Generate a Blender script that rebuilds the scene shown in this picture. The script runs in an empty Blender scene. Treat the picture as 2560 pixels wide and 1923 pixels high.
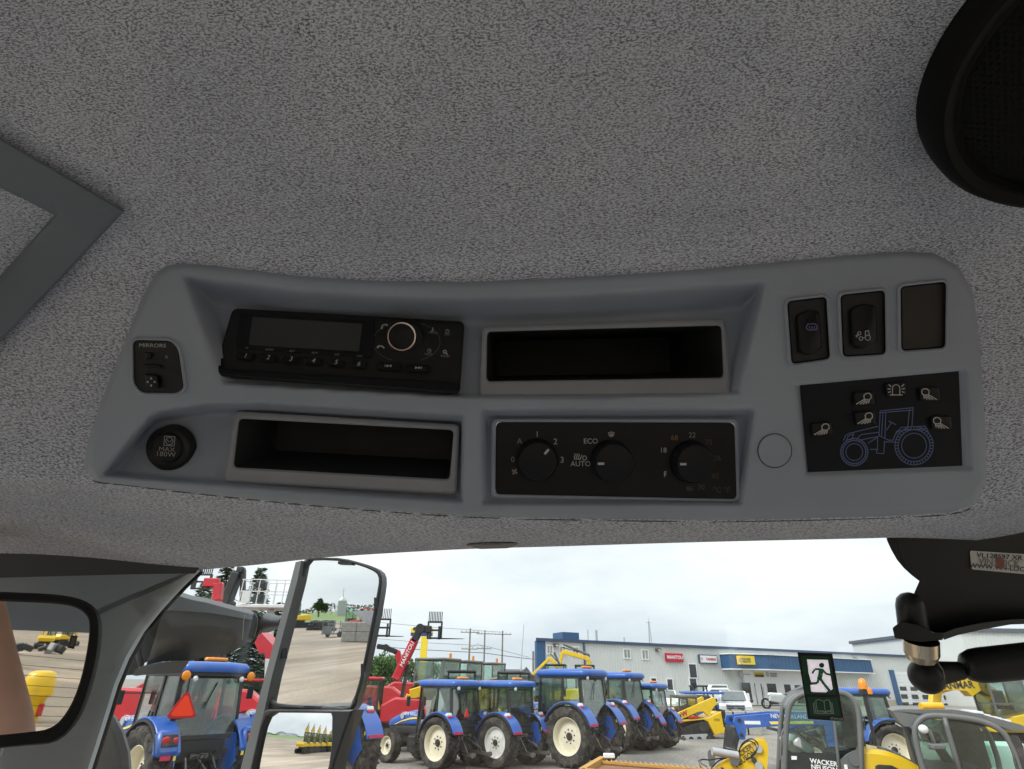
import bpy, bmesh, math, random
from math import sin, cos, pi, radians, sqrt, atan2, tan
from mathutils import Vector, Matrix, Euler
random.seed(7)
scene = bpy.context.scene
COL = scene.collection

# ------------------------------------------------------------------ camera
W, H, F = 2560.0, 1923.0, 1450.0           # photograph size and focal length in its pixels
CX, CY = W/2, H/2
PITCH, ROLL = radians(27.3), radians(0.8)
CAMZ = 2.5
CAM = Vector((0, 0, CAMZ))
FWD = Vector((0, cos(PITCH), sin(PITCH)))
_up = Vector((0, -sin(PITCH), cos(PITCH)))
_rt = Vector((1, 0, 0))
RT = _rt*cos(ROLL) + _up*sin(ROLL)
UP = _up*cos(ROLL) - _rt*sin(ROLL)
CAMROT = Matrix((RT, UP, -FWD)).transposed()
cam_data = bpy.data.cameras.new("camera")
cam = bpy.data.objects.new("camera", cam_data)
COL.objects.link(cam)
cam.matrix_world = Matrix.Translation(CAM) @ CAMROT.to_4x4()
cam_data.sensor_width = 36.0
cam_data.lens = 36.0*F/W
cam_data.clip_start = 0.01
cam_data.clip_end = 6000
scene.camera = cam

# ------------------------------------------------------------------ world: bright overcast sky
SUN_EL, SUN_AZ = radians(44), radians(232)      # azimuth clockwise from +Y
world = bpy.data.worlds.new("World")
scene.world = world
world.use_nodes = True
nt = world.node_tree
nt.nodes.clear()
wo = nt.nodes.new("ShaderNodeOutputWorld")
bg = nt.nodes.new("ShaderNodeBackground")
sky = nt.nodes.new("ShaderNodeTexSky")
sky.sky_type = 'NISHITA'
sky.sun_disc = False
sky.sun_elevation = SUN_EL
sky.sun_rotation = SUN_AZ
sky.air_density = 1.0
sky.dust_density = 3.0
tc = nt.nodes.new("ShaderNodeTexCoord")
mp = nt.nodes.new("ShaderNodeMapping")
mp.inputs['Scale'].default_value = (1.1, 1.1, 3.4)
n1 = nt.nodes.new("ShaderNodeTexNoise")
n1.inputs['Scale'].default_value = 1.7
n1.inputs['Detail'].default_value = 6
n1.inputs['Roughness'].default_value = 0.55
cr = nt.nodes.new("ShaderNodeValToRGB")
cr.color_ramp.elements[0].position = 0.36
cr.color_ramp.elements[0].color = (4.5, 4.95, 5.35, 1)
cr.color_ramp.elements[1].position = 0.60
cr.color_ramp.elements[1].color = (6.95, 7.15, 7.15, 1)
mx = nt.nodes.new("ShaderNodeMixRGB")
mx.inputs[0].default_value = 0.93             # the cloud deck hides nearly all of the blue
nt.links.new(tc.outputs['Generated'], mp.inputs[0])
nt.links.new(mp.outputs[0], n1.inputs['Vector'])
nt.links.new(n1.outputs['Fac'], cr.inputs[0])
nt.links.new(sky.outputs[0], mx.inputs[1])
nt.links.new(cr.outputs[0], mx.inputs[2])
sx_ = nt.nodes.new("ShaderNodeSeparateXYZ")
nt.links.new(tc.outputs['Generated'], sx_.inputs[0])
hz = nt.nodes.new("ShaderNodeValToRGB")             # the deck is greyer low over the horizon
hz.color_ramp.elements[0].position = 0.0
hz.color_ramp.elements[0].color = (0.80, 0.84, 0.88, 1)
hz.color_ramp.elements[1].position = 0.26
hz.color_ramp.elements[1].color = (1, 1, 1, 1)
ze = hz.color_ramp.elements.new(1.0)                # overcast: the zenith is brighter than the horizon
ze.color = (1.75, 1.75, 1.75, 1)
nt.links.new(sx_.outputs['Z'], hz.inputs[0])
mz = nt.nodes.new("ShaderNodeMixRGB")
mz.blend_type = 'MULTIPLY'
mz.inputs[0].default_value = 1.0
nt.links.new(mx.outputs[0], mz.inputs[1])
nt.links.new(hz.outputs[0], mz.inputs[2])
nt.links.new(mz.outputs[0], bg.inputs['Color'])
bg.inputs['Strength'].default_value = 0.1
nt.links.new(bg.outputs[0], wo.inputs['Surface'])

sun_data = bpy.data.lights.new("sun", 'SUN')
sun_data.energy = 1.5
sun_data.angle = radians(24)
sun_data.color = (1.0, 0.985, 0.96)
sun = bpy.data.objects.new("sun", sun_data)
COL.objects.link(sun)
sdir = Vector((sin(SUN_AZ)*cos(SUN_EL), cos(SUN_AZ)*cos(SUN_EL), sin(SUN_EL)))
sun.rotation_euler = sdir.to_track_quat('Z', 'Y').to_euler()

scene.view_settings.view_transform = 'Standard'
scene.view_settings.look = 'None'
scene.view_settings.exposure = 0.94
scene.view_settings.gamma = 1.0
scene.render.engine = 'CYCLES'
scene.cycles.use_denoising = True
scene.cycles.max_bounces = 12
scene.cycles.diffuse_bounces = 7
scene.cycles.glossy_bounces = 4
scene.cycles.transparent_max_bounces = 24
scene.cycles.caustics_reflective = False
scene.cycles.caustics_refractive = False
scene.cycles.sample_clamp_indirect = 6.0

# ------------------------------------------------------------------ pixel helpers
def ray(px, py):
    return (FWD + RT*((px-CX)/F) + UP*(-(py-CY)/F))
def P(px, py, d):                     # world point at depth d along the optical axis
    return CAM + ray(px, py)*d
def G(px, py, z=0.0):                 # where the pixel's ray meets height z
    r = ray(px, py)
    return CAM + r*((z-CAMZ)/r.z)
def atY(px, py, y):                   # where the pixel's ray meets the plane at distance y
    r = ray(px, py)
    return CAM + r*(y/r.y)
def zat(px, py, y):
    return atY(px, py, y).z
def srgb(r, g, b):
    f = lambda c: (c/255/12.92) if c/255 <= 0.04045 else ((c/255+0.055)/1.055)**2.4
    return (f(r), f(g), f(b))
def lerp(a, b, t): return a+(b-a)*t
def sstep(t):
    t = max(0.0, min(1.0, t)); return t*t*(3-2*t)
def pl(pts, x):                       # piecewise linear curve
    if x <= pts[0][0]: return pts[0][1]
    for (a, b), (c, d) in zip(pts, pts[1:]):
        if x <= c: return b+(d-b)*(x-a)/(c-a)
    return pts[-1][1]
def psm(pts, x):                      # smooth curve through points (monotone spacing, Catmull-Rom)
    n = len(pts)
    if x <= pts[0][0]: return pts[0][1]
    if x >= pts[-1][0]: return pts[-1][1]
    for i in range(n-1):
        if x <= pts[i+1][0]:
            x0, y0 = pts[i]; x1, y1 = pts[i+1]
            def sl(k):
                if k == 0: return (pts[1][1]-pts[0][1])/(pts[1][0]-pts[0][0])
                if k == n-1: return (pts[-1][1]-pts[-2][1])/(pts[-1][0]-pts[-2][0])
                return (pts[k+1][1]-pts[k-1][1])/(pts[k+1][0]-pts[k-1][0])
            h = x1-x0; t = (x-x0)/h
            return ((2*t**3-3*t*t+1)*y0 + (t**3-2*t*t+t)*h*sl(i) + (-2*t**3+3*t*t)*y1 + (t**3-t*t)*h*sl(i+1))

# ------------------------------------------------------------------ materials
MATS = {}
def _nodes(name):
    m = bpy.data.materials.new(name); m.use_nodes = True
    t = m.node_tree
    return m, t, t.nodes['Principled BSDF']
def mat(name, col, rough=0.5, metal=0.0, var=0.12, scale=6.0, bump=0.0, bscale=60.0, spec=0.5, dirt=None, dirt_amt=0.0, dscale=2.5, coat=0.0):
    """procedural paint / plastic / metal with tone variation, optional dirt and fine relief"""
    if name in MATS: return MATS[name]
    m, t, b = _nodes(name)
    N, L = t.nodes, t.links
    tcn = N.new("ShaderNodeTexCoord")
    nz = N.new("ShaderNodeTexNoise"); nz.inputs['Scale'].default_value = scale; nz.inputs['Detail'].default_value = 5
    L.new(tcn.outputs['Object'], nz.inputs['Vector'])
    r = N.new("ShaderNodeValToRGB")
    r.color_ramp.elements[0].position = 0.3; r.color_ramp.elements[1].position = 0.72
    r.color_ramp.elements[0].color = (*[max(0, c*(1-var)) for c in col[:3]], 1)
    r.color_ramp.elements[1].color = (*[min(1, c*(1+var)) for c in col[:3]], 1)
    L.new(nz.outputs['Fac'], r.inputs[0])
    out = r.outputs[0]
    if dirt is not None:
        n2 = N.new("ShaderNodeTexNoise"); n2.inputs['Scale'].default_value = dscale; n2.inputs['Detail'].default_value = 8; n2.inputs['Roughness'].default_value = 0.65
        L.new(tcn.outputs['Object'], n2.inputs['Vector'])
        r2 = N.new("ShaderNodeValToRGB")
        r2.color_ramp.elements[0].position = 0.62-0.35*dirt_amt; r2.color_ramp.elements[1].position = 0.9-0.3*dirt_amt
        L.new(n2.outputs['Fac'], r2.inputs[0])
        mxn = N.new("ShaderNodeMixRGB"); mxn.inputs[2].default_value = (*dirt, 1)
        ml = N.new("ShaderNodeMath"); ml.operation = 'MULTIPLY'; ml.inputs[1].default_value = 0.85
        L.new(r2.outputs[0], ml.inputs[0])
        L.new(ml.outputs[0], mxn.inputs[0]); L.new(out, mxn.inputs[1]); out = mxn.outputs[0]
    L.new(out, b.inputs['Base Color'])
    b.inputs['Roughness'].default_value = rough
    b.inputs['Metallic'].default_value = metal
    b.inputs['Specular IOR Level'].default_value = spec
    if coat: b.inputs['Coat Weight'].default_value = coat; b.inputs['Coat Roughness'].default_value = 0.15
    if bump:
        n3 = N.new("ShaderNodeTexNoise"); n3.inputs['Scale'].default_value = bscale; n3.inputs['Detail'].default_value = 3
        L.new(tcn.outputs['Object'], n3.inputs['Vector'])
        bp = N.new("ShaderNodeBump"); bp.inputs['Strength'].default_value = bump; bp.inputs['Distance'].default_value = 0.01
        L.new(n3.outputs['Fac'], bp.inputs['Height']); L.new(bp.outputs[0], b.inputs['Normal'])
    MATS[name] = m
    return m
def glass(name, tint, refl=0.06, rough=0.02, smear=0.0):
    """thin pane: tinted transparency plus a fresnel reflection, a little grime"""
    if name in MATS: return MATS[name]
    m = bpy.data.materials.new(name); m.use_nodes = True
    t = m.node_tree; N, L = t.nodes, t.links; N.clear()
    o = N.new("ShaderNodeOutputMaterial"); tr = N.new("ShaderNodeBsdfTransparent"); gl = N.new("ShaderNodeBsdfGlossy")
    tr.inputs[0].default_value = (*tint, 1); gl.inputs['Roughness'].default_value = rough
    fr = N.new("ShaderNodeFresnel"); fr.inputs[0].default_value = 1.45
    ad = N.new("ShaderNodeMath"); ad.operation = 'MULTIPLY_ADD'; ad.inputs[1].default_value = 0.8; ad.inputs[2].default_value = refl-0.04
    ad.use_clamp = True
    L.new(fr.outputs[0], ad.inputs[0])
    mxs = N.new("ShaderNodeMixShader"); L.new(ad.outputs[0], mxs.inputs[0]); L.new(tr.outputs[0], mxs.inputs[1]); L.new(gl.outputs[0], mxs.inputs[2])
    last = mxs.outputs[0]
    if smear:
        tcn = N.new("ShaderNodeTexCoord"); nz = N.new("ShaderNodeTexNoise"); nz.inputs['Scale'].default_value = 3; nz.inputs['Detail'].default_value = 6
        L.new(tcn.outputs['Object'], nz.inputs['Vector'])
        rr = N.new("ShaderNodeValToRGB"); rr.color_ramp.elements[0].position = 0.45; rr.color_ramp.elements[1].position = 0.85
        rr.color_ramp.elements[1].color = (smear*2, smear*2, smear*2, 1)
        L.new(nz.outputs['Fac'], rr.inputs[0])
        df = N.new("ShaderNodeBsdfDiffuse"); df.inputs[0].default_value = (0.35, 0.34, 0.31, 1)
        m2 = N.new("ShaderNodeMixShader"); L.new(rr.outputs[0], m2.inputs[0]); L.new(last, m2.inputs[1]); L.new(df.outputs[0], m2.inputs[2])
        last = m2.outputs[0]
    L.new(last, o.inputs[0])
    MATS[name] = m
    return m
def mirror_mat(name):
    m, t, b = _nodes(name)
    b.inputs['Base Color'].default_value = (0.93, 0.94, 0.93, 1); b.inputs['Metallic'].default_value = 1; b.inputs['Roughness'].default_value = 0.012
    MATS[name] = m; return m

# ------------------------------------------------------------------ mesh builder
class MB:
    def __init__(s): s.v = []; s.f = []; s.m = []; s.uv = None
    def add(s, vs, fs, mi=0):
        k = len(s.v); s.v += [tuple(v) for v in vs]; s.f += [tuple(i+k for i in f) for f in fs]; s.m += [mi]*len(fs); return s
    def box(s, c, size, rot=None, mi=0, ch=0.0):
        x, y, z = [q/2 for q in size]
        if ch:
            ch = min(ch, x*.9, y*.9, z*.9)
            vs = []
            for sx in (-1, 1):
                for sy in (-1, 1):
                    for sz in (-1, 1):
                        vs += [(sx*x, sy*(y-ch), sz*(z-ch)), (sx*(x-ch), sy*y, sz*(z-ch)), (sx*(x-ch), sy*(y-ch), sz*z)]
            idx = lambda a, b, c_, k: ((a*2+b)*2+c_)*3+k
            fs = []
            for k in range(3):
                for q in (0, 1):
                    o = [(0, 0), (1, 0), (1, 1), (0, 1)]
                    g = []
                    for (p1, p2) in o:
                        t = [0, 0, 0]; t[k] = q; others = [i for i in range(3) if i != k]; t[others[0]] = p1; t[others[1]] = p2
                        g.append(idx(*t, k))
                    fs.append(g)
            for k in range(3):                       # edges along axis k
                o = [i for i in range(3) if i != k]
                for p1 in (0, 1):
                    for p2 in (0, 1):
                        t0 = [0]*3; t0[o[0]] = p1; t0[o[1]] = p2; t1 = list(t0); t1[k] = 1
                        fs.append([idx(*t0, o[0]), idx(*t0, o[1]), idx(*t1, o[1]), idx(*t1, o[0])])
            for a in (0, 1):
                for b in (0, 1):
                    for c_ in (0, 1): fs.append([idx(a, b, c_, 0), idx(a, b, c_, 1), idx(a, b, c_, 2)])
        else:
            vs = [(sx*x, sy*y, sz*z) for sx in (-1, 1) for sy in (-1, 1) for sz in (-1, 1)]
            fs = [(0, 1, 3, 2), (4, 6, 7, 5), (0, 4, 5, 1), (2, 3, 7, 6), (0, 2, 6, 4), (1, 5, 7, 3)]
        c = Vector(c)
        if rot is not None: vs = [rot @ Vector(v) for v in vs]
        return s.add([Vector(v)+c for v in vs], fs, mi)
    def bar(s, a, b, w, h=None, mi=0, up=(0, 0, 1), ch=0.0):     # square bar from a to b
        a, b = Vector(a), Vector(b); h = w if h is None else h
        d = b-a; L = d.length; d = d/L; u = Vector(up)
        x = d.cross(u)
        if x.length < 1e-4: x = d.cross(Vector((1, 0, 0)))
        x.normalize(); z = x.cross(d)
        R = Matrix((x, d, z)).transposed()
        return s.box((a+b)/2, (w, L, h), R, mi, ch)
    def prism(s, poly, a, b, axis='x', mi=0, ch=0.0):          # poly in the other two axes, extruded a..b
        def mk(p, t):
            return {'x': (t, p[0], p[1]), 'y': (p[0], t, p[1]), 'z': (p[0], p[1], t)}[axis]
        n = len(poly)
        if ch:
            ip = inset(poly, ch)
            sg = 1 if b > a else -1
            rings = [(ip, a), (poly, a+sg*ch), (poly, b-sg*ch), (ip, b)]
        else: rings = [(poly, a), (poly, b)]
        vs = [mk(p, t) for (pp, t) in rings for p in pp]
        fs = [tuple(range(n-1, -1, -1)), tuple(range((len(rings)-1)*n, len(rings)*n))]
        for k in range(len(rings)-1):
            for i in range(n):
                j = (i+1) % n
                fs.append((k*n+i, k*n+j, (k+1)*n+j, (k+1)*n+i))
        return s.add(vs, fs, mi)
    def cyl(s, a, b, r, n=12, mi=0, r2=None, cap=True):
        a, b = Vector(a), Vector(b); r2 = r if r2 is None else r2
        d = (b-a).normalized(); x = d.orthogonal().normalized(); y = d.cross(x)
        vs = []
        for (c, q) in ((a, r), (b, r2)):
            for i in range(n):
                t = 2*pi*i/n; vs.append(c+x*(q*cos(t))+y*(q*sin(t)))
        fs = [(i, (i+1) % n, n+(i+1) % n, n+i) for i in range(n)]
        if cap: fs += [tuple(range(n-1, -1, -1)), tuple(range(n, 2*n))]
        return s.add(vs, fs, mi)
    def tube(s, pts, r, n=8, mi=0, closed=False):
        pts = [Vector(p) for p in pts]; N_ = len(pts)
        rr = r if isinstance(r, (list, tuple)) else [r]*N_
        vs = []; prev = None
        for i, p in enumerate(pts):
            d = (pts[(i+1) % N_]-pts[i-1]) if closed else (pts[min(i+1, N_-1)]-pts[max(i-1, 0)])
            if d.length < 1e-9: d = Vector((0, 0, 1))
            d.normalize()
            if prev is None: x = d.orthogonal().normalized()
            else:
                x = prev - d*prev.dot(d)
                x = x.normalized() if x.length > 1e-6 else d.orthogonal().normalized()
            prev = x; y = d.cross(x)
            for k in range(n):
                t = 2*pi*k/n; vs.append(p+x*(rr[i]*cos(t))+y*(rr[i]*sin(t)))
        fs = []
        for i in range(N_ if closed else N_-1):
            j = (i+1) % N_
            for k in range(n): fs.append((i*n+k, i*n+(k+1) % n, j*n+(k+1) % n, j*n+k))
        if not closed: fs += [tuple(range(n-1, -1, -1)), tuple(range((N_-1)*n, N_*n))]
        return s.add(vs, fs, mi)
    def lathe(s, prof, c=(0, 0, 0), axis='x', n=32, mi=0, cap=False):     # prof: (along, radius)
        vs = []; c = Vector(c)
        for (a, r) in prof:
            for i in range(n):
                t = 2*pi*i/n
                p = {'x': (a, r*cos(t), r*sin(t)), 'y': (r*cos(t), a, r*sin(t)), 'z': (r*cos(t), r*sin(t), a)}[axis]
                vs.append(Vector(p)+c)
        fs = []
        for k in range(len(prof)-1):
            for i in range(n):
                j = (i+1) % n
                fs.append((k*n+i, k*n+j, (k+1)*n+j, (k+1)*n+i))
        if cap: fs += [tuple(range(n-1, -1, -1)), tuple(range((len(prof)-1)*n, len(prof)*n))]
        return s.add(vs, fs, mi)
    def loft(s, rings, mi=0, cap=True, closed=True):
        n = len(rings[0]); vs = [p for r in rings for p in r]; fs = []
        for k in range(len(rings)-1):
            for i in range(n if closed else n-1):
                j = (i+1) % n
                fs.append((k*n+i, k*n+j, (k+1)*n+j, (k+1)*n+i))
        if cap: fs += [tuple(range(n-1, -1, -1)), tuple(range((len(rings)-1)*n, len(rings)*n))]
        return s.add(vs, fs, mi)
    def ball(s, c, r, n=12, mi=0, sc=(1, 1, 1)):
        prof = [(-cos(pi*i/n)*r, max(1e-4, sin(pi*i/n)*r)) for i in range(n+1)]
        k = len(s.v); s.lathe(prof, (0, 0, 0), 'z', n*2, mi)
        for i in range(k, len(s.v)):
            v = s.v[i]; s.v[i] = (v[0]*sc[0]+c[0], v[1]*sc[1]+c[1], v[2]*sc[2]+c[2])
        return s
    def xf(s, M, k0=0):
        s.v = s.v[:k0]+[tuple(M @ Vector(v)) for v in s.v[k0:]]; return s
    def mesh(s, name, mats, smooth=False, angle=None):
        me = bpy.data.meshes.new(name); me.from_pydata(s.v, [], s.f); me.validate()
        if not isinstance(mats, (list, tuple)): mats = [mats]
        for q in mats: me.materials.append(q)
        if len(mats) > 1 and len(me.polygons) == len(s.m):
            me.polygons.foreach_set('material_index', s.m)
        bm = bmesh.new(); bm.from_mesh(me); bmesh.ops.recalc_face_normals(bm, faces=bm.faces); bm.to_mesh(me); bm.free()
        if smooth:
            me.polygons.foreach_set('use_smooth', [True]*len(me.polygons))
            if angle is not None: me.set_sharp_from_angle(angle=radians(angle))
        me.update()
        return me
    def build(s, name, mats, parent=None, smooth=False, angle=None, **props):
        o = bpy.data.objects.new(name, s.mesh(name, mats, smooth, angle))
        COL.objects.link(o)
        if parent is not None: o.parent = parent
        for k, v in props.items(): o[k] = v
        return o
def inset(poly, d):                                          # shrink a polygon (either winding)
    n = len(poly); A = sum(poly[i][0]*poly[(i+1) % n][1]-poly[(i+1) % n][0]*poly[i][1] for i in range(n))
    sg = 1 if A > 0 else -1; out = []
    for i in range(n):
        p0, p1, p2 = Vector(poly[i-1][:2]), Vector(poly[i][:2]), Vector(poly[(i+1) % n][:2])
        e1 = (p1-p0); e2 = (p2-p1)
        if e1.length < 1e-9 or e2.length < 1e-9: out.append(tuple(p1)); continue
        e1.normalize(); e2.normalize()
        n1_ = Vector((-e1.y, e1.x))*sg; n2_ = Vector((-e2.y, e2.x))*sg
        m = n1_+n2_
        m = m/max(0.35, m.dot(n1_)) if m.length > 1e-6 else n1_
        out.append(tuple(p1+m*d))
    return out
def rpoly(pts, r, k=5):                                      # polygon with rounded corners
    out = []; n = len(pts)
    for i in range(n):
        p0, p1, p2 = Vector(pts[i-1]), Vector(pts[i]), Vector(pts[(i+1) % n])
        rr = r[i] if isinstance(r, (list, tuple)) else r
        a = (p0-p1); b = (p2-p1)
        q = min(rr, a.length*.48, b.length*.48)
        A_ = p1+a.normalized()*q; B_ = p1+b.normalized()*q
        for j in range(k+1):
            t = j/k; out.append(tuple(A_*(1-t)**2+p1*(2*t*(1-t))+B_*t*t))
    return out
def rrect(x0, y0, x1, y1, r, k=4): return rpoly([(x0, y0), (x1, y0), (x1, y1), (x0, y1)], r, k)
def circ(cx, cy, r, n=24, ry=None): return [(cx+r*cos(2*pi*i/n), cy+(ry or r)*sin(2*pi*i/n)) for i in range(n)]
def empty(name, loc=(0, 0, 0), rz=0.0, label=None, cat=None, group=None, M=None, parent=None):
    o = bpy.data.objects.new(name, None); COL.objects.link(o)
    if M is not None: o.matrix_world = M
    else: o.location = loc; o.rotation_euler = (0, 0, rz)
    if parent is not None: o.parent = parent
    tag(o, label, cat, group); return o
def tag(o, label=None, cat=None, group=None, kind=None):
    if label: o['label'] = label
    if cat: o['category'] = cat
    if group: o['group'] = group
    if kind: o['kind'] = kind
    return o
def put(name, mesh, parent=None, loc=(0, 0, 0), rot=(0, 0, 0)):
    o = bpy.data.objects.new(name, mesh); COL.objects.link(o); o.parent = parent; o.location = loc; o.rotation_euler = rot; return o
_tc = {}
def text_mesh(s, size, bold=0.0, shear=0.0, sx=1.0, ext=0.0):
    key = (s, size, bold, shear, sx, ext)
    if key in _tc: return _tc[key]
    cu = bpy.data.curves.new("lettering", 'FONT'); cu.body = s; cu.size = size; cu.align_x = 'CENTER'; cu.align_y = 'CENTER'
    cu.offset = bold*size; cu.shear = shear; cu.extrude = ext; cu.resolution_u = 3; cu.space_line = 0.85
    o = bpy.data.objects.new("lettering", cu); COL.objects.link(o)
    dg = bpy.context.evaluated_depsgraph_get()
    me = bpy.data.meshes.new_from_object(o.evaluated_get(dg))
    bpy.data.objects.remove(o); bpy.data.curves.remove(cu)
    if sx != 1.0:
        for v in me.vertices: v.co.x *= sx
    _tc[key] = me
    return me
def lettering(s, size, M, m, parent, bold=0.0, shear=0.0, sx=1.0, name="lettering", ext=0.0):
    me = text_mesh(s, size, bold, shear, sx, ext).copy()
    me.materials.clear(); me.materials.append(m)
    o = bpy.data.objects.new(name, me); COL.objects.link(o); o.parent = parent
    o.matrix_local = M
    return o
# ================================================================== OWN CAB: headliner, console, pillars, glass
import numpy as np
D0 = 0.43
def D(x, y): return (x*1.15732, y*1.15704)
def DL(*pts): return [D(*p) for p in pts]

# fabric: pale grey loops with dark slanted flecks
def fabric_mat():
    m, t, b = _nodes("headliner fabric"); N, L = t.nodes, t.links
    uv = N.new("ShaderNodeUVMap")
    def noise(sx, sy, rot, sc, det, rough=0.5, dist=0.0):
        mp_ = N.new("ShaderNodeMapping"); mp_.inputs['Rotation'].default_value = (0, 0, radians(rot)); mp_.inputs['Scale'].default_value = (sx, sy, 1)
        L.new(uv.outputs[0], mp_.inputs[0])
        n = N.new("ShaderNodeTexNoise"); n.inputs['Scale'].default_value = sc; n.inputs['Detail'].default_value = det; n.inputs['Roughness'].default_value = rough; n.inputs['Distortion'].default_value = dist
        L.new(mp_.outputs[0], n.inputs['Vector']); return n.outputs['Fac']
    def ramp(x, a, b_, c0, c1):
        r = N.new("ShaderNodeValToRGB"); r.color_ramp.elements[0].position = a; r.color_ramp.elements[1].position = b_
        r.color_ramp.elements[0].color = (*c0, 1); r.color_ramp.elements[1].color = (*c1, 1); L.new(x, r.inputs[0]); return r.outputs[0]
    fleck = ramp(noise(1.0, 2.7, -13, 410, 3, 0.6, 0.6), 0.485, 0.565, (0, 0, 0), (1, 1, 1))
    big = ramp(noise(1, 1.6, 10, 48, 4), 0.30, 0.68, (0.70,)*3, (1,)*3)
    mul = N.new("ShaderNodeMath"); mul.operation = 'MULTIPLY'; L.new(fleck, mul.inputs[0]); L.new(big, mul.inputs[1])
    tone = ramp(noise(1, 1, 0, 9, 5), 0.3, 0.7, (0.70, 0.755, 0.875), (0.81, 0.86, 0.965))
    hue = ramp(noise(1, 1.8, 0, 260, 3), 0.38, 0.62, (0.17, 0.175, 0.235), (0.25, 0.245, 0.285))
    mx_ = N.new("ShaderNodeMixRGB"); L.new(mul.outputs[0], mx_.inputs[0]); L.new(tone, mx_.inputs[1]); L.new(hue, mx_.inputs[2])
    thread = ramp(noise(0.55, 6.0, 58, 420, 2), 0.58, 0.72, (0, 0, 0), (0.3, 0.3, 0.3))
    m2 = N.new("ShaderNodeMixRGB"); L.new(thread, m2.inputs[0]); L.new(mx_.outputs[0], m2.inputs[1]); m2.inputs[2].default_value = (0.90, 0.92, 0.96, 1)
    stain = ramp(noise(1, 1, 30, 5, 6, 0.6), 0.60, 0.80, (0, 0, 0), (0.45, 0.45, 0.45))
    m3 = N.new("ShaderNodeMixRGB"); L.new(stain, m3.inputs[0]); L.new(m2.outputs[0], m3.inputs[1]); m3.inputs[2].default_value = (0.62, 0.58, 0.54, 1)
    L.new(m3.outputs[0], b.inputs['Base Color']); b.inputs['Roughness'].default_value = 0.95; b.inputs['Specular IOR Level'].default_value = 0.1
    bp = N.new("ShaderNodeBump"); bp.inputs['Strength'].default_value = 0.5; bp.inputs['Distance'].default_value = 0.0012
    hh = N.new("ShaderNodeMath"); hh.operation = 'SUBTRACT'; hh.inputs[0].default_value = 1.0; L.new(mul.outputs[0], hh.inputs[1])
    L.new(hh.outputs[0], bp.inputs['Height']); L.new(bp.outputs[0], b.inputs['Normal'])
    return m
M_FAB = fabric_mat()
M_CON = mat("console grey plastic", (0.375, 0.42, 0.50), 0.5, var=0.07, scale=9, bump=0.22, bscale=1500, spec=0.35)
M_FRAME = mat("bin frame grey plastic", (0.36, 0.375, 0.41), 0.5, var=0.06, scale=20, bump=0.10, bscale=900, spec=0.35)
M_BLK = mat("black plastic", (0.012, 0.0125, 0.0135), 0.42, var=0.2, scale=20, bump=0.06, bscale=700, spec=0.4)
M_BLK2 = mat("satin black plastic", (0.013, 0.014, 0.017), 0.4, var=0.15, scale=20, spec=0.2)
M_BIN = mat("dark bin lining", (0.03, 0.032, 0.036), 0.6, var=0.15, scale=30, bump=0.08, bscale=600, spec=0.3)
M_WHITE = mat("white print", (0.55, 0.55, 0.54), 0.6, var=0.04)
M_GREYP = mat("grey print", (0.30, 0.30, 0.30), 0.6, var=0.04)
M_DIMP = mat("faded grey print", (0.10, 0.10, 0.10), 0.6, var=0.04)
M_ORP = mat("orange print", (0.32, 0.17, 0.04), 0.6, var=0.04)
M_ORD = mat("faded orange print", (0.12, 0.075, 0.03), 0.6, var=0.04)
M_BLUEP = mat("blue line print", (0.14, 0.19, 0.38), 0.6, var=0.04)
M_CHROME = mat("chrome ring", (0.75, 0.73, 0.70), 0.12, 1.0, var=0.03)
M_LCD = mat("radio display", (0.045, 0.047, 0.046), 0.12, var=0.05, scale=8, spec=0.5)
M_BLANK = mat("brown black blank", (0.016, 0.012, 0.010), 0.45, var=0.15, scale=20)
M_STICK = mat("black membrane", (0.008, 0.009, 0.013), 0.5, var=0.1, scale=20, spec=0.2)
M_PILLAR = mat("pillar grey plastic", (0.30, 0.345, 0.385), 0.55, var=0.06, scale=8, bump=0.08, bscale=700, spec=0.35)
M_TRIM = mat("roof frame grey plastic", (0.185, 0.215, 0.255), 0.55, var=0.05, scale=8, bump=0.06, bscale=700, spec=0.3)
M_RUB = mat("black rubber", (0.012, 0.012, 0.013), 0.7, var=0.15, scale=20, spec=0.25)
M_HOODG = mat("dark grey moulded plastic", (0.05, 0.053, 0.054), 0.55, var=0.15, scale=5, bump=0.12, bscale=300, dirt=(0.11, 0.11, 0.105), dirt_amt=0.25, dscale=7)
M_ZINC = mat("yellow zinc plated steel", (0.66, 0.58, 0.44), 0.25, 1.0, var=0.15, scale=30)
M_LABEL = mat("silver label", (0.62, 0.60, 0.58), 0.5, var=0.06, scale=40)
G_WIND = glass("windscreen glass", (0.96, 0.97, 0.965), 0.045)
G_REAR = glass("rear window glass", (0.94, 0.93, 0.90), 0.05)
M_MIRR = mirror_mat("mirror silver")

cab = empty("tractor_cab", (0, 0, 1.0), label="grey cab interior with fabric headliner, pillars and window glass, seen from the driver's seat", cat="cab")
def cabpart(mb, name, m, smooth=False, angle=None, parent=None, **kw):
    p = parent or cab
    o = mb.build(name, m, p, smooth, angle, **kw)
    o.location = -Vector((0, 0, 1.0)) if p is cab else (0, 0, 0)
    return o

def ksub(ox, oy, s): return lambda x, y: (ox+x*s, oy+y*s)
R5, R2, R7, R8 = ksub(180, 620, .421), ksub(520, 720, .337), ksub(1160, 740, .3617), ksub(1860, 600, .4572)

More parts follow.
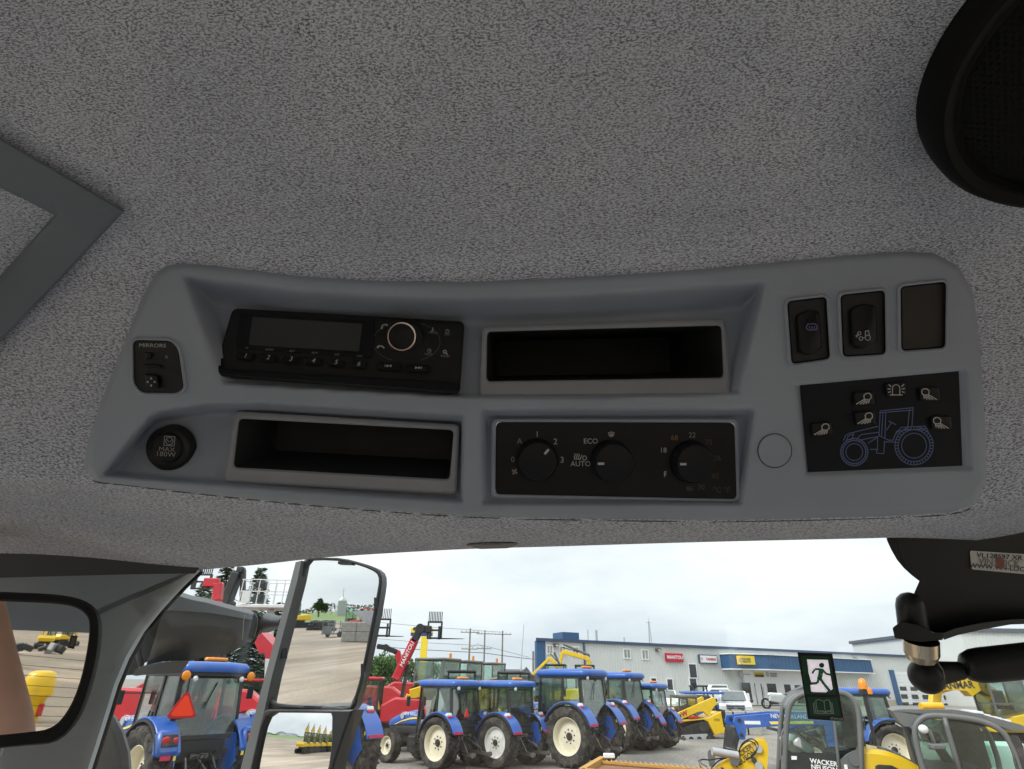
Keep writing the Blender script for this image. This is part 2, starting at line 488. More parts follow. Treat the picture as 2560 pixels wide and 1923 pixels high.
# ---- outline of the console in photograph pixels
OUT = DL((395, 562), (450, 566), (550, 578), (650, 590), (800, 600), (1000, 603), (1200, 595), (1500, 577), (1800, 548), (1950, 537), (2020, 541), (2075, 572), (2108, 630), (2122, 740),
         (2136, 950), (2136, 1040), (2112, 1092), (2055, 1116), (1900, 1125), (1600, 1132), (1300, 1130), (1000, 1122), (700, 1100), (450, 1075), (265, 1053), (203, 1045), (176, 1012),
         (182, 965), (212, 868), (257, 755), (302, 640), (330, 588), (358, 568))
def sdf(poly, X, Y):                                   # >0 inside
    d = np.full(X.shape, 1e9); ins = np.zeros(X.shape, bool); n = len(poly)
    for i in range(n):
        ax, ay = poly[i]; bx, by = poly[(i+1) % n]
        ex, ey = bx-ax, by-ay; L2 = ex*ex+ey*ey
        t = np.clip(((X-ax)*ex+(Y-ay)*ey)/L2, 0, 1)
        d = np.minimum(d, np.hypot(X-ax-t*ex, Y-ay-t*ey))
        c = ((ay > Y) != (by > Y)) & (X < ex*(Y-ay)/(ey if ey else 1e-9)+ax)
        ins ^= c
    return np.where(ins, d, -d)
def ns(t): t = np.clip(t, 0, 1); return t*t*(3-2*t)
def crv(pts, X): xs = [p[0] for p in pts]; ys = [p[1] for p in pts]; return np.interp(X, xs, ys)
def pocket(X, Y, top, bot, left, right, wt, wb, wl, wr, dt, db):
    k = 1.157
    a = np.minimum(ns((Y-crv(DL(*top), X))/(wt*k)), ns((crv(DL(*bot), X)-Y)/(wb*k)))
    l = crv([(y, x) for x, y in DL(*left)], Y); r = crv([(y, x) for x, y in DL(*right)], Y)
    a = np.minimum(a, np.minimum(ns((X-l)/(wl*k)), ns((r-X)/(wr*k))))
    yt, yb = crv(DL(*top), X), crv(DL(*bot), X)
    v = np.clip((Y-yt)/(yb-yt), 0, 1)
    return -a*(dt+(db-dt)*v)
def con_z(X, Y):
    s = sdf(OUT, X, Y)
    z = -0.020+0.020*ns((s+14)/34)
    z = z + pocket(X, Y, [(380, 586), (500, 602), (650, 622), (800, 632), (1000, 638), (1200, 634), (1400, 622), (1645, 603)], [(450, 828), (700, 843), (1000, 859), (1300, 860), (1600, 852)],
                   [(383, 585), (470, 835)], [(1660, 600), (1602, 855)], 66, 7, 62, 42, 0.046, 0.012)
    z = z + pocket(X, Y, [(200, 1010), (300, 908), (345, 884), (450, 868), (560, 868), (1000, 894)], [(200, 1030), (500, 1052), (1000, 1088)],
                   [(335, 880), (205, 1035)], [(1005, 870), (1001, 1090)], 30, 14, 34, 12, 0.036, 0.013)
    z = z + pocket(X, Y, [(1035, 882), (1630, 880)], [(1035, 1092), (1630, 1092)], [(1036, 880), (1036, 1095)], [(1634, 880), (1606, 1095)], 26, 10, 20, 20, 0.019, 0.008)
    z = z + pocket(X, Y, [(1712, 828), (2075, 795)], [(1735, 1030), (2090, 1018)], [(1710, 820), (1735, 1030)], [(2092, 800), (2102, 1030)], 10, 10, 10, 10, 0.003, 0.003)
    low = np.clip((Y-crv(DL((170, 1035), (500, 1062), (1000, 1094), (1600, 1096), (2140, 1080)), X))/40.0, 0, 1)
    z = z - 0.004*low*low
    return z
CON_M = Matrix.Translation(CAM+FWD*D0) @ CAMROT.to_4x4()
con = empty("overhead_console", M=CON_M, label="grey moulded overhead console set into the fabric headliner above the windscreen", cat="console")
def C(px, py, z=0.0): k = (D0-z)/F; return Vector(((px-CX)*k, -(py-CY)*k, z))
xs = np.arange(150, 2520, 6.0); ys = np.arange(590, 1350, 6.0)
X, Y = np.meshgrid(xs, ys); Z = con_z(X, Y); S_ = sdf(OUT, X, Y)
mb = MB(); nx = len(xs)
K = (D0-Z)/F
mb.v = list(zip(((X-CX)*K).ravel().tolist(), (-(Y-CY)*K).ravel().tolist(), Z.ravel().tolist()))
HOLES = [[R7(160, 248), R7(1777, 205), R7(1792, 565), R7(155, 590)], [R2(232, 970), R2(1822, 1056), R2(1792, 1420), R2(190, 1330)], [R8(235, 335), R8(450, 310), R8(470, 650), R8(260, 680)],
         [R8(527, 300), R8(770, 275), R8(775, 625), R8(540, 640)], [R8(855, 255), R8(1105, 228), R8(1100, 590), R8(860, 608)], [R5(362, 546), R5(590, 552), R5(632, 605), R5(664, 832), R5(622, 862), R5(410, 860), R5(366, 800)],
         [R8(350, 845), R8(1130, 775), R8(1145, 1185), R8(395, 1215)], [R7(222, 872), R7(1868, 876), R7(1884, 1404), R7(216, 1370)], [R2(240, 190), R2(1860, 290), R2(1830, 750), R2(80, 620)]]
HS = np.full(X.shape, -1e9)
for hq in HOLES: HS = np.maximum(HS, sdf(hq, X, Y))
for j in range(len(ys)-1):
    for i in range(nx-1):
        if max(HS[j, i], HS[j+1, i+1], HS[j, i+1], HS[j+1, i]) > 0: continue
        if S_[j, i] > -14 and S_[j+1, i+1] > -14 and S_[j, i+1] > -14 and S_[j+1, i] > -14:
            a = j*nx+i; mb.f.append((a, a+1, a+nx+1, a+nx))
mb.m = [0]*len(mb.f)
mb.build("console_shell", M_CON, con, True)
def smooth_loop(pts, k=5):
    out = []; n = len(pts)
    for i in range(n):
        p0, p1, p2, p3 = [Vector(pts[(i+j) % n]) for j in (-1, 0, 1, 2)]
        for j in range(k):
            t = j/k; out.append(tuple(.5*((2*p1)+(p2-p0)*t+(2*p0-5*p1+4*p2-p3)*t*t+(3*p1-p0-3*p2+p3)*t**3)))
    return out
mb = MB(); mb.tube([C(x, y, -0.0078) for x, y in smooth_loop(inset(OUT, 6.5))], 0.0007, 6, closed=True); mb.build("edge_gap", mat("dark parting gap", (0.09, 0.09, 0.10), 0.9), con, True)
def zc(px, py): return float(con_z(np.array([[px]], float), np.array([[py]], float))[0, 0])
def plate(poly, z0, z1, name, m, parent=con, ch=0.0012, smooth=False):
    """polygon in photo pixels on the console, z0 back to z1 front (z1 may be a function of px,py)"""
    f1 = z1 if callable(z1) else (lambda x, y: z1)
    ip = inset(poly, ch*F/D0) if ch else poly
    n = len(poly); mb = MB()
    mb.loft([[C(x, y, z0) for x, y in poly], [C(x, y, f1(x, y)-ch) for x, y in poly], [C(x, y, f1(x, y)) for x, y in ip]], 0)
    o = mb.build(name, m, con if parent is con else parent, smooth, 35)
    return o
def ringplate(outer, inner, z0, z1, name, m, parent=con, ch=0.001, depth=None, inner_z=None):
    f1 = z1 if callable(z1) else (lambda x, y: z1)
    io = inset(outer, ch*F/D0); ii = inset(inner, -ch*F/D0)
    iz = inner_z if inner_z is not None else z0
    mb = MB()
    mb.loft([[C(x, y, z0) for x, y in outer], [C(x, y, f1(x, y)-ch) for x, y in outer], [C(x, y, f1(x, y)) for x, y in io],
             [C(x, y, f1(x, y)) for x, y in ii], [C(x, y, f1(x, y)-ch) for x, y in inner], [C(x, y, iz) for x, y in inner]], 0, cap=False)
    return mb.build(name, m, parent, True, 40)
TILT = []
def ctext(s, px, py, hpx, m, parent=con, z=None, rot=0.0, tilt=None, bold=0.0, shear=0.0, sx=1.0, name="lettering"):
    z = zc(px, py)+0.0004 if z is None else z
    tilt = tilt if tilt is not None else (TILT[-1] if TILT else 0)
    M = Matrix.Translation(C(px, py, z)) @ Matrix.Rotation(radians(tilt), 4, 'X') @ Matrix.Rotation(radians(rot), 4, 'Z')
    return lettering(s, hpx*1.39*(D0-z)/F, M, m, parent, bold, shear, sx, name)
def strokes(lines, w, zf, name, m, parent=con):
    """thin printed lines: polylines in photo pixels"""
    f = zf if callable(zf) else (lambda x, y: zf)
    mb = MB()
    for ln in lines:
        pts = [Vector(p) for p in ln]
        for a, b in zip(pts, pts[1:]):
            d = b-a
            if d.length < 1e-6: continue
            d.normalize(); nrm = Vector((-d.y, d.x))*(w/2); e = d*(w*0.35)
            q = [a-e+nrm, b+e+nrm, b+e-nrm, a-e-nrm]
            mb.add([C(p.x, p.y, f(p.x, p.y)) for p in q], [(0, 1, 2, 3)])
    return mb.build(name, m, parent)
def arc(cx, cy, r, a0, a1, n=14, ry=None): return [(cx+r*cos(radians(lerp(a0, a1, i/n))), cy-(ry or r)*sin(radians(lerp(a0, a1, i/n)))) for i in range(n+1)]
def qmap(q):
    (ax, ay), (bx, by), (cx, cy), (dx, dy) = q              # TL TR BR BL
    return lambda u, v: ((ax*(1-u)+bx*u)*(1-v)+(dx*(1-u)+cx*u)*v, (ay*(1-u)+by*u)*(1-v)+(dy*(1-u)+cy*u)*v)
# ---- radio
radio = empty("car_radio", M=CON_M.copy(), label="black car radio with grey display, numbered preset buttons and round chrome-ringed knob", cat="radio")
TILT.append(-20.5)
def rz(x, y): return -0.024+0.020*(y-790)/180.0             # the face leans like the pocket floor
RQ = [R2(185, 150), R2(1905, 250), R2(1868, 790), R2(35, 660)]
plate(rpoly(RQ, 16), -0.05, rz, "radio_body", M_BLK, radio, 0.002)
strip = plate(rpoly([R2(48, 596), R2(1872, 700), R2(1866, 786), R2(40, 652)], 8), -0.03, lambda x, y: rz(x, y)+0.006, "lower_ledge", M_BLK2, radio, 0.0015)
plate(rpoly([R2(240, 190), R2(1240, 245), R2(1225, 520), R2(205, 450)], 10), -0.03, lambda x, y: rz(x, y)+0.0012, "display_bezel", M_BLK2, radio, 0.0005)
lcd = plate(rpoly([R2(330, 212), R2(1148, 266), R2(1120, 472), R2(300, 425)], 5), -0.03, lambda x, y: rz(x, y)+0.002, "display", M_LCD, radio, 0.0003)
bw, bh = 64, 27
for i in range(6):
    cx, cy = 275+168*i, 503+12*i
    b = plate(rpoly([R2(cx-bw, cy-bh-4), R2(cx+bw, cy-bh+4), R2(cx+bw-4, cy+bh+8), R2(cx-bw-4, cy+bh)], 9), -0.03, lambda x, y: rz(x, y)+0.0035, "preset_button", M_BLK2, radio, 0.0010, True)
    px, py = R2(cx+2, cy); ctext(str(i+1), px, py, 12.5, M_WHITE, b, rz(px, py)+0.0039, -3.5, shear=0.2)
    ix, iy = R2(cx+12, cy-57)
    ctext([">II", "INTRO", "RPT", "RDM", "DIR-", "DIR+"][i], ix, iy, 5.5, M_GREYP, radio, rz(ix, iy)+0.0016, -3.5, sx=0.9)
for cx, cy, s in ((1338, 578, -1), (1560, 592, 1)):
    b = plate(rpoly([R2(cx-92, cy-28), R2(cx+92, cy-20), R2(cx+86, cy+38), R2(cx-92, cy+30)], 8), -0.03, lambda x, y: rz(x, y)+0.0035, "skip_button", M_BLK2, radio, 0.0010, True)
    mb = MB()
    for q in (-12, 12):
        tri = [(cx+q-s*11, cy-10), (cx+q+s*11, cy), (cx+q-s*11, cy+10)]
        mb.add([C(*R2(*p), rz(*R2(*p))+0.0039) for p in tri], [(0, 1, 2)])
    bar = [(cx+s*25-1.5, cy-10), (cx+s*25+1.5, cy-10), (cx+s*25+1.5, cy+10), (cx+s*25-1.5, cy+10)]
    mb.add([C(*R2(*p), rz(*R2(*p))+0.0039) for p in bar], [(0, 1, 2, 3)]); mb.build("skip_symbol", M_WHITE, b)
kx, ky = R2(1462, 372)
def knob(px, py, zb, h, r, name, m, parent, n=40, dome=0.0, taper=0.93, grip=False):
    s_ = (D0-zb)/F; c = C(px, py, zb); r_ = r*s_
    mb = MB(); prof = [(0, r_*1.03), (h*.25, r_), (h*.85, r_*taper), (h, r_*(taper-.07)), (h*1.02+dome, r_*.5), (h*1.02+dome*1.3, 0.0002)]
    mb.lathe(prof, c, 'z', n)
    if grip:
        for i in range(0, len(mb.v)): pass
    return mb.build(name, m, parent, True, 50)
zk = rz(kx, ky)
knob(kx, ky, zk, 0.004, 48, "knob_base", M_BLK2, radio)
mb = MB(); s_ = (D0-zk)/F
mb.lathe([(0.003, 36*s_), (0.013, 36*s_), (0.0142, 34.5*s_), (0.0142, 31.5*s_), (0.0135, 31*s_)], C(kx, ky, zk), 'z', 40); mb.build("knob_ring", M_CHROME, radio, True, 40)
mb = MB(); mb.lathe([(0.012, 31.5*s_), (0.0138, 31*s_), (0.0145, 20*s_), (0.0147, 0.0002)], C(kx, ky, zk), 'z', 40); mb.build("knob_cap", M_BLK2, radio, True, 40)
for a0, a1 in ((115, 245), (-65, 65)): strokes([[R2(*p) for p in arc(1472, 400, 250, a0, a1, 16, 150)]], 1.6, lambda x, y: rz(x, y)+0.0006, "dial_outline", M_DIMP, radio)
def icon(lines, w, zf, parent, m=M_WHITE, name="symbol"): return strokes(lines, w, zf, name, m, parent)
zr = lambda x, y: rz(x, y)+0.0008
icon([[R2(*p) for p in [(1287, 300), (1290, 284), (1304, 273), (1328, 271)]], [R2(1285, 302), R2(1294, 296)], [R2(1320, 270), R2(1330, 281)]], 3, zr, radio, M_WHITE, "call_symbol")
icon([[R2(*p) for p in [(1256, 440), (1266, 431), (1290, 431), (1304, 442)]], [R2(1256, 444), R2(1266, 438)], [R2(1296, 438), R2(1305, 446)]], 3.2, zr, radio, M_WHITE, "hang_up_symbol")
icon([[R2(1655, 320), R2(1668, 318), R2(1668, 296)]], 2.2, zr, radio, M_WHITE, "note_symbol")
icon([[R2(*p) for p in arc(1776, 322, 13, 110, 430)], [R2(1776, 308), R2(1776, 320)]], 1.8, zr, radio, M_GREYP, "power_symbol")
icon([[R2(*p) for p in arc(1642, 465, 13, 0, 360)], [R2(1642, 456), R2(1642, 466), R2(1650, 466)]], 1.8, zr, radio, M_GREYP, "clock_symbol")
icon([[R2(*p) for p in arc(1757, 474, 11, 0, 360)], [R2(1765, 482), R2(1776, 493)]], 2.6, zr, radio, M_WHITE, "search_symbol")
icon([[R2(*p) for p in arc(1168, 368, 14, 0, 360, 14, 18)], [R2(1160, 360), R2(1176, 376), R2(1168, 384), R2(1168, 352), R2(1176, 360), R2(1160, 376)]], 1.4, zr, radio, M_GREYP, "wireless_symbol")
for s, x, y in (("MENU", 1668, 333), ("SRC", 1776, 345), ("INFO", 1636, 492), ("BAND", 1760, 506)):
    px, py = R2(x, y); ctext(s, px, py, 6, M_GREYP, radio, rz(px, py)+0.0008, -3)
px, py = R2(115, 500); strokes([[R2(90, 499), R2(118, 500)]], 3, zr, "aux_mark", M_DIMP, radio)

TILT.clear()
# ---- storage bins
def bin_box(outer, inner, zt, depth, label, name="storage_tray"):
    e = empty(name, M=CON_M.copy(), label=label, cat="storage tray")
    o = rpoly(outer, 14); i_ = rpoly(inner, 12)
    ringplate(o, i_, -0.05, zt, "tray_frame", M_FRAME, e, 0.0016)
    mb = MB(); q = [(lerp(x, sum(a for a, b in inner)/4, 0.05), lerp(y, sum(b for a, b in inner)/4, 0.10)) for x, y in i_]
    n = len(i_); k = (D0-(-0.05))/F
    back = [Vector(((x-CX)*(D0+0.01)/F, -(y-CY)*(D0+0.01)/F+0.004, -depth)) for x, y in q]
    mb.loft([[C(x, y, zt(x, y)-0.0012) for x, y in i_], back], 0, cap=False)
    mb.add(back, [tuple(range(n))])
    mb.build("tray_liner", M_BIN, e, True, 40)
    return e
zb1 = lambda x, y: -0.020+0.014*(y-815)/175.0
b1 = bin_box([R7(130, 210), R7(1805, 155), R7(1850, 685), R7(105, 695)], [R7(160, 248), R7(1777, 205), R7(1792, 565), R7(155, 590)], zb1, 0.14, "empty open storage tray beside the radio in the upper recess")
zb2 = lambda x, y: -0.018+0.010*(y-1030)/180.0
b2 = bin_box([R2(205, 915), R2(1865, 1015), R2(1840, 1530), R2(115, 1440)], [R2(232, 970), R2(1822, 1056), R2(1792, 1420), R2(190, 1330)], zb2, 0.075, "empty open storage tray below the radio, beside the power socket")
mb = MB(); c_ = C(*R2(1240, 1308), -0.058); mb.lathe([(0, 0.0042), (0.002, 0.004), (0.003, 0.0005)], c_, 'z', 14); mb.build("screw_head", M_BLK2, b2, True, 40)
# ---- climate panel
clim = empty("climate_control_panel", M=CON_M.copy(), label="black climate control panel with three round knobs and white dial marks", cat="control panel")
CQ = [R7(222, 872), R7(1868, 876), R7(1884, 1404), R7(216, 1370)]
zp = lambda x, y: -0.010+0.004*(y-1055)/190.0
ringplate(rpoly([R7(190, 850), R7(1895, 852), R7(1910, 1425), R7(186, 1395)], 16), rpoly(CQ, 12), -0.03, lambda x, y: zp(x, y)+0.0012, "panel_rim", M_CON, clim, 0.0008)
plate(rpoly(CQ, 13), -0.03, zp, "panel_face", M_BLK2, clim, 0.0006)
for (kx, ky, ang) in ((505, 1132, 50), (1018, 1142, 180), (1568, 1145, 180)):
    px, py = R7(kx, ky); zz = zp(px, py)
    kb = knob(px, py, zz, 0.013, 52, "dial_knob", M_BLK2, clim, 48, 0.0008, 0.94)
    a = radians(ang); s_ = (D0-zz-0.0135)/F; c0 = C(px, py, 0); zt_ = zz+0.0142
    cc = Vector((C(px, py, zz).x, C(px, py, zz).y, zt_)); d_ = Vector((cos(a), sin(a), 0)); n_ = Vector((-sin(a), cos(a), 0))
    p0 = cc+d_*(26*s_); p1 = cc+d_*(42*s_)
    mb = MB(); mb.bar(p0, p1, 6*s_, 0.0006, ch=0.0002); mb.build("pointer_mark", M_WHITE, kb)
zt = lambda x, y: zp(x, y)+0.0005
TILT.append(-4.0)
for s, x, y, h, m_ in (("1", 506, 958, 15, M_WHITE), ("A", 384, 1005, 14, M_GREYP), ("2", 632, 1008, 15, M_WHITE), ("0", 337, 1132, 14, M_GREYP), ("3", 678, 1135, 15, M_WHITE), ("ECO", 876, 1005, 13, M_WHITE),
                       ("AUTO", 806, 1162, 13, M_WHITE), ("68", 1455, 982, 13, M_ORP), ("22", 1577, 963, 13, M_GREYP), ("75", 1693, 1012, 13, M_ORD), ("18", 1377, 1068, 13, M_WHITE), ("26", 1752, 1122, 13, M_DIMP),
                       ("82", 1736, 1244, 13, M_ORD), ("86", 1560, 1334, 12, M_DIMP), ("30", 1640, 1323, 13, M_DIMP), ("\u00b0C", 1750, 1343, 14, M_DIMP), ("\u00b0F", 1817, 1343, 14, M_ORD)):
    px, py = R7(x, y); ctext(s, px, py, h, m_, clim, zt(px, py), -1 if x > 1200 else 0)
icon([[R7(*p) for p in [(998, 946), (1018, 940), (1038, 946), (1032, 966), (1004, 966), (998, 946)]], [R7(1010, 950), R7(1010, 974)], [R7(1018, 948), R7(1018, 974)], [R7(1026, 950), R7(1026, 974)]], 1.7, zt, clim, M_WHITE, "defrost_symbol")
icon([[R7(*p) for p in [(765+q, 1122), (762+q, 1112), (769+q, 1102), (765+q, 1092)]] for q in (0, 14, 28)] + [[R7(762, 1128), R7(797, 1128)], [R7(800, 1134), R7(814, 1100)]] +
     [[R7(833+15*cos(k*pi/3), 1120+15*sin(k*pi/3)), R7(833+15*cos((k+1)*pi/3), 1120+15*sin((k+1)*pi/3))] for k in range(6)], 2.0, zt, clim, M_WHITE, "heat_symbol")
icon([[R7(350, 1215), R7(350+17*cos(a), 1215+17*sin(a))] for a in (0.6, 2.17, 3.74, 5.31)], 5, zt, clim, M_GREYP, "fan_symbol")
icon([[R7(1386, 1215), R7(1386, 1250)], [R7(1386, 1215), R7(1397, 1215)], [R7(1386, 1225), R7(1396, 1225)], [R7(1386, 1235), R7(1396, 1235)]], 2.4, zt, clim, M_WHITE, "thermometer_symbol")
TILT.clear()
# ---- power socket
sock = empty("power_socket", M=CON_M.copy(), label="round black power socket cap printed MAX 180W left of the lower storage tray", cat="power socket")
sx_, sy_ = R5(603, 1185); zs = zc(sx_, sy_)
knob(sx_, sy_, zs, 0.009, 57, "socket_rim", M_BLK, sock, 40, 0.0, 0.95)
tabp = [R5(470, 1240), R5(505, 1310), R5(540, 1330), R5(580, 1315), R5(620, 1280), R5(560, 1200)]
plate(rpoly(tabp, 10), zs, zs+0.0075, "pull_tab", M_BLK, sock, 0.0012, True)
px, py = R5(575, 1185)
capo = knob(px, py, zs+0.008, 0.004, 39, "socket_cap", M_BLK2, sock, 36, 0.0, 0.96)
zz = zs+0.0124
sq = [R5(550, 1118), R5(612, 1122), R5(606, 1176), R5(545, 1172)]
icon([sq+[sq[0]], [R5(*p) for p in arc(578, 1147, 22, 0, 360)], [R5(565, 1140), R5(575, 1152)], [R5(582, 1152), R5(592, 1140)]], 2.0, zz, sock, M_GREYP, "socket_symbol")
ctext("MAX", *R5(563, 1197), 11, M_GREYP, sock, zz, -4, sx=1.25); ctext("180W", *R5(556, 1226), 12, M_GREYP, sock, zz, -4, sx=1.2)
# ---- mirror adjuster
adj = empty("mirror_adjuster", M=CON_M.copy(), label="black mirror adjusting switch printed MIRRORS on the console's left end", cat="switch")
AQ = [R5(362, 546), R5(590, 552), R5(632, 605), R5(664, 832), R5(622, 862), R5(410, 860), R5(366, 800)]
AO = inset(rpoly(AQ, 16), -8)
ringplate(AO, rpoly(AQ, 16), -0.012, 0.0022, "adjuster_rim", M_CON, adj, 0.0012)
plate(rpoly(AQ, 16), -0.02, 0.0006, "adjuster_face", M_BLK, adj, 0.0008)
ctext("MIRRORS", *R5(478, 580), 9.5, M_WHITE, adj, 0.0011, -1, sx=1.25)
ctext("R", *R5(562, 650), 9, M_GREYP, adj, 0.0011)
plate(rpoly([R5(430, 620), R5(470, 618), R5(470, 660), R5(432, 662)], 4), 0, 0.003, "selector", M_BLK2, adj, 0.0006, True)
plate(rpoly([R5(415, 690), R5(525, 694), R5(528, 712), R5(418, 708)], 3), 0, 0.004, "ridge", M_BLK2, adj, 0.0006, True)
jo = plate(rpoly([R5(425, 745), R5(510, 750), R5(520, 832), R5(432, 830)], 8), 0, 0.0045, "joystick", M_BLK2, adj, 0.0012, True)
mb = MB()
for a in range(4):
    t = a*pi/2; pts = [(470+30*cos(t), 796+30*sin(t)), (470+16*cos(t)-7*sin(t), 796+16*sin(t)+7*cos(t)), (470+16*cos(t)+7*sin(t), 796+16*sin(t)-7*cos(t))]
    mb.add([C(*R5(*p), 0.0049) for p in pts], [(0, 1, 2)])
mb.build("arrow_symbol", M_WHITE, jo)
# ---- rocker switches
def rocker(q, label, kind):
    e = empty("rocker_switch" if kind else "switch_blank", M=CON_M.copy(), label=label, cat="switch")
    o = rpoly(q, 13); oo = inset(o, -9)
    ringplate(oo, o, -0.012, 0.002, "switch_rim", M_CON, e, 0.0012)
    plate(o, -0.02, -0.0015, "switch_body", M_BLK if kind else M_BLANK, e, 0.0012)
    if kind:
        f = qmap(q)
        r = rpoly([f(.20, .24), f(.5, .17), f(.80, .22), f(.82, .80), f(.5, .90), f(.22, .83)], 12)
        k = plate(r, -0.004, (lambda x, y: 0.001+0.003*abs((y-q[0][1])/(q[3][1]-q[0][1])-0.42)), "rocker", M_BLK2, e, 0.0014, True)
        return e, f, k
    return e, None, None
e, f, k = rocker([R8(235, 335), R8(450, 310), R8(470, 650), R8(260, 680)], "black rocker switch with a small blue lamp symbol, leftmost of the three", 1)
px, py = f(.58, .46); M_LB = mat("pale blue print", (0.20, 0.22, 0.42), 0.6, var=0.04)
icon([[(px-14, py+2), (px-10, py-8), (px+8, py-9), (px+13, py-4), (px+13, py+6), (px-8, py+7), (px-14, py+2)], [(px-6, py-2), (px-4, py+4)], [(px, py-2), (px+2, py+4)], [(px+6, py-2), (px+8, py+4)]], 1.8, 0.0032, k, M_LB, "lamp_symbol")
e, f, k = rocker([R8(527, 300), R8(770, 275), R8(775, 625), R8(540, 640)], "black rocker switch with a white tractor and beam symbol, middle of the three", 1)
px, py = f(.52, .68)
icon([arc(px-9, py+8, 4.5, 0, 360), arc(px+8, py+6, 6.5, 0, 360), [(px-5, py+6), (px+2, py+6), (px+2, py-10), (px+10, py-12), (px+12, py)], arc(px-13, py-5, 4, 0, 360), [(px-17, py-3), (px-22, py+2)], [(px-16, py), (px-20, py+5)]], 1.8, 0.0042, k, M_WHITE, "tractor_symbol")
rocker([R8(855, 255), R8(1105, 228), R8(1100, 590), R8(860, 608)], "plain brown black switch blank, rightmost of the three", 0)
# ---- round hole cover
mb = MB(); px, py = R8(168, 1153); s_ = D0/F
cov = empty("hole_cover", M=CON_M.copy(), label="flush round grey hole cover left of the black work lamp membrane", cat="cover")
plate(circ(px, py, 41, 40), -0.006, 0.0009, "cover_disc", M_CON, cov, 0.0005, True)
strokes([circ(px, py, 42.5, 40)+[circ(px, py, 42.5, 40)[0]]], 1.6, 0.0006, "cover_gap", M_BLK, cov)
# ---- work-lamp membrane
mem = empty("lamp_keypad", M=CON_M.copy(), label="black keypad with blue tractor outline and six work lamp buttons", cat="keypad")
zm = -0.0015
plate([R8(305, 795), R8(1175, 718), R8(1195, 1235), R8(350, 1270)], -0.006, zm, "keypad_face", M_STICK, mem, 0.0004)
def lampbtn(cx, cy, kind):
    b = plate(rpoly([R8(cx-60, cy-36), R8(cx+54, cy-42), R8(cx+62, cy+34), R8(cx-54, cy+40)], 8), zm-0.001, zm+0.0022, "keypad_button", M_BLK2, mem, 0.0010, True)
    zi = zm+0.0026
    if kind == 0:
        icon([[R8(cx-30, cy+30), R8(cx+35, cy+30)], [R8(cx-18, cy+26), R8(cx-18, cy-8)] + [R8(*p) for p in arc(cx+2, cy-6, 20, 180, 0)] + [R8(cx+22, cy+26)]] +
             [[R8(cx-44, cy-4), R8(cx-30, cy-2)], [R8(cx-38, cy-26), R8(cx-26, cy-16)], [R8(cx+32, cy-16), R8(cx+44, cy-28)], [R8(cx+34, cy-2), R8(cx+48, cy-6)], [R8(cx-40, cy+16), R8(cx-30, cy+12)], [R8(cx+34, cy+12), R8(cx+46, cy+16)]], 2.2, zi, b, M_WHITE, "beacon_symbol")
    else:
        s = kind; q = lambda x, y: R8(cx+s*x, cy+y)
        icon([[q(*p) for p in [(4, 4), (0, -16), (12, -28), (28, -30), (40, -20), (40, -4), (30, 6), (4, 4)]], [q(2, 4), q(-40, 30)], [q(6, 10), q(-20, 30)], [q(14, 12), q(-4, 30)], [q(22, 12), q(12, 28)], [q(30, 10), q(26, 24)]], 2.4, zi, b, M_WHITE, "lamp_symbol")
for cx, cy, k in ((425, 1035, 1), (655, 868, 1), (662, 975, 1), (830, 818, 0), (1013, 843, -1), (1077, 1000, -1)): lampbtn(cx, cy, k)
L_ = []
for (wx, wy, ro, ri) in ((603, 1160, 75, 46), (930, 1125, 105, 68)):
    L_ += [[R8(*p) for p in circ(wx, wy, r, 36)]+[R8(wx+r, wy)] for r in (ro, ri, ro*.83)]
    L_ += [[R8(wx+ro*.86*cos(t*pi/18), wy+ro*.86*sin(t*pi/18)), R8(wx+ro*cos(t*pi/18), wy+ro*sin(t*pi/18))] for t in range(36)]
for ln in ([(545, 1095), (555, 1070), (575, 1058), (730, 1020)], [(560, 1095), (570, 1072), (600, 1060), (590, 1090), (560, 1095)], [(620, 1085), (640, 1065), (735, 1052)], [(630, 1095), (735, 1075)],
           [(745, 935), (738, 1070), (790, 1095), (815, 1095), (835, 1045), (1000, 1030)], [(745, 935), (925, 917)], [(740, 945), (925, 930)], [(905, 925), (895, 1025)], [(925, 917), (918, 1020)], [(775, 945), (770, 1085)],
           [(760, 945), (752, 1070)], [(690, 1145), (725, 1145), (725, 1165), (740, 1168), (765, 1168), (768, 1100)], [(680, 1110), (730, 1080), (730, 1150)], [(770, 1105), (830, 1105)], [(835, 1050), (860, 1025), (990, 1018), (1010, 1055)],
           [(790, 990), (830, 1010)], [(805, 1000), (780, 1040)], [(820, 1075), (840, 1050), (880, 1035), (985, 1040)]):
    L_.append([R8(*p) for p in ln])
strokes(L_, 2.0, zm+0.0003, "tractor_outline", M_BLUEP, mem)

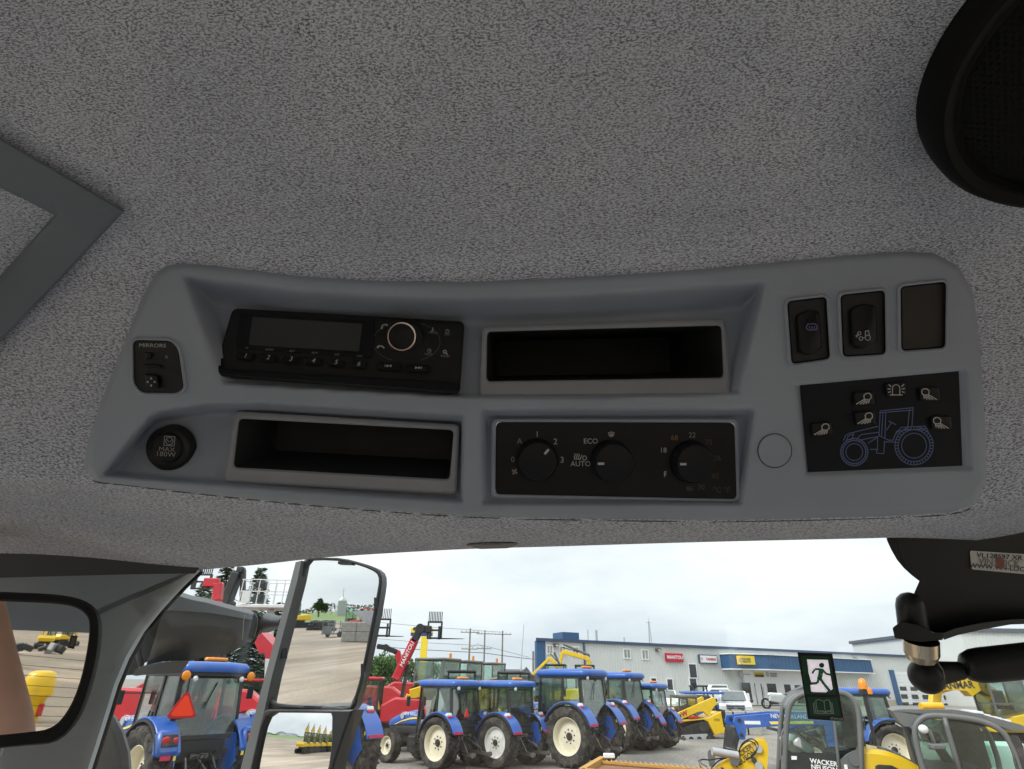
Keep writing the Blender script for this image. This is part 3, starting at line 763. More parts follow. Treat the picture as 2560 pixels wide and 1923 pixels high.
# ---- headliner sheet: ceiling, face round the console, rolled lower edge
EDGE = DL((-700, 1240), (0, 1236), (250, 1237), (430, 1231), (560, 1220), (700, 1205), (850, 1195), (1000, 1187), (1200, 1181), (1500, 1172), (1850, 1164), (1960, 1162), (2212, 1172), (3000, 1200))
BOT = DL((-700, 1030), (0, 1035), (200, 1045), (450, 1075), (700, 1100), (1000, 1122), (1300, 1130), (1600, 1132), (1900, 1125), (2050, 1116), (2130, 1095), (2300, 1060), (3000, 1060))
TOPC = [(-800, 640), (200, 640), (420, 640), (750, 672), (1150, 684), (1500, 672), (2000, 630), (2300, 606), (2700, 606), (3500, 606)]
def hl_depth(px, py):
    r = ray(px, py)
    r0 = ray(px, psm(TOPC, px)); dc = (D0+0.012)*(r0.z+0.15*r0.y)/max(0.05, (r.z+0.15*r.y))
    dp = D0+0.007
    k = 0.02; h = max(0, min(1, .5+.5*(dp-dc)/k)); d = dp*(1-h)+dc*h-k*h*(1-h)
    e = max(0.0, py-(psm(BOT, px)-6))
    d += 0.00105*e*e/(e+25)
    ef = max(0.0, min(1, (py-(psm(EDGE, px)-34))/34)); d += 0.010*ef*ef
    return d
mb = MB(); cols = [(-760+i*11) for i in range(372)]; rows = 176
EX = [(0, 0)]
uvs = []
grid = []
for i, px in enumerate(cols):
    e = psm(EDGE, px); col = []
    for j in range(rows):
        t = j/(rows-1); py = lerp(-420, e, t); col.append((P(px, py, hl_depth(px, py)), px, py))
    d = hl_depth(px, e)
    col.append((P(px, e-6, d+0.012), px, e+40)); col.append((P(px, e-60, d+0.05), px, e+80)); col.append((P(px, e-140, d+0.09), px, e+130))
    pre = []                                            # the ceiling runs on over the driver's head
    p0 = col[0][0]
    for q in range(6, 0, -1):
        pre.append((Vector((p0.x*(1+0.02*q), p0.y-0.22*q, p0.z+0.15*0.22*min(q, 2)-0.02*max(0, q-3))), None, None))
    grid.append(pre+col)
n = len(grid[0])
for i, col in enumerate(grid):
    a = 0.0; prev = None
    for (p, px, py) in col:
        if prev is not None: a += (p-prev).length
        prev = p; mb.v.append(tuple(p)); uvs.append((cols[i]*D0/F, -a))
cc, rr = np.meshgrid(np.array(cols, float), np.zeros(1))
for i in range(len(cols)-1):
    for j in range(n-1):
        k = i*n+j
        q = [grid[i][j], grid[i+1][j], grid[i+1][j+1], grid[i][j+1]]
        mb.f.append((k, k+n, k+n+1, k+1))
# cut the opening under the console
cent = []
for i in range(len(cols)-1):
    for j in range(n-1):
        a, b = grid[i][j], grid[i+1][j+1]
        cent.append(((a[1]+b[1])/2, (a[2]+b[2])/2) if a[1] is not None else (-9999, -9999))
ca = np.array(cent); sd = sdf(OUT, ca[:, 0], ca[:, 1])
mb.f = [f for f, s in zip(mb.f, sd) if s < 24]
mb.m = [0]*len(mb.f)
me = bpy.data.meshes.new("headliner"); me.from_pydata(mb.v, [], mb.f); me.materials.append(M_FAB)
uvl = me.uv_layers.new(name="UVMap")
lv = np.empty(len(me.loops), int); me.loops.foreach_get('vertex_index', lv)
uvl.data.foreach_set('uv', np.array(uvs)[lv].ravel())
me.polygons.foreach_set('use_smooth', [True]*len(me.polygons)); me.update()
hl = put("headliner", me, cab, (0, 0, -1.0))
hl['label'] = "pale grey flecked fabric headliner"
# small dark lamp slot in the headliner's lower edge
mb = MB(); px, py = D(1060, 1180); d = hl_depth(px, py)-0.004
def surfbox(polys, name, m, parent, off, thick):
    mb = MB()
    mb.loft([[P(x, y, hl_depth(x, y)-off+thick) for x, y in polys], [P(x, y, hl_depth(x, y)-off) for x, y in polys]], 0)
    return cabpart(mb, name, m, False, None, parent)
slot = surfbox(rpoly([(1164, 1363), (1200, 1359), (1285, 1358), (1296, 1362), (1270, 1371), (1200, 1373)], 5), "edge_clip", mat("brown grey clip", (0.06, 0.05, 0.048), 0.5), cab, 0.005, 0.02)
surfbox(rpoly([(1196, 1363), (1250, 1361.5), (1258, 1364), (1200, 1367)], 2), "clip_slot", M_BLK, cab, 0.0058, 0.004)
# grey roof frame, upper left
fo = [(-330, 160), (-100, 285), (0, 345), (160, 437), (312, 527), (160, 690), (0, 855), (-120, 985), (-300, 985)]
fi = [(-260, 340), (-100, 420), (0, 470), (70, 503), (136, 538), (70, 612), (0, 690), (-90, 785), (-230, 785)]
mb = MB()
def sub(poly, k=6):
    out = []
    for a, b in zip(poly, poly[1:]+poly[:1]): out += [(lerp(a[0], b[0], i/k), lerp(a[1], b[1], i/k)) for i in range(k)]
    return out
so, si = sub(fo), sub(fi)
A = lambda ps, off: [P(x, y, hl_depth(x, y)-off) for x, y in ps]
mb.loft([A(so, -0.004), A(so, 0.006), A(inset(so, 6), 0.0095), A(inset(so, 18), 0.0105), A(inset(si, -18), 0.0105), A(inset(si, -6), 0.0095), A(si, 0.006), A(si, -0.004)], 0, cap=False)
cabpart(mb, "roof_frame", M_TRIM, True, 40)

# ---- speaker pod, upper right
spk = empty("ceiling_speaker", label="round black speaker pod with honeycomb grille on the headliner, upper right", cat="speaker")
sc = P(2730, 112, hl_depth(2730, 112)); spk.location = sc
nrm = Vector((0, -0.15, -1)).normalized()
nrm = (nrm + (CAM-sc).normalized()*0.45).normalized()
xv = (RT - nrm*RT.dot(nrm)).normalized(); yv = nrm.cross(xv)
SM = Matrix((xv, yv, nrm)).transposed().to_4x4()
spk.matrix_world = Matrix.Translation(sc+nrm*0.016) @ SM
R_ = 0.0860
mb = MB(); mb.lathe([(-0.06, R_*0.99), (0.0, R_), (0.012, R_*0.985), (0.022, R_*0.94), (0.026, R_*0.90), (0.023, R_*0.84), (0.024, R_*0.82), (0.019, R_*0.795), (0.014, R_*0.79)], (0, 0, 0), 'z', 72)
mb.build("speaker_rim", mat("matte black rim", (0.007, 0.0072, 0.0072), 0.6, var=0.15, spec=0.15), spk, True, 50)
mb = MB(); mb.lathe([(0.0150, R_*0.795), (0.0158, R_*0.5), (0.016, 0.0003)], (0, 0, 0), 'z', 48); mb.build("grille_back", mat("speaker dark back", (0.003, 0.003, 0.003), 0.9), spk, True)
mb = MB(); a = 0.0021                                       # honeycomb mesh, too many holes to count
q = 0
for iy in range(-40, 41):
    for ix in range(-40, 41):
        cx_ = ix*a*1.732+(iy & 1)*a*0.866; cy_ = iy*a*1.5
        if cx_*cx_+cy_*cy_ > (R_*0.765)**2 or cx_ > 0.028: continue
        h1 = [Vector((cx_+a*1.0*cos(pi/6+t*pi/3), cy_+a*1.0*sin(pi/6+t*pi/3), 0.0178)) for t in range(6)]
        h2 = [Vector((cx_+a*0.70*cos(pi/6+t*pi/3), cy_+a*0.70*sin(pi/6+t*pi/3), 0.0178)) for t in range(6)]
        mb.add(h1+h2, [(t, (t+1) % 6, 6+(t+1) % 6, 6+t) for t in range(6)])
g = mb.build("speaker_grille", mat("grille black", (0.006, 0.0065, 0.006), 0.6, spec=0.15), spk); g['kind'] = 'stuff'

# ---- front pillar with seal
PR = [(497, 1426), (455, 1466), (405, 1520), (358, 1578), (320, 1645), (292, 1712), (268, 1790), (246, 1860), (222, 1935), (170, 2120), (120, 2300)]
def pill(off, dd, k=0): return [P(x+off, y, dd-0.10*(1426-y)/-900*0) for x, y in PR]
mb = MB(); rings = []
for (x, y) in PR:
    d = 0.70
    rings.append([P(x, y, d+0.05), P(x+3, y+2, d+0.015), P(x-6, y-2, d-0.004), P(x-30, y-6, d-0.012), P(x-150, y-10, d-0.03), P(x-330, y-10, d-0.045), P(x-620, y, d-0.06), P(x-620, y, d+0.05)])
mb.loft(rings, 0)
cabpart(mb, "front_pillar", M_PILLAR, True, 50)
mb = MB(); mb.tube([P(x+5, y+2, 0.728) for x, y in PR], 0.004, 8); cabpart(mb, "pillar_seal", M_RUB, True)
# dark header piece above the pillar
mb = MB(); mb.loft([[P(-350, 1380, d), P(520, 1390, d), P(488, 1434, d), P(330, 1436, d), P(100, 1442, d), P(-100, 1448, d), P(-350, 1455, d)] for d in (0.615, 0.66)], 0)
cabpart(mb, "pillar_header", mat("dark grey header", (0.05, 0.055, 0.06), .6), False)
# windscreen
WY = 0.72
mb = MB(); mb.box((0.18, WY, 1.9), (1.42, 0.005, 1.7)); ws = cabpart(mb, "windscreen", G_WIND)
# right front pillar, rear posts, roof, sills, floor, rear frame
mb = MB(); mb.bar((0.93, 0.66, 1.0), (0.90, 0.62, 2.85), 0.10, 0.10, ch=0.02); cabpart(mb, "front_pillar", M_PILLAR, True, 40)
for sx in (-1, 1):
    mb = MB(); mb.bar((sx*0.80+0.1, -0.35, 1.0), (sx*0.78+0.1, -0.35, 2.82), 0.06, 0.08, ch=0.015); cabpart(mb, "centre_post", M_PILLAR, True, 40)
    mb = MB(); mb.bar((sx*0.78+0.1, -1.05, 1.0), (sx*0.70+0.1, -1.05, 2.80), 0.07, 0.09, ch=0.015); cabpart(mb, "rear_post", M_PILLAR, True, 40)
    mb = MB(); mb.box((sx*0.84+0.1, -0.2, 1.05), (0.05, 1.75, 0.2)); cabpart(mb, "side_panel", M_PILLAR)
    mb = MB(); mb.box((sx*0.83+0.1, 0.16, 1.98), (0.006, 0.95, 1.66)); cabpart(mb, "door_glass", G_WIND)
    mb = MB(); mb.box((sx*0.81+0.1, -0.70, 1.98), (0.006, 0.66, 1.66)); cabpart(mb, "side_glass", G_WIND)
mb = MB(); mb.box((0.1, -0.2, 0.98), (1.66, 1.8, 0.06)); cabpart(mb, "cab_floor", mat("pale bounce cab floor mat", (0.66, 0.67, 0.69), 0.9))  # extra pale so the unseen floor bounces light up to the headliner
mb = MB(); mb.box((0.1, -0.35, 2.93), (1.8, 2.3, 0.10), ch=0.04); cabpart(mb, "roof_shell", mat("roof shell white", (0.35, 0.36, 0.38), 0.5), True, 40)
mb = MB(); mb.box((0.1, -1.05, 2.70), (1.5, 0.07, 0.36)); cabpart(mb, "rear_header", M_PILLAR)
mb = MB(); mb.box((0.1, -1.06, 1.15), (1.5, 0.05, 0.35)); cabpart(mb, "rear_panel", M_PILLAR)
for sx in (-1, 1):
    mb = MB(); mb.box((sx*0.80+0.1, -0.2, 2.80), (0.12, 1.8, 0.16), ch=0.03); cabpart(mb, "roof_rail", mat("pale roof rail", (0.6, 0.6, 0.62), .8), True, 40)
# dashboard and seat below the frame
mb = MB(); mb.prism([(0.4, 1.0), (0.66, 1.0), (0.66, 1.42), (0.58, 1.50), (0.46, 1.46)], -0.22, 0.36, 'x', ch=0.03); cabpart(mb, "dashboard", M_BLK, True, 40)
mb = MB(); mb.box((0.1, -0.62, 1.35), (0.5, 0.5, 0.14), ch=0.05); mb.box((0.1, -0.88, 1.72), (0.48, 0.13, 0.66), ch=0.05); cabpart(mb, "driver_seat", mat("grey seat cloth", (0.42, 0.43, 0.45), 0.9, bump=0.2, bscale=200), True, 40)
# rear window with heater wires
mb = MB(); mb.box((0.1, -1.05, 1.93), (1.44, 0.005, 1.2)); rw = cabpart(mb, "rear_window", G_REAR)
M_WIRE = mat("heater wire", (0.03, 0.025, 0.02), 0.6)
for i in range(38):
    z = 1.50+0.026*i
    mb = MB(); mb.box((0.1, -1.045, z), (1.36, 0.002, 0.0013), Matrix.Rotation(radians(5), 3, 'Y')); cabpart(mb, "heater_wire", M_WIRE, parent=rw)

# ---- emergency exit sticker on the windscreen
stk = empty("exit_sticker", label="green and white emergency exit sticker with running figure and open book on the windscreen", cat="sticker")
def film(name, col, tr):
    m, t, b = _nodes(name); N, L = t.nodes, t.links; b.inputs['Base Color'].default_value = (*col, 1); b.inputs['Roughness'].default_value = .5
    tl = N.new("ShaderNodeBsdfTranslucent"); tl.inputs[0].default_value = (*[min(1, c*tr) for c in col], 1); ad = N.new("ShaderNodeAddShader"); o = [n for n in N if n.type == 'OUTPUT_MATERIAL'][0]
    L.new(b.outputs[0], ad.inputs[0]); L.new(tl.outputs[0], ad.inputs[1]); L.new(ad.outputs[0], o.inputs[0]); return m
M_GRN = film("sticker green", (0.010, 0.06, 0.03), 1.2); M_STB = mat("sticker black", (0.006, 0.006, 0.007), 0.45)
M_STW = film("sticker white", (0.5, 0.48, 0.5), 1.9); M_STL = film("sticker line white", (0.5, 0.55, 0.5), 1.0)
def R4(x, y): return (1860+x*.3507, 1340+y*.3507)
yS = WY-0.006
def spoly(pts, dy, name, m, parent=stk, thick=0.0004):
    mb = MB(); v = [atY(*R4(*p), yS-dy) for p in pts]
    mb.loft([v, [q+Vector((0, -thick, 0)) for q in v]], 0)
    return mb.build(name, m, parent)
stk.location = (0, 0, 0)
so_ = [(380, 830), (628, 838), (712, 1322), (455, 1305)]; f1 = [(403, 852), (612, 858), (655, 1130), (440, 1128)]; f2 = [(452, 1150), (662, 1152), (690, 1285), (472, 1282)]; dw = [(447, 880), (597, 884), (636, 1118), (478, 1112)]
mid_l, mid_r = (431, 1139), (681, 1141)
for q in ([so_[0], so_[1], f1[1], f1[0]], [so_[1], mid_r, f1[2], f1[1]], [so_[0], f1[0], f1[3], mid_l], [mid_l, f1[3], f1[2], mid_r, f2[1], f2[0]], [mid_r, so_[2], f2[2], f2[1]], [mid_l, f2[0], f2[3], so_[3]], [f2[3], f2[2], so_[2], so_[3]]): spoly(q, 0, "sticker_border", M_STB)
for q in ([f1[0], f1[1], dw[1], dw[0]], [f1[1], f1[2], dw[2], dw[1]], [f1[2], f1[3], dw[3], dw[2]], [f1[3], f1[0], dw[0], dw[3]], f2): spoly(q, 0.0002, "green_field", M_GRN)
spoly(dw, 0.0004, "doorway", M_STW)
spoly([(447, 985), (462, 985), (480, 1050), (470, 1060), (478, 1112), (468, 1112)], 0.0008, "step_edge", M_GRN)
spoly(circ(553, 922, 18, 18), 0.0016, "figure_head", M_GRN)
spoly([(575, 1122), (610, 1098), (606, 1112), (632, 1090), (636, 1120)], 0.0014, "door_shadow", M_GRN)
def sline(lines, w, dy, name, m):
    mb = MB()
    for ln in lines:
        for a, b in zip(ln, ln[1:]):
            a, b = Vector(a), Vector(b); d_ = (b-a).normalized(); n_ = Vector((-d_.y, d_.x))*w/2
            mb.add([atY(*R4(*p), yS-dy) for p in (a+n_, b+n_, b-n_, a-n_)], [(0, 1, 2, 3)])
    return mb.build(name, m, stk)
sline([[(512, 1172), (530, 1165), (552, 1172), (570, 1180), (588, 1168), (608, 1170), (622, 1250), (600, 1244), (580, 1256), (560, 1246), (522, 1248), (512, 1172)], [(570, 1180), (580, 1256)],
       [(502, 1182), (512, 1256), (560, 1254), (582, 1262), (604, 1252), (630, 1258), (618, 1180)], [(492, 1192), (502, 1264), (580, 1268), (640, 1266), (628, 1190)]], 3.2, 0.0012, "book_outline", M_STL)
for pts, w in (([(550, 945), (546, 985), (536, 1024)], 34), ([(556, 952), (588, 984), (622, 990)], 15), ([(540, 950), (506, 950), (486, 982)], 15), ([(540, 1012), (572, 1058), (612, 1106)], 19), ([(534, 1014), (522, 1050), (452, 1054)], 18)): sline([pts], w, 0.0012, "figure_limb", M_GRN)
q0, q1 = atY(*R4(620, 1302), yS-0.0012), atY(*R4(700, 1309), yS-0.0012)
xd = (q1-q0).normalized(); zd = Vector((0, -1, 0)); yd = zd.cross(xd)
lettering("47949308", 0.0034, Matrix.Translation((q0+q1)/2) @ Matrix((xd, yd, zd)).transposed().to_4x4(), M_STL, stk)

# ---- window latch and gas strut, lower right
lat = empty("window_latch", label="black window hinge bracket with domed pin and zinc sleeve, lower right under the headliner", cat="hinge")
DL_ = 0.52
def p4(x, y, d): return P(*R4(x, y), d)
hub = [(1010, -60), (1018, 30), (1050, 100), (1090, 170), (1140, 230), (1195, 280), (1250, 322), (1205, 425), (1195, 520), (1230, 640), (1420, 715), (1520, 690), (1700, 640), (1900, 615), (2150, 605), (2300, 590), (2300, -60)]
mb = MB(); mb.loft([[p4(x, y, d) for x, y in hub] for d in (0.515, 0.56)], 0); mb.build("bracket_body", M_BLK, lat)
mb = MB(); mb.tube([p4(1090, 20, 0.512), p4(1105, 100, 0.512), p4(1150, 210, 0.512), p4(1235, 300, 0.512)], 0.0006, 6); mb.build("bracket_edge", M_BLK2, lat)
mb = MB(); a, b = p4(1215, 705, DL_-0.012), p4(1186, 500, DL_-0.012); ax = (b-a).normalized(); r = 0.0116
rings = []
xo = ax.orthogonal().normalized(); yo = ax.cross(xo)
L0 = (b-a).length
for (t, q) in ((0, 1.03), (L0*.6, 1), (L0, .98), (L0+r*.5, .86), (L0+r*.8, .6), (L0+r*.98, .2)):
    rings.append([a+ax*t+xo*(r*q*cos(2*pi*i/28))+yo*(r*q*sin(2*pi*i/28)) for i in range(28)])
mb.loft(rings, 0); mb.build("domed_pin", M_BLK, lat, True, 60)
mb = MB(); mb.loft([[p4(x, y, d) for x, y in rpoly([(1058, 655), (1120, 610), (1250, 640), (1350, 690), (1425, 688), (1418, 742), (1250, 756), (1075, 730)], 12, 3)] for d in (DL_-0.03, DL_+0.02)], 0); mb.build("flange", M_BLK, lat)
mb = MB(); mb.loft([[p4(x, y, d) for x, y in [(1412, 700), (1500, 660), (1700, 620), (1900, 596), (2200, 585), (2200, 622), (1900, 632), (1700, 668), (1520, 708), (1425, 742)]] for d in (DL_-0.02, DL_)], 0); mb.build("bracket_arm", mat("dark grey satin metal", (0.05, 0.055, 0.055), 0.4), lat)
mb = MB(); a, b = p4(1260, 742, DL_-0.012), p4(1268, 882, DL_-0.012); mb.cyl(a, a.lerp(b, .65), 0.0138, 28, r2=0.0136); mb.cyl(a.lerp(b, .65), b, 0.0136, 28, r2=0.0110); mb.build("zinc_sleeve", M_ZINC, lat, True, 40)
mb = MB(); mb.cyl(b, p4(1285, 950, DL_-0.012), 0.0056, 16); mb.build("pin_stem", mat("grey steel", (0.35, 0.33, 0.30), 0.35, 1.0), lat, True, 40)
strut = empty("gas_strut", label="black gas strut with ball socket running off to the right below the hinge bracket", cat="gas strut")
mb = MB(); mb.ball(p4(1300, 1000, DL_-0.012), 0.0142, 14); mb.build("ball_socket", M_BLK, strut, True)
mb = MB(); mb.cyl(p4(1330, 985, DL_-0.012), p4(1545, 960, DL_-0.012), 0.0105, 24, r2=0.0072); mb.build("socket_neck", M_BLK, strut, True, 40)
mb = MB(); mb.tube([p4(1380, 900, DL_-0.024), p4(1420, 960, DL_-0.026), p4(1430, 1010, DL_-0.026), p4(1415, 1045, DL_-0.024)], 0.0005, 6); mb.build("spring_clip", mat("clip wire", (0.3, 0.26, 0.2), 0.3, 1.0), strut, True)
mb = MB(); A0, A1 = p4(1612, 930, DL_-0.014), p4(2500, 838, DL_-0.02); dd = (A1-A0).normalized()
xo = dd.orthogonal().normalized(); yo = dd.cross(xo)
rings = [[A0+dd*t+xo*(q*cos(2*pi*i/28))+yo*(q*sin(2*pi*i/28)) for i in range(28)] for t, q in ((-0.006, 0.007), (-0.003, 0.011), (0.004, 0.0136), (0.012, 0.0142), (0.2, 0.0150))]
mb.loft(rings, 0); mb.build("strut_body", M_BLK, strut, True, 50)
lab = empty("bracket_label", label="silver adhesive label with black web address on the hinge bracket", cat="label")
LQ = rpoly([(1610, 105), (2300, 148), (2300, 300), (1622, 238)], 16, 4)
mb = MB(); mb.loft([[p4(x, y, d) for x, y in LQ] for d in (0.5146, 0.5142)], 0); mb.build("label_sheet", M_LABEL, lab)
def ltext(s, x, y, h, m, rot, sx=1.0, bold=0.0):
    M = Matrix.Translation(p4(x, y, 0.5138)) @ CAMROT.to_4x4() @ Matrix.Rotation(radians(rot), 4, 'Z')
    return lettering(s, h*.3507*1.39*0.5138/F, M, m, lab, bold, 0, sx)
M_INK = mat("black ink", (0.012, 0.012, 0.014), 0.6)
ltext("VL128597 XR", 1822, 148, 34, M_INK, -4.0, 1.22, 0.012); ltext("WWW.VIN-LOCK.COM", 1890, 232, 33, M_INK, -4.0, 1.18, 0.012)
ltext("VIN LOCK", 1820, 192, 46, mat("grey ink", (0.25, 0.24, 0.23), 0.6), -4.0, 1.0, 0.02)
mb = MB(); mb.loft([[p4(x, y, d) for x, y in rpoly([(1790, 175), (1825, 145), (1860, 180), (1850, 225), (1810, 232)], 14, 4)] for d in (0.5138, 0.5134)], 0); mb.build("red_mark", mat("faded red ink", (0.28, 0.09, 0.07), 0.6), lab)
# ================================================================== YARD: ground, dealership, poles, trees
FA = atY(1341, 1601, 57.0); FB = atY(2397, 1649, 82.0)
FU = Vector((FB.x-FA.x, FB.y-FA.y, 0)).normalized(); FN = Vector((FU.y, -FU.x, 0))      # facade direction, outward normal
FTOP, FBASE = 6.0, 0.85
def fdist(x, y): return (Vector((x, y, 0))-Vector((FA.x, FA.y, 0))).dot(FN)              # metres in front of the facade
def gz(x, y):                                                                            # the yard climbs a little to the building
    if y < 20: return 0.0
    return FBASE*sstep((20-fdist(x, y))/17.0)*sstep((x+20)/22.0)
def ground_mat():
    m, t, b = _nodes("yard gravel"); N, L = t.nodes, t.links
    g = N.new("ShaderNodeNewGeometry")
    def nz(sc, det, sx=1, sy=1, rot=0, rough=.6):
        mp_ = N.new("ShaderNodeMapping"); mp_.inputs['Scale'].default_value = (sx, sy, 1); mp_.inputs['Rotation'].default_value = (0, 0, rot); L.new(g.outputs['Position'], mp_.inputs[0])
        n = N.new("ShaderNodeTexNoise"); n.inputs['Scale'].default_value = sc; n.inputs['Detail'].default_value = det; n.inputs['Roughness'].default_value = rough; L.new(mp_.outputs[0], n.inputs['Vector']); return n.outputs['Fac']
    def rp(x, a, b_, c0, c1):
        r = N.new("ShaderNodeValToRGB"); r.color_ramp.elements[0].position = a; r.color_ramp.elements[1].position = b_; r.color_ramp.elements[0].color = (*c0, 1); r.color_ramp.elements[1].color = (*c1, 1); L.new(x, r.inputs[0]); return r.outputs[0]
    base = rp(nz(0.07, 6), .38, .62, (0.185, 0.178, 0.164), (0.31, 0.292, 0.258))
    tr = rp(nz(0.16, 5, 3.2, .35, 0.35), .45, .64, (0, 0, 0), (0.6,)*3)
    m1 = N.new("ShaderNodeMixRGB"); L.new(tr, m1.inputs[0]); L.new(base, m1.inputs[1]); m1.inputs[2].default_value = (0.34, 0.31, 0.265, 1)
    st = rp(nz(9, 4), .33, .68, (0.62,)*3, (1.25,)*3)
    m2 = N.new("ShaderNodeMixRGB"); m2.blend_type = 'MULTIPLY'; m2.inputs[0].default_value = 1; L.new(m1.outputs[0], m2.inputs[1]); L.new(st, m2.inputs[2])
    wt = rp(nz(0.35, 5), .57, .70, (0, 0, 0), (0.45,)*3)
    m3 = N.new("ShaderNodeMixRGB"); L.new(wt, m3.inputs[0]); L.new(m2.outputs[0], m3.inputs[1]); m3.inputs[2].default_value = (0.16, 0.155, 0.145, 1)
    sp = N.new("ShaderNodeSeparateXYZ"); L.new(g.outputs['Position'], sp.inputs[0])
    mr = N.new("ShaderNodeMapRange"); mr.inputs['From Min'].default_value = 14; mr.inputs['From Max'].default_value = 4; L.new(sp.outputs['Y'], mr.inputs['Value'])
    dr = rp(nz(0.22, 7, 1, .25, 0.5), .34, .66, (0.33, 0.265, 0.20), (0.53, 0.445, 0.355)); ds = N.new("ShaderNodeMixRGB"); ds.blend_type = 'MULTIPLY'; ds.inputs[0].default_value = 1; L.new(dr, ds.inputs[1]); L.new(rp(nz(7, 5), .3, .7, (0.8,)*3, (1.15,)*3), ds.inputs[2])
    tk = N.new("ShaderNodeMixRGB"); tk.blend_type = 'MULTIPLY'; tk.inputs[0].default_value = 1; L.new(ds.outputs[0], tk.inputs[1]); L.new(rp(nz(0.55, 6, 1, .12, 0.62), .36, .64, (0.62, 0.61, 0.62), (1.1,)*3), tk.inputs[2]); ds = tk
    dk = rp(nz(0.05, 4, 1, 1, 1), .5, .62, (0, 0, 0), (0.75,)*3); dd_ = N.new("ShaderNodeMixRGB"); L.new(dk, dd_.inputs[0]); L.new(ds.outputs[0], dd_.inputs[1]); dd_.inputs[2].default_value = (0.25, 0.215, 0.175, 1)
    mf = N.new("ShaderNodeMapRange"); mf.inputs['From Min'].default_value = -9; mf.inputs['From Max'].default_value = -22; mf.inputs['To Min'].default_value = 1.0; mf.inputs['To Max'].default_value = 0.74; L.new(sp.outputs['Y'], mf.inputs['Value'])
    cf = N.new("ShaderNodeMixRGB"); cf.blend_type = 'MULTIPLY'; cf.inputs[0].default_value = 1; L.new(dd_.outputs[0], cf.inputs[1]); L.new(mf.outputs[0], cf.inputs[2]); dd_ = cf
    m4 = N.new("ShaderNodeMixRGB"); L.new(mr.outputs[0], m4.inputs[0]); L.new(m3.outputs[0], m4.inputs[1]); L.new(dd_.outputs[0], m4.inputs[2]); m3 = m4
    L.new(m3.outputs[0], b.inputs['Base Color']); b.inputs['Roughness'].default_value = 0.95; b.inputs['Specular IOR Level'].default_value = 0.2
    bp = N.new("ShaderNodeBump"); bp.inputs['Strength'].default_value = 0.6; bp.inputs['Distance'].default_value = 0.04; L.new(nz(6, 6), bp.inputs['Height']); L.new(bp.outputs[0], b.inputs['Normal'])
    return m
M_GRAVEL = ground_mat()
mb = MB(); gx = [-3000, -900, -300, -120, -70, -50, -40]+[-34+i*2.5 for i in range(46)]+[90, 110, 150, 300, 900, 3000]; gy = [-3000, -900, -300, -120, -60, -30, 0, 15]+[20+i*2.5 for i in range(40)]+[130, 170, 300, 900, 3000]
for y in gy:
    for x in gx: mb.v.append((x, y, gz(x, y)))
n = len(gx)
for j in range(len(gy)-1):
    for i in range(n-1): mb.f.append((j*n+i, j*n+i+1, (j+1)*n+i+1, (j+1)*n+i))
mb.m = [0]*len(mb.f); tag(mb.build("ground", M_GRAVEL, None, True), kind='structure')

M_WALLW = mat("white ribbed steel", (0.60, 0.62, 0.60), 0.5, var=0.04, scale=0.5)
M_BLUET = mat("blue steel trim", (0.035, 0.10, 0.21), 0.45, var=0.08, scale=1)
M_NAVY = mat("navy roof trim", (0.045, 0.075, 0.14), 0.45, var=0.08, scale=1)
M_WTRIM = mat("white trim", (0.75, 0.76, 0.76), 0.5, var=0.03)
M_WINDK = mat("dark window glass", (0.012, 0.018, 0.022), 0.05, var=0.3, scale=0.8, spec=0.8)
M_WINBR = mat("brown window blind", (0.05, 0.028, 0.02), 0.25, var=0.2, scale=2)
M_WINLT = mat("window curtain", (0.30, 0.31, 0.28), 0.3, var=0.25, scale=1.2)
M_CONC = mat("concrete", (0.36, 0.35, 0.32), 0.9, var=0.18, scale=2, bump=0.3, bscale=12, dirt=(0.16, 0.15, 0.13), dirt_amt=0.35)
M_FOUND = mat("foundation", (0.42, 0.38, 0.30), 0.9, var=0.1)
M_REDS = mat("red sign", (0.50, 0.012, 0.04), 0.4, var=0.06); M_YELS = mat("yellow sign", (0.78, 0.58, 0.03), 0.4, var=0.05)
M_LTXT = mat("dark sign print", (0.05, 0.045, 0.03), 0.5); M_REDP = mat("red sign print", (0.5, 0.03, 0.05), 0.5)
M_STEELP = mat("galvanised steel", (0.42, 0.43, 0.44), 0.5, 0.3, var=0.1); M_WOOD = mat("weathered pole wood", (0.22, 0.19, 0.155), 0.9, var=0.2, scale=3)
def FP(px, py, off=0.0):                              # pixel on the facade plane, off metres in front of it
    r = ray(px, py); o = FA+FN*off; t = (o-CAM).dot(FN)/r.dot(FN); return CAM+r*t
def fs(px, off=0.0): return (FP(px, 1700, off)-FA).dot(FU)
def fq(x, y, off=0.0): return FA+FU*x+FN*off+Vector((0, 0, y-FA.z))          # facade coords (metres along, world z)
def R3(x, y): return (1250+x*.3507, 1340+y*.3507)
def R6(x, y): return (1640+x*.1718, 1580+y*.1718)
def R88(x, y): return (2160+x*.1808, 1640+y*.1808)
shop = empty("dealership_building", (FA.x, FA.y, FBASE), label="long white ribbed dealership building with blue trim, signs and glass entrance", cat="building")
SL = (FB-FA).dot(FU)+3
def sbuild(mb, name, m, parent=None, smooth=False, **k):
    p = parent or shop; o = mb.build(name, m, p, smooth, 40 if smooth else None, **k)
    if p is shop: o.location = -Vector((FA.x, FA.y, FBASE))
    return o
def fbox(mb, x0, x1, z0, z1, o0, o1, mi=0):
    vs = [fq(x, z, o) for x in (x0, x1) for o in (o0, o1) for z in (z0, z1)]
    return mb.add(vs, [(0, 1, 3, 2), (4, 6, 7, 5), (0, 4, 5, 1), (2, 3, 7, 6), (0, 2, 6, 4), (1, 5, 7, 3)], mi)
BK = Vector((4, 24, 0))
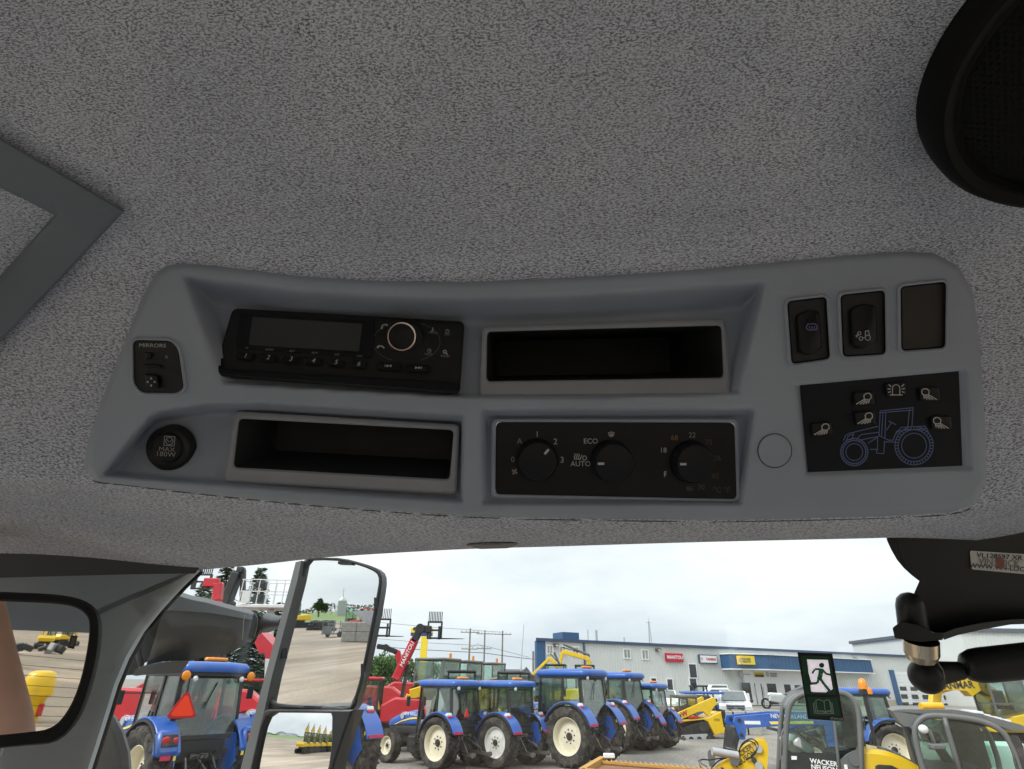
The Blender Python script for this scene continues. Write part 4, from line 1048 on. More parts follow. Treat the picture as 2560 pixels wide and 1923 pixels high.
def hullbox(mb, x0, x1, z0, z1, o1, ov=0.0):
    a, b = fq(x0, 0, o1), fq(x1, 0, o1); pl_ = [a, b, b+BK+FU*ov, a+BK-FU*ov]
    return mb.loft([[Vector((p.x, p.y, z)) for p in pl_] for z in (z0, z1)], 0)
mb = MB(); hullbox(mb, 0, SL, FBASE+0.55, FTOP, 0); sbuild(mb, "wall", M_WALLW)
mb = MB(); hullbox(mb, -.02, SL+.02, FBASE-1.0, FBASE+0.55, 0.04, .04); sbuild(mb, "foundation", M_FOUND)
mb = MB()
for i in range(int(SL/0.3)): fbox(mb, 0.9+i*.3, 0.9+i*.3+.07, FBASE+.56, FTOP-.02, 0, 0.035)
o = sbuild(mb, "wall_rib", M_WALLW); o['kind'] = 'stuff'
mb = MB(); fbox(mb, -.02, fs(1364), FBASE, FTOP-.01, -.3, 0.05)
sbuild(mb, "corner_panel", M_BLUET)
mb = MB(); hullbox(mb, -.15, SL+.3, FTOP-.02, FTOP+.22, 0.2, .2); sbuild(mb, "roof_edge", M_NAVY)
mb = MB(); mb.cyl(fq(fs(1462), FBASE+.2, .1), fq(fs(1462), FTOP, .1), 0.09, 8); sbuild(mb, "downspout", M_NAVY)
def rectpx(q, R, off=0):                              # px rect -> facade metres
    a, b = FP(*R(q[0], q[1]), off), FP(*R(q[2], q[3]), off)
    return (a-FA).dot(FU), (b-FA).dot(FU), b.z, a.z
def window(q, R, m, split=True, pane=True):
    x0, x1, z0, z1 = rectpx(q, R)
    mb = MB(); t = .09
    for (a, b, c, d) in ((x0-t, x1+t, z1, z1+t), (x0-t, x1+t, z0-t, z0), (x0-t, x0, z0, z1), (x1, x1+t, z0, z1)): fbox(mb, a, b, c, d, 0.0, 0.09)
    if split: fbox(mb, (x0+x1)/2-.035, (x0+x1)/2+.035, z0, z1, 0.0, 0.075)
    w = sbuild(mb, "window", M_WTRIM)
    mb = MB(); fbox(mb, x0, x1, z0, z1, -0.02, 0.05); g = mb.build("pane", m, w)
    return w
for q in ((335, 785, 372, 838), (425, 790, 463, 843), (515, 795, 557, 848), (880, 810, 927, 870), (1010, 815, 1055, 877)): window(q, R3, M_WINLT)
window((1075, 1015, 1120, 1135), R3, M_WINBR, False); window((1187, 1022, 1237, 1145), R3, M_WINDK, False)
window((1342, 915, 1403, 1010), R3, M_WINDK, False); window((1348, 1018, 1405, 1105), R3, M_WINDK, False)
def flet(s, px, py, h, m, parent, off, bold=0.0, sx=1.0, shear=0.0):
    p = FP(px, py, off); M = Matrix.Translation(p) @ Matrix((FU, Vector((0, 0, 1)), FN)).transposed().to_4x4()
    o = lettering(s, h, M, m, parent, bold, shear, sx)
    return o
def sign(q, R, m, label, name="wall_sign", off=0.25, rim=None):
    x0, x1, z0, z1 = rectpx(q, R, off)
    e = empty(name, (0, 0, 0), label=label, cat="sign")
    mb = MB(); fbox(mb, x0, x1, z0, z1, 0.02, off); mb.build("sign_box", rim or m, e)
    mb = MB(); fbox(mb, x0+.08, x1-.08, z0+.08, z1-.08, off-.02, off+.012); mb.build("sign_face", m, e)
    return e
e = sign((1183, 835, 1310, 900), R3, M_REDS, "red MANITOU sign with white letters on the white wall")
flet("MANITOU", *R3(1246, 866), .42, M_WTRIM, e, .28, 0.03, 1.0, 0.15)
e = sign((1420, 845, 1555, 912), R3, M_WTRIM, "white YANMAR sign with red letters on the white wall", rim=M_NAVY)
flet("YANMAR", *R3(1505, 880), .32, M_REDP, e, .28, 0.03, 1.0); flet("Y", *R3(1440, 880), .42, M_REDP, e, .28, 0.02, 1.2)
# canopy over the entrance
c0, c1, c2 = fs(1808), fs(1922, 2.2), fs(2085)
zt0 = FP(*R3(1590, 845)).z-.05
cz0, cz1 = 4.15, 5.45
mb = MB(); plan = [(c0, 0.0), (c0, 1.4), (c1, 2.4), (c2+6, 0.6), (c2+6, 0.0)]
mb.loft([[fq(x, z, o) for x, o in plan] for z in (cz0, cz1)], 0); can = sbuild(mb, "entrance_canopy", M_BLUET)
for z in (cz0-.1, cz1):
    mb = MB(); pl2 = [(c0-.1, 0.0), (c0-.1, 1.5), (c1, 2.52), (c2+6.1, 0.72), (c2+6.1, 0.0)]
    mb.loft([[fq(x, zz, o) for x, o in pl2] for zz in (z, z+.1)], 0); mb.build("canopy_edge", M_WTRIM, can)
mb = MB(); a = fq(c1, cz0, 2.4); b_ = fq(c2+6, cz0, .6); nseg = 34
for i in range(nseg):
    p = a.lerp(b_, (i+.5)/nseg); mb.bar(p+Vector((0, 0, .02)), p+Vector((0, 0, cz1-cz0-.02)), 0.06, 0.1)
o = mb.build("canopy_rib", M_BLUET, can); o['kind'] = 'stuff'
e = empty("wall_sign", (0, 0, 0), label="yellow WACKER NEUSON sign on the blue entrance canopy", cat="sign")
xa, xb = (FP(*R6(1195, 400), 1.9)-FA).dot(FU), (FP(*R6(1390, 400), 1.9)-FA).dot(FU); za, zb_ = FP(*R6(1290, 475), 1.9).z, FP(*R6(1290, 350), 1.9).z
mb = MB(); fbox(mb, xa, xb, za, zb_, 1.7, 2.32); mb.build("sign_box", M_YELS, e)
flet("WACKER\nNEUSON", *R6(1318, 415), .27, M_LTXT, e, 2.34, 0.02)
mb = MB(); p = FP(*R6(1232, 412), 2.34); mb.cyl(p, p-FN*.02, .26, 18); mb.build("emblem", mat("pale emblem", (0.6, 0.35, 0.3), .5), e)
# entrance front
x0, x1, _, _ = rectpx((1228, 520, 2180, 730), R6)
mb = MB(); fbox(mb, x0, x1+2, FBASE+.05, cz0-.1, 0.03, 0.30); ent = sbuild(mb, "entrance_front", M_WTRIM)
ez = FP(*R6(1500, 740), .3).z
for q in ((1248, 738, 1408, 1020), (1428, 748, 1492, 1110), (1520, 755, 1588, 1110), (1608, 752, 1790, 1060), (1860, 765, 2000, 1040), (2015, 775, 2170, 1040)):
    a, b, c, d = rectpx(q, R6, .3); c = max(c, FBASE+.12) if q[0] not in (1428, 1520) else FBASE+.1
    mb = MB(); fbox(mb, a, b, c, d, .29, .335); g = sbuild(mb, "entrance_door" if q[0] in (1428, 1520) else "shop_window", M_WINDK)
    if q[0] in (1428, 1520):
        s = 1 if q[0] == 1428 else 0; xx = b-.15 if s else a+.15
        mb = MB(); mb.bar(fq(xx, FBASE+.9, .42), fq(xx, FBASE+1.7, .42), .05); mb.build("door_handle", M_STEELP, g)
flet("WEIDEMANN", *R6(1320, 617), .17, M_LTXT, ent, .32); flet("WACKER\nNEUSON", *R6(1712, 628), .24, M_LTXT, ent, .32, 0.01)
for (cx_, cy_) in ((1245, 612), (1622, 618)):
    mb = MB(); p = FP(*R6(cx_, cy_), .315); mb.cyl(p, p-FN*.01, .26, 14); mb.build("emblem", M_STEELP, ent)
a, b, c, d = rectpx((1418, 583, 1582, 662), R6, .32); mb = MB(); fbox(mb, a, b, c, d, .29, .33); ys_ = mb.build("yellow_panel", M_YELS, ent)
flet("NEW HOLLAND", *R6(1500, 612), .15, M_LTXT, ent, .34); mb = MB(); fbox(mb, a+.1, b-.1, c+.02, c+.25, .3, .345); mb.build("dark_panel", M_LTXT, ent)
# wall lamps, roof items
for (px, py) in (R3(400, 778), R3(1128, 812), R4(795, 878)):
    p = FP(px, py, .2); lx = (p-FA).dot(FU); mb = MB(); fbox(mb, lx-.2, lx+.2, p.z-.13, p.z+.13, 0, .4); w = sbuild(mb, "wall_lamp", mat("lamp housing", (0.09, 0.085, 0.075), .5))
    mb = MB(); fbox(mb, lx-.15, lx+.15, p.z-.11, p.z+.02, .36, .415); mb.build("lamp_lens", mat("lamp lens", (0.55, 0.52, 0.42), .2), w)
x0, x1 = fs(R3(455, 0)[0], -2), fs(R3(575, 0)[0], -2)
mb = MB(); fbox(mb, x0, x1, FTOP+.3, FTOP+1.0, -4, -2); sbuild(mb, "roof_unit", M_BLUET)
for (x, y0, r) in ((685, 672, .12), (625, 668, .05), (884, 722, .06), (950, 758, .12), (1240, 770, .1)):
    px, py = R3(x, y0); p = FP(px, py, -6); mb = MB(); mb.cyl(Vector((p.x, p.y, FTOP+.25)), p, r, 8); sbuild(mb, "roof_vent" if r >= .1 else "roof_post", M_STEELP)
# lattice aerial on the roof
px, py = R3(1056, 580); p = FP(px, py, -8); aer = empty("roof_aerial", (p.x, p.y, FTOP+.3), label="slim lattice aerial mast on the dealership roof", cat="aerial")
hgt = p.z-FTOP-.3; mb = MB()
for t in range(3): mb.cyl((.22*cos(t*2.09), .22*sin(t*2.09), 0), (.04*cos(t*2.09), .04*sin(t*2.09), hgt*.86), .03, 6)
for k in range(12):
    z = hgt*.86*k/12; r_ = lerp(.22, .04, k/12)
    for t in range(3): mb.bar((r_*cos(t*2.09), r_*sin(t*2.09), z), (r_*cos((t+1)*2.09), r_*sin((t+1)*2.09), z+hgt*.07), .02)
mb.build("lattice", M_STEELP, aer); mb = MB(); mb.cyl((0, 0, hgt*.84), (0, 0, hgt), .025, 6); mb.bar((-.3, 0, hgt*.83), (.3, 0, hgt*.83), .04); mb.build("whip", M_STEELP, aer)
# roller door with window panes
gd0, gd1 = fs(R88(382, 0)[0]), fs(R88(1262, 0)[0]); gt = FP(*R88(420, 222)).z
mb = MB(); fbox(mb, gd0+.5, gd1, FBASE+.1, gt, .02, .06); door = sbuild(mb, "overhead_door", M_WTRIM)
for k in range(9):
    z = lerp(FBASE+.1, gt, k/9)
    mb = MB(); fbox(mb, gd0+.52, gd1-.02, z+.03, z+(gt-FBASE-.1)/9-.02, .05, .10); mb.build("door_panel", M_WTRIM, door)
for (q0, q1) in ((425, 480), (530, 592), (640, 700)):
    for i in range(6):
        xx = 490+i*147+(q0-425)*.16
        a, b, c, d = rectpx((xx, q0+i*4, xx+104, q1+i*4), R88, .1)
        mb = MB(); fbox(mb, a, b, c, d, .06, .125); mb.build("door_pane", M_WINBR if 0 else M_WINDK, door)
for (g0, w) in ((gd0, .75), (gd1, .75)):
    mb = MB(); fbox(mb, g0-.2, g0+w-.2, FBASE, gt+.2, .02, .2); sbuild(mb, "door_jamb", M_BLUET)
# taller hall at the right
p0 = atY(2397, 1577, 74); hall = empty("tall_hall", (p0.x, 74, FBASE), label="tall white ribbed hall rising behind the gas strut at the right", cat="building")
mb = MB(); mb.box((20, 12, (p0.z-FBASE)/2-.3), (40, 24, p0.z-FBASE+.6)); mb.build("wall", M_WALLW, hall)
mb = MB()
for i in range(90): mb.box((.3+i*.42, -.02, (p0.z-FBASE)/2), (.09, .06, p0.z-FBASE-.1))
o = mb.build("wall_rib", M_WALLW, hall); o['kind'] = 'stuff'
mb = MB(); mb.box((20, 12, p0.z-FBASE+.1), (40.6, 24.6, .4)); mb.build("roof_edge", mat("dark grey flashing", (0.1, 0.11, 0.13), .5), hall)
mb = MB(); mb.box((20, -.25, 3.1), (40.2, .5, .5)); mb.build("ledge", M_WTRIM, hall)

# ---- poles and wires
def Rc(x, y): return (900+x*.1627, 1520+y*.1627)
poles = []
for (x, yt, yb, Y, lab, arms) in ((1695, 315, 820, 120, "wooden utility pole, leftmost of the three, with crossarm and insulators", 2), (1920, 345, 850, 135, "wooden utility pole in the middle, carrying a street lamp", 2), (2192, 350, 1020, 128, "wooden utility pole, rightmost of the three by the far houses", 1)):
    tp = atY(*Rc(x, yt), Y); e = empty("utility_pole", (tp.x, Y, 0), label=lab, cat="utility pole", group="utility poles along the road")
    mb = MB(); mb.cyl((0, 0, 0), (0, 0, tp.z), .22, 10, r2=.14); mb.build("pole_shaft", M_WOOD, e, True, 40)
    for k in range(arms):
        z = tp.z-.7-k*2.9; mb = MB(); mb.box((0, -.15, z), (3.6-k*.6, .12, .16)); a_ = mb.build("crossarm", M_WOOD, e)
        for sx in (-1.6, -.7, .7, 1.6):
            mb = MB(); mb.cyl((sx*(1-.12*k), -.15, z+.05), (sx*(1-.12*k), -.15, z+.35), .07, 8); mb.build("insulator", M_STEELP, a_)
    poles.append((tp, e))
tp, e = poles[1]
lp = atY(*Rc(1740, 592), 135); mb = MB(); z0 = zat(*Rc(1915, 650), 135)
mb.tube([(0, 0, z0), (-.5, 0, z0+.9), (-1.4, 0, z0+1.3), (lp.x-tp.x, 0, lp.z)], .06, 8); mb.build("lamp_arm", M_STEELP, e, True)
mb = MB(); mb.box((lp.x-tp.x-.5, 0, lp.z), (1.1, .3, .16), ch=.06); mb.build("lamp_head", M_STEELP, e)
mW = mat("wire", (0.08, 0.08, 0.085), .6)
for (pts, Y, lab) in (([(-1500, 60), (490, 240), (1130, 300), (1600, 330), (1900, 355), (2190, 372)], 125, "topmost power line running between the pole tops"), ([(-2600, 300), (230, 470), (1000, 535), (1690, 570), (1905, 580), (2600, 760)], 126, "middle power line crossing behind the yellow sign pole"),
                      ([(-2400, 430), (180, 580), (740, 630), (1300, 660), (1890, 690), (2212, 735), (3000, 830)], 124, "lowest, thickest power line crossing behind the sign pole")):
    mb = MB(); mb.tube([atY(*Rc(*p), Y) for p in pts], .035 if pts[0][1] < 400 else .06, 5); tag(mb.build("power_line", mW), lab, "cable", "power lines")
p = atY(*R3(170, 632), 90); q = atY(*R3(150, 930), 90); mb = MB(); mb.cyl((q.x, 90, 0), q, .09, 8); mb.cyl(q, p, .07, 8, r2=.04); tag(mb.build("flag_pole", M_STEELP), "thin leaning grey flagpole left of the dealership", "flagpole")
p = atY(*R3(237, 822), 80); mb = MB(); mb.cyl((p.x, 80, 0), p, .14, 8); tag(mb.build("short_pole", M_WOOD), "short wooden post at the dealership's left corner", "post")
# ---- yellow pylon sign
Ys = 78; e = empty("pylon_sign", (atY(*Rc(992, 500), Ys).x, Ys, 0), label="tall yellow pylon sign with blue band behind the red telehandler", cat="sign")
ex = e.location.x
z1 = zat(*Rc(1000, 440), Ys); mb = MB(); mb.box((0, 0, z1/2), (.78, .5, z1)); mb.build("sign_post", M_YELS, e)
a, b = atY(*Rc(785, 300), Ys), atY(*Rc(1120, 398), Ys); mb = MB(); mb.box(((a.x+b.x)/2-ex, 0, (a.z+b.z)/2), (b.x-a.x, .5, a.z-b.z), ch=.1); mb.build("sign_board", M_YELS, e)
mb = MB(); mb.box(((a.x+b.x)/2-ex, 0, b.z-.10), (b.x-a.x-.1, .54, .34)); mb.build("sign_band", mat("sign blue", (0.03, 0.05, 0.2), .4), e)
mb = MB(); mb.cyl((a.x-ex+.5, -.26, b.z+.52), (a.x-ex+.5, -.28, b.z+.52), .22, 18); mb.build("emblem", M_LTXT, e)
lettering("WACKER\nNEUSON", .34, Matrix.Translation((a.x-ex+1.6, -.27, b.z+.52)) @ Matrix.Rotation(pi/2, 4, 'X'), M_LTXT, e, .02)
# ---- far houses
for (q, Y, lab, wcol) in (((1255, 1672, 1320, 1712), 150, "low grey roofed house far behind the tractors", (0.55, 0.52, 0.47)), ((1296, 1671, 1336, 1712), 132, "small white gabled house beside the dealership's left corner", (0.68, 0.68, 0.66))):
    a, b = atY(q[0], q[1], Y), atY(q[2], q[3], Y); w = b.x-a.x
    e = empty("far_house", ((a.x+b.x)/2, Y, 0), label=lab, cat="house")
    hz = lerp(0, a.z, .62); mb = MB(); mb.box((0, 4, hz/2), (w, 8, hz)); mb.build("wall", mat("house wall "+lab[:5], wcol, .8), e)
    mb = MB()
    if Y == 150: mb.prism([(-.6, hz), (8.6, hz), (4, a.z)], -w/2-.4, w/2+.4, 'x')
    else: mb.prism([(-w/2-.4, hz), (w/2+.4, hz), (0, a.z+.3)], -.5, 8.5, 'y')
    mb.build("roof", mat("house shingles", (0.10, 0.11, 0.125), .85), e)
    for sx in (-.28, .2):
        mb = MB(); mb.box((sx*w, -.02, hz*.55), (w*.14, .1, hz*.35)); f_ = mb.build("window", M_WTRIM, e); mb = MB(); mb.box((sx*w, -.06, hz*.55), (w*.10, .08, hz*.27)); mb.build("pane", M_WINDK, f_)

# ---- trees
def leaf_mat(name, c0, c1):
    m, t, b = _nodes(name); N, L = t.nodes, t.links
    oi = N.new("ShaderNodeNewGeometry"); nz = N.new("ShaderNodeTexNoise"); nz.inputs['Scale'].default_value = 1.3; nz.inputs['Detail'].default_value = 4; L.new(oi.outputs['Position'], nz.inputs['Vector'])
    r = N.new("ShaderNodeValToRGB"); r.color_ramp.elements[0].position = .35; r.color_ramp.elements[1].position = .65; r.color_ramp.elements[0].color = (*c0, 1); r.color_ramp.elements[1].color = (*c1, 1)
    L.new(nz.outputs['Fac'], r.inputs[0]); L.new(r.outputs[0], b.inputs['Base Color']); b.inputs['Roughness'].default_value = .7; b.inputs['Specular IOR Level'].default_value = .25
    return m
M_LEAF = leaf_mat("broad leaves", (0.035, 0.075, 0.02), (0.085, 0.15, 0.035)); M_NEED = leaf_mat("spruce needles", (0.045, 0.075, 0.045), (0.11, 0.15, 0.085)); M_BARK = mat("bark", (0.09, 0.075, 0.06), .9, var=.3, scale=4)
def conifer(loc, h, r, label, seed, grp):
    rd = random.Random(seed); e = empty("conifer_tree", loc, label=label, cat="tree", group=grp)
    mb = MB(); mb.cyl((0, 0, 0), (0, 0, h*.97), r*.09, 8, r2=.03); mb.build("trunk", M_BARK, e)
    mb = MB(); z = h*.12
    while z < h*.985:
        f = 1-z/h; nb = 12 if f > .3 else 9
        for k in range(nb):
            a = rd.random()*6.283; L_ = r*1.0*(f**.8)*rd.uniform(.6, 1.1)+.2; dr = rd.uniform(.12, .35)
            d = Vector((cos(a), sin(a), 0)); s = Vector((-sin(a), cos(a), 0))
            nt_ = max(3, int(L_/.32))
            for j in range(nt_):
                t = (j+.7)/nt_; c = Vector((0, 0, z))+d*(L_*t)+Vector((0, 0, -dr*L_*t*t+rd.uniform(-.1, .1)))
                for sd in (-1, 1):
                    ln = rd.uniform(.45, .9)*(1-.4*t)*(.5+.5*min(1, L_)); w = rd.uniform(.10, .19)
                    tip = c+(d*.75+s*sd*.8)*ln+Vector((0, 0, rd.uniform(-.28, -.02)*ln*1.5))
                    q = (s*.6-d*sd*.4)*w+Vector((0, 0, rd.uniform(-.08, .08)))
                    mb.add([c-q, c+q, tip+q*.3, tip-q*.3], [(0, 1, 2, 3)])
        z += h*.022*rd.uniform(.8, 1.2)
    mb.build("crown", M_NEED, e); return e
def broadleaf(loc, h, r, label, seed, grp=None, n=2600, ls=.22):
    rd = random.Random(seed); e = empty("broadleaf_tree", loc, label=label, cat="tree", group=grp)
    mb = MB(); mb.cyl((0, 0, 0), (0, 0, h*.5), r*.10, 8, r2=r*.06)
    cl = []
    for k in range(12):
        a = rd.random()*6.28; rr_ = r*.66*sqrt(rd.random()); c = Vector((cos(a)*rr_, sin(a)*rr_, h*rd.uniform(.38, .84))); q = r*rd.uniform(.32, .5)*(1.15-c.z/h*.5); cl.append((c, q))
        mb.cyl((0, 0, h*.35), c, r*.035, 6, r2=.03)
    mb.build("trunk", M_BARK, e)
    mb = MB()
    for i in range(n):
        c, q = cl[rd.randrange(len(cl))]
        v = Vector((rd.gauss(0, 1), rd.gauss(0, 1), rd.gauss(0, .85))).normalized()*q*(rd.random()**.35)
        p = c+v; u = Vector((rd.gauss(0, 1), rd.gauss(0, 1), rd.gauss(0, 1))).normalized(); w = u.orthogonal().normalized(); s = ls*rd.uniform(.7, 1.4)
        mb.add([p+u*s, p+w*s*.6, p-u*s, p-w*s*.6], [(0, 1, 2, 3)])
    mb.build("crown", M_LEAF, e); return e
def Rk(x, y): return (280+x*.1989, 1420+y*.1989)
for (x, top, Y, r, lab, sd) in ((1470, -90, 58, 3.4, "dark spruce behind the red crane boom, left of the lift basket", 3), (1895, -25, 62, 3.2, "dark spruce standing behind the white lift basket", 5), (1190, 150, 66, 3.4, "smaller spruce left of the red boom, partly behind the mirror shroud", 8), (2120, 420, 70, 2.6, "low spruce between the mirror and the lift basket", 9)):
    tp = atY(*Rk(x, top), Y); conifer((tp.x, Y, 0), tp.z, r, lab, sd, "spruces behind the red machines")
for (x, y, Y, r, lab, sd) in ((260, 640, 110, 5.2, "rounded green tree just right of the wing mirror", 2), (420, 700, 118, 5.0, "lower green tree behind the red telehandler", 4), (860, 770, 124, 6.0, "green tree behind the yellow sign post", 6), (60, 700, 120, 6.0, "green tree mostly hidden behind the wing mirror", 12)):
    tp = atY(*Rc(x, y), Y); broadleaf((tp.x, Y, 0), tp.z, r, lab, sd, "trees along the road")
# ================================================================== MACHINES
DUST = (0.20, 0.17, 0.13)
M_BLUE = mat("tractor blue paint", (0.022, 0.10, 0.40), 0.36, var=0.10, scale=2, dirt=(0.10, 0.13, 0.22), dirt_amt=0.35, coat=0.2)
M_RED = mat("machine red paint", (0.46, 0.012, 0.022), 0.35, var=0.08, scale=2, dirt=(0.22, 0.06, 0.05), dirt_amt=0.15, coat=0.3)
M_YEL = mat("machine yellow paint", (0.72, 0.47, 0.008), 0.38, var=0.06, scale=2, dirt=(0.40, 0.28, 0.08), dirt_amt=0.15, coat=0.2)
M_GREYM = mat("machine grey paint", (0.115, 0.12, 0.12), 0.45, var=0.08, scale=2, dirt=DUST, dirt_amt=0.1)
M_TYRE = mat("tyre rubber", (0.030, 0.030, 0.030), 0.85, var=0.2, scale=3, bump=0.2, bscale=30, dirt=(0.17, 0.15, 0.12), dirt_amt=0.5, dscale=3.5, spec=0.25)
M_TYREC = mat("clean tyre rubber", (0.026, 0.026, 0.027), 0.8, var=0.2, scale=3, bump=0.2, bscale=30, dirt=(0.11, 0.10, 0.085), dirt_amt=0.25, dscale=3, spec=0.25)
M_RIM = mat("cream wheel paint", (0.70, 0.65, 0.50), 0.45, var=0.06, scale=3, dirt=(0.35, 0.26, 0.15), dirt_amt=0.12, dscale=4)
M_RIMW = mat("pale grey wheel paint", (0.62, 0.62, 0.58), 0.5, var=0.08, scale=3, dirt=(0.25, 0.20, 0.15), dirt_amt=0.3, dscale=4)
M_RIMY = mat("mud stained hub", (0.50, 0.34, 0.12), 0.7, var=0.25, scale=6)
M_DARK = mat("dark chassis", (0.022, 0.022, 0.023), 0.6, var=0.25, scale=5, dirt=(0.12, 0.10, 0.08), dirt_amt=0.35, dscale=5)
M_CABK = mat("black cab frame", (0.018, 0.019, 0.02), 0.45, var=0.15, scale=4)
M_AMB = mat("amber lens", (0.75, 0.24, 0.01), 0.2, var=0.06); M_TAIL = mat("red lens", (0.50, 0.015, 0.03), 0.15, var=0.06); M_WLENS = mat("clear lens", (0.7, 0.7, 0.7), 0.15)
M_SMV = mat("orange red slow sign", (0.85, 0.045, 0.008), 0.35, var=0.03); M_SMVR = mat("dark red slow sign edge", (0.42, 0.012, 0.015), 0.4)
M_PINK = mat("red reflector", (0.55, 0.03, 0.09), 0.35); M_YTAPE = mat("yellow reflector tape", (0.8, 0.62, 0.12), 0.45); M_STL = mat("worn steel", (0.16, 0.15, 0.14), 0.45, 0.6, var=0.3, scale=10, dirt=(0.12, 0.09, 0.06), dirt_amt=0.3)
M_SEAT = mat("machine seat", (0.03, 0.03, 0.032), 0.8); M_WPAINT = mat("white car paint", (0.78, 0.79, 0.80), 0.25, var=0.02, coat=0.6)
G_CAB = glass("green tinted cab glass", (0.87, 0.955, 0.91), 0.09, 0.02, smear=0.05)
G_CABM = glass("muddy cab glass", (0.62, 0.72, 0.66), 0.08, 0.05, smear=0.22)
def quad(mb, a, b, c, d, t=0.012):
    a, b, c, d = map(Vector, (a, b, c, d)); n = (b-a).cross(d-a).normalized()*t
    return mb.loft([[a, b, c, d], [a+n, b+n, c+n, d+n]], 0)
_wm = {}
def tyre_mesh(R, w, rim, lugs, kind):
    k = ("t", R, w, rim, lugs, kind)
    if k in _wm: return _wm[k]
    h = R-rim; W2 = w/2; mb = MB(); rb = R*(.955 if kind != 'turf' else .975)
    prof = [(-W2*.66, rim*.97), (-W2*.86, rim+.10*h), (-W2, rim+.5*h), (-W2*.97, rb-.16*h), (-W2*.8, rb-.03*h), (0, rb)]
    prof = prof+[(-a, r) for a, r in prof[-2::-1]]
    mb.lathe(prof, (0, 0, 0), 'x', 48)
    for s in (-1, 1):
        for i in range(lugs):
            t0 = 2*pi*(i+(.5 if s > 0 else 0))/lugs
            if kind == 'ag':
                st = [(0.04*s, 0.0, rb-.01, R), (0.55*s, .55, rb-.02, R*.995), (1.0*s, .95, rb-.10*h, R*.965), (1.04*s, 1.02, rb-.30*h, rb-.26*h+.01)]; wd = 0.20
            else:
                st = [(0.0, 0.0, rb-.01, R), (0.5*s, .5, rb-.015, R*.998), (1.0*s, .9, rb-.08*h, R*.97), (1.03*s, .95, rb-.2*h, rb-.15*h)]; wd = 0.26
            dt = 2*pi/lugs*(1.35 if kind == 'ag' else 1.0); rings = []
            for (x, f, r0, r1) in st:
                c = t0+dt*f; q = 2*pi/lugs*wd*.5*(1.25 if kind == 'ag' else 1)
                def pt(r, a, xx=x): return (xx*W2, r*cos(a), r*sin(a))
                rings.append([pt(r0, c-q*1.25), pt(r1, c-q*.8), pt(r1, c+q*.8), pt(r0, c+q*1.25)])
            mb.loft(rings, 0)
    me = mb.mesh("tyre", M_TYRE if kind == 'turf' or kind == 'ag' else M_TYREC, True, 35); _wm[k] = me; return me
def rim_mesh(R, w, m, dish):
    k = ("r", R, w, m.name, dish)
    if k in _wm: return _wm[k]
    mb = MB(); o = w*.34
    prof = [(o+.015, R*1.03), (o+.02, R*.99), (o-.01, R*.95), (o-.06, R*.92), (o-w*dish, R*.90), (o-w*dish-.01, R*.80), (o-w*dish+.03, R*.55), (o-w*dish+.03, R*.22), (o-w*dish+.05, R*.20)]
    mb.lathe(prof, (0, 0, 0), 'x', 40)
    me = mb.mesh("rim", m, True, 35); _wm[k] = me; return me
def hub_mesh(R, w, dish, m):
    k = ("h", R, w, dish, m.name)
    if k in _wm: return _wm[k]
    mb = MB(); o = w*.34-w*dish; mb.lathe([(o-.2, R*.21), (o+.07, R*.21), (o+.09, R*.17), (o+.09, .001)], (0, 0, 0), 'x', 20)
    for i in range(8):
        t = i*pi/4+.2; p = Vector((0, R*.36*cos(t), R*.36*sin(t))); mb.cyl(p+Vector((o+.02, 0, 0)), p+Vector((o+.055, 0, 0)), R*.04, 6)
    me = mb.mesh("hub", m, True, 40); _wm[k] = me; return me
def wheel(parent, x, y, R, w, rimr, side, lugs=20, kind='ag', m=None, dish=0.45, hubm=None, nm="wheel"):
    e = empty(nm, (x, y, R), parent=parent); e.rotation_euler = (0, 0, 0 if side > 0 else pi)
    put("tyre", tyre_mesh(R, w, rimr, lugs, kind), e); put("rim", rim_mesh(rimr, w, m or M_RIM, dish), e); put("hub", hub_mesh(rimr, w, dish, hubm or M_DARK), e)
    return e
def arcp(cy, cz, r, a0, a1, n=12): return [(cy+r*cos(radians(lerp(a0, a1, i/n))), cz+r*sin(radians(lerp(a0, a1, i/n)))) for i in range(n+1)]

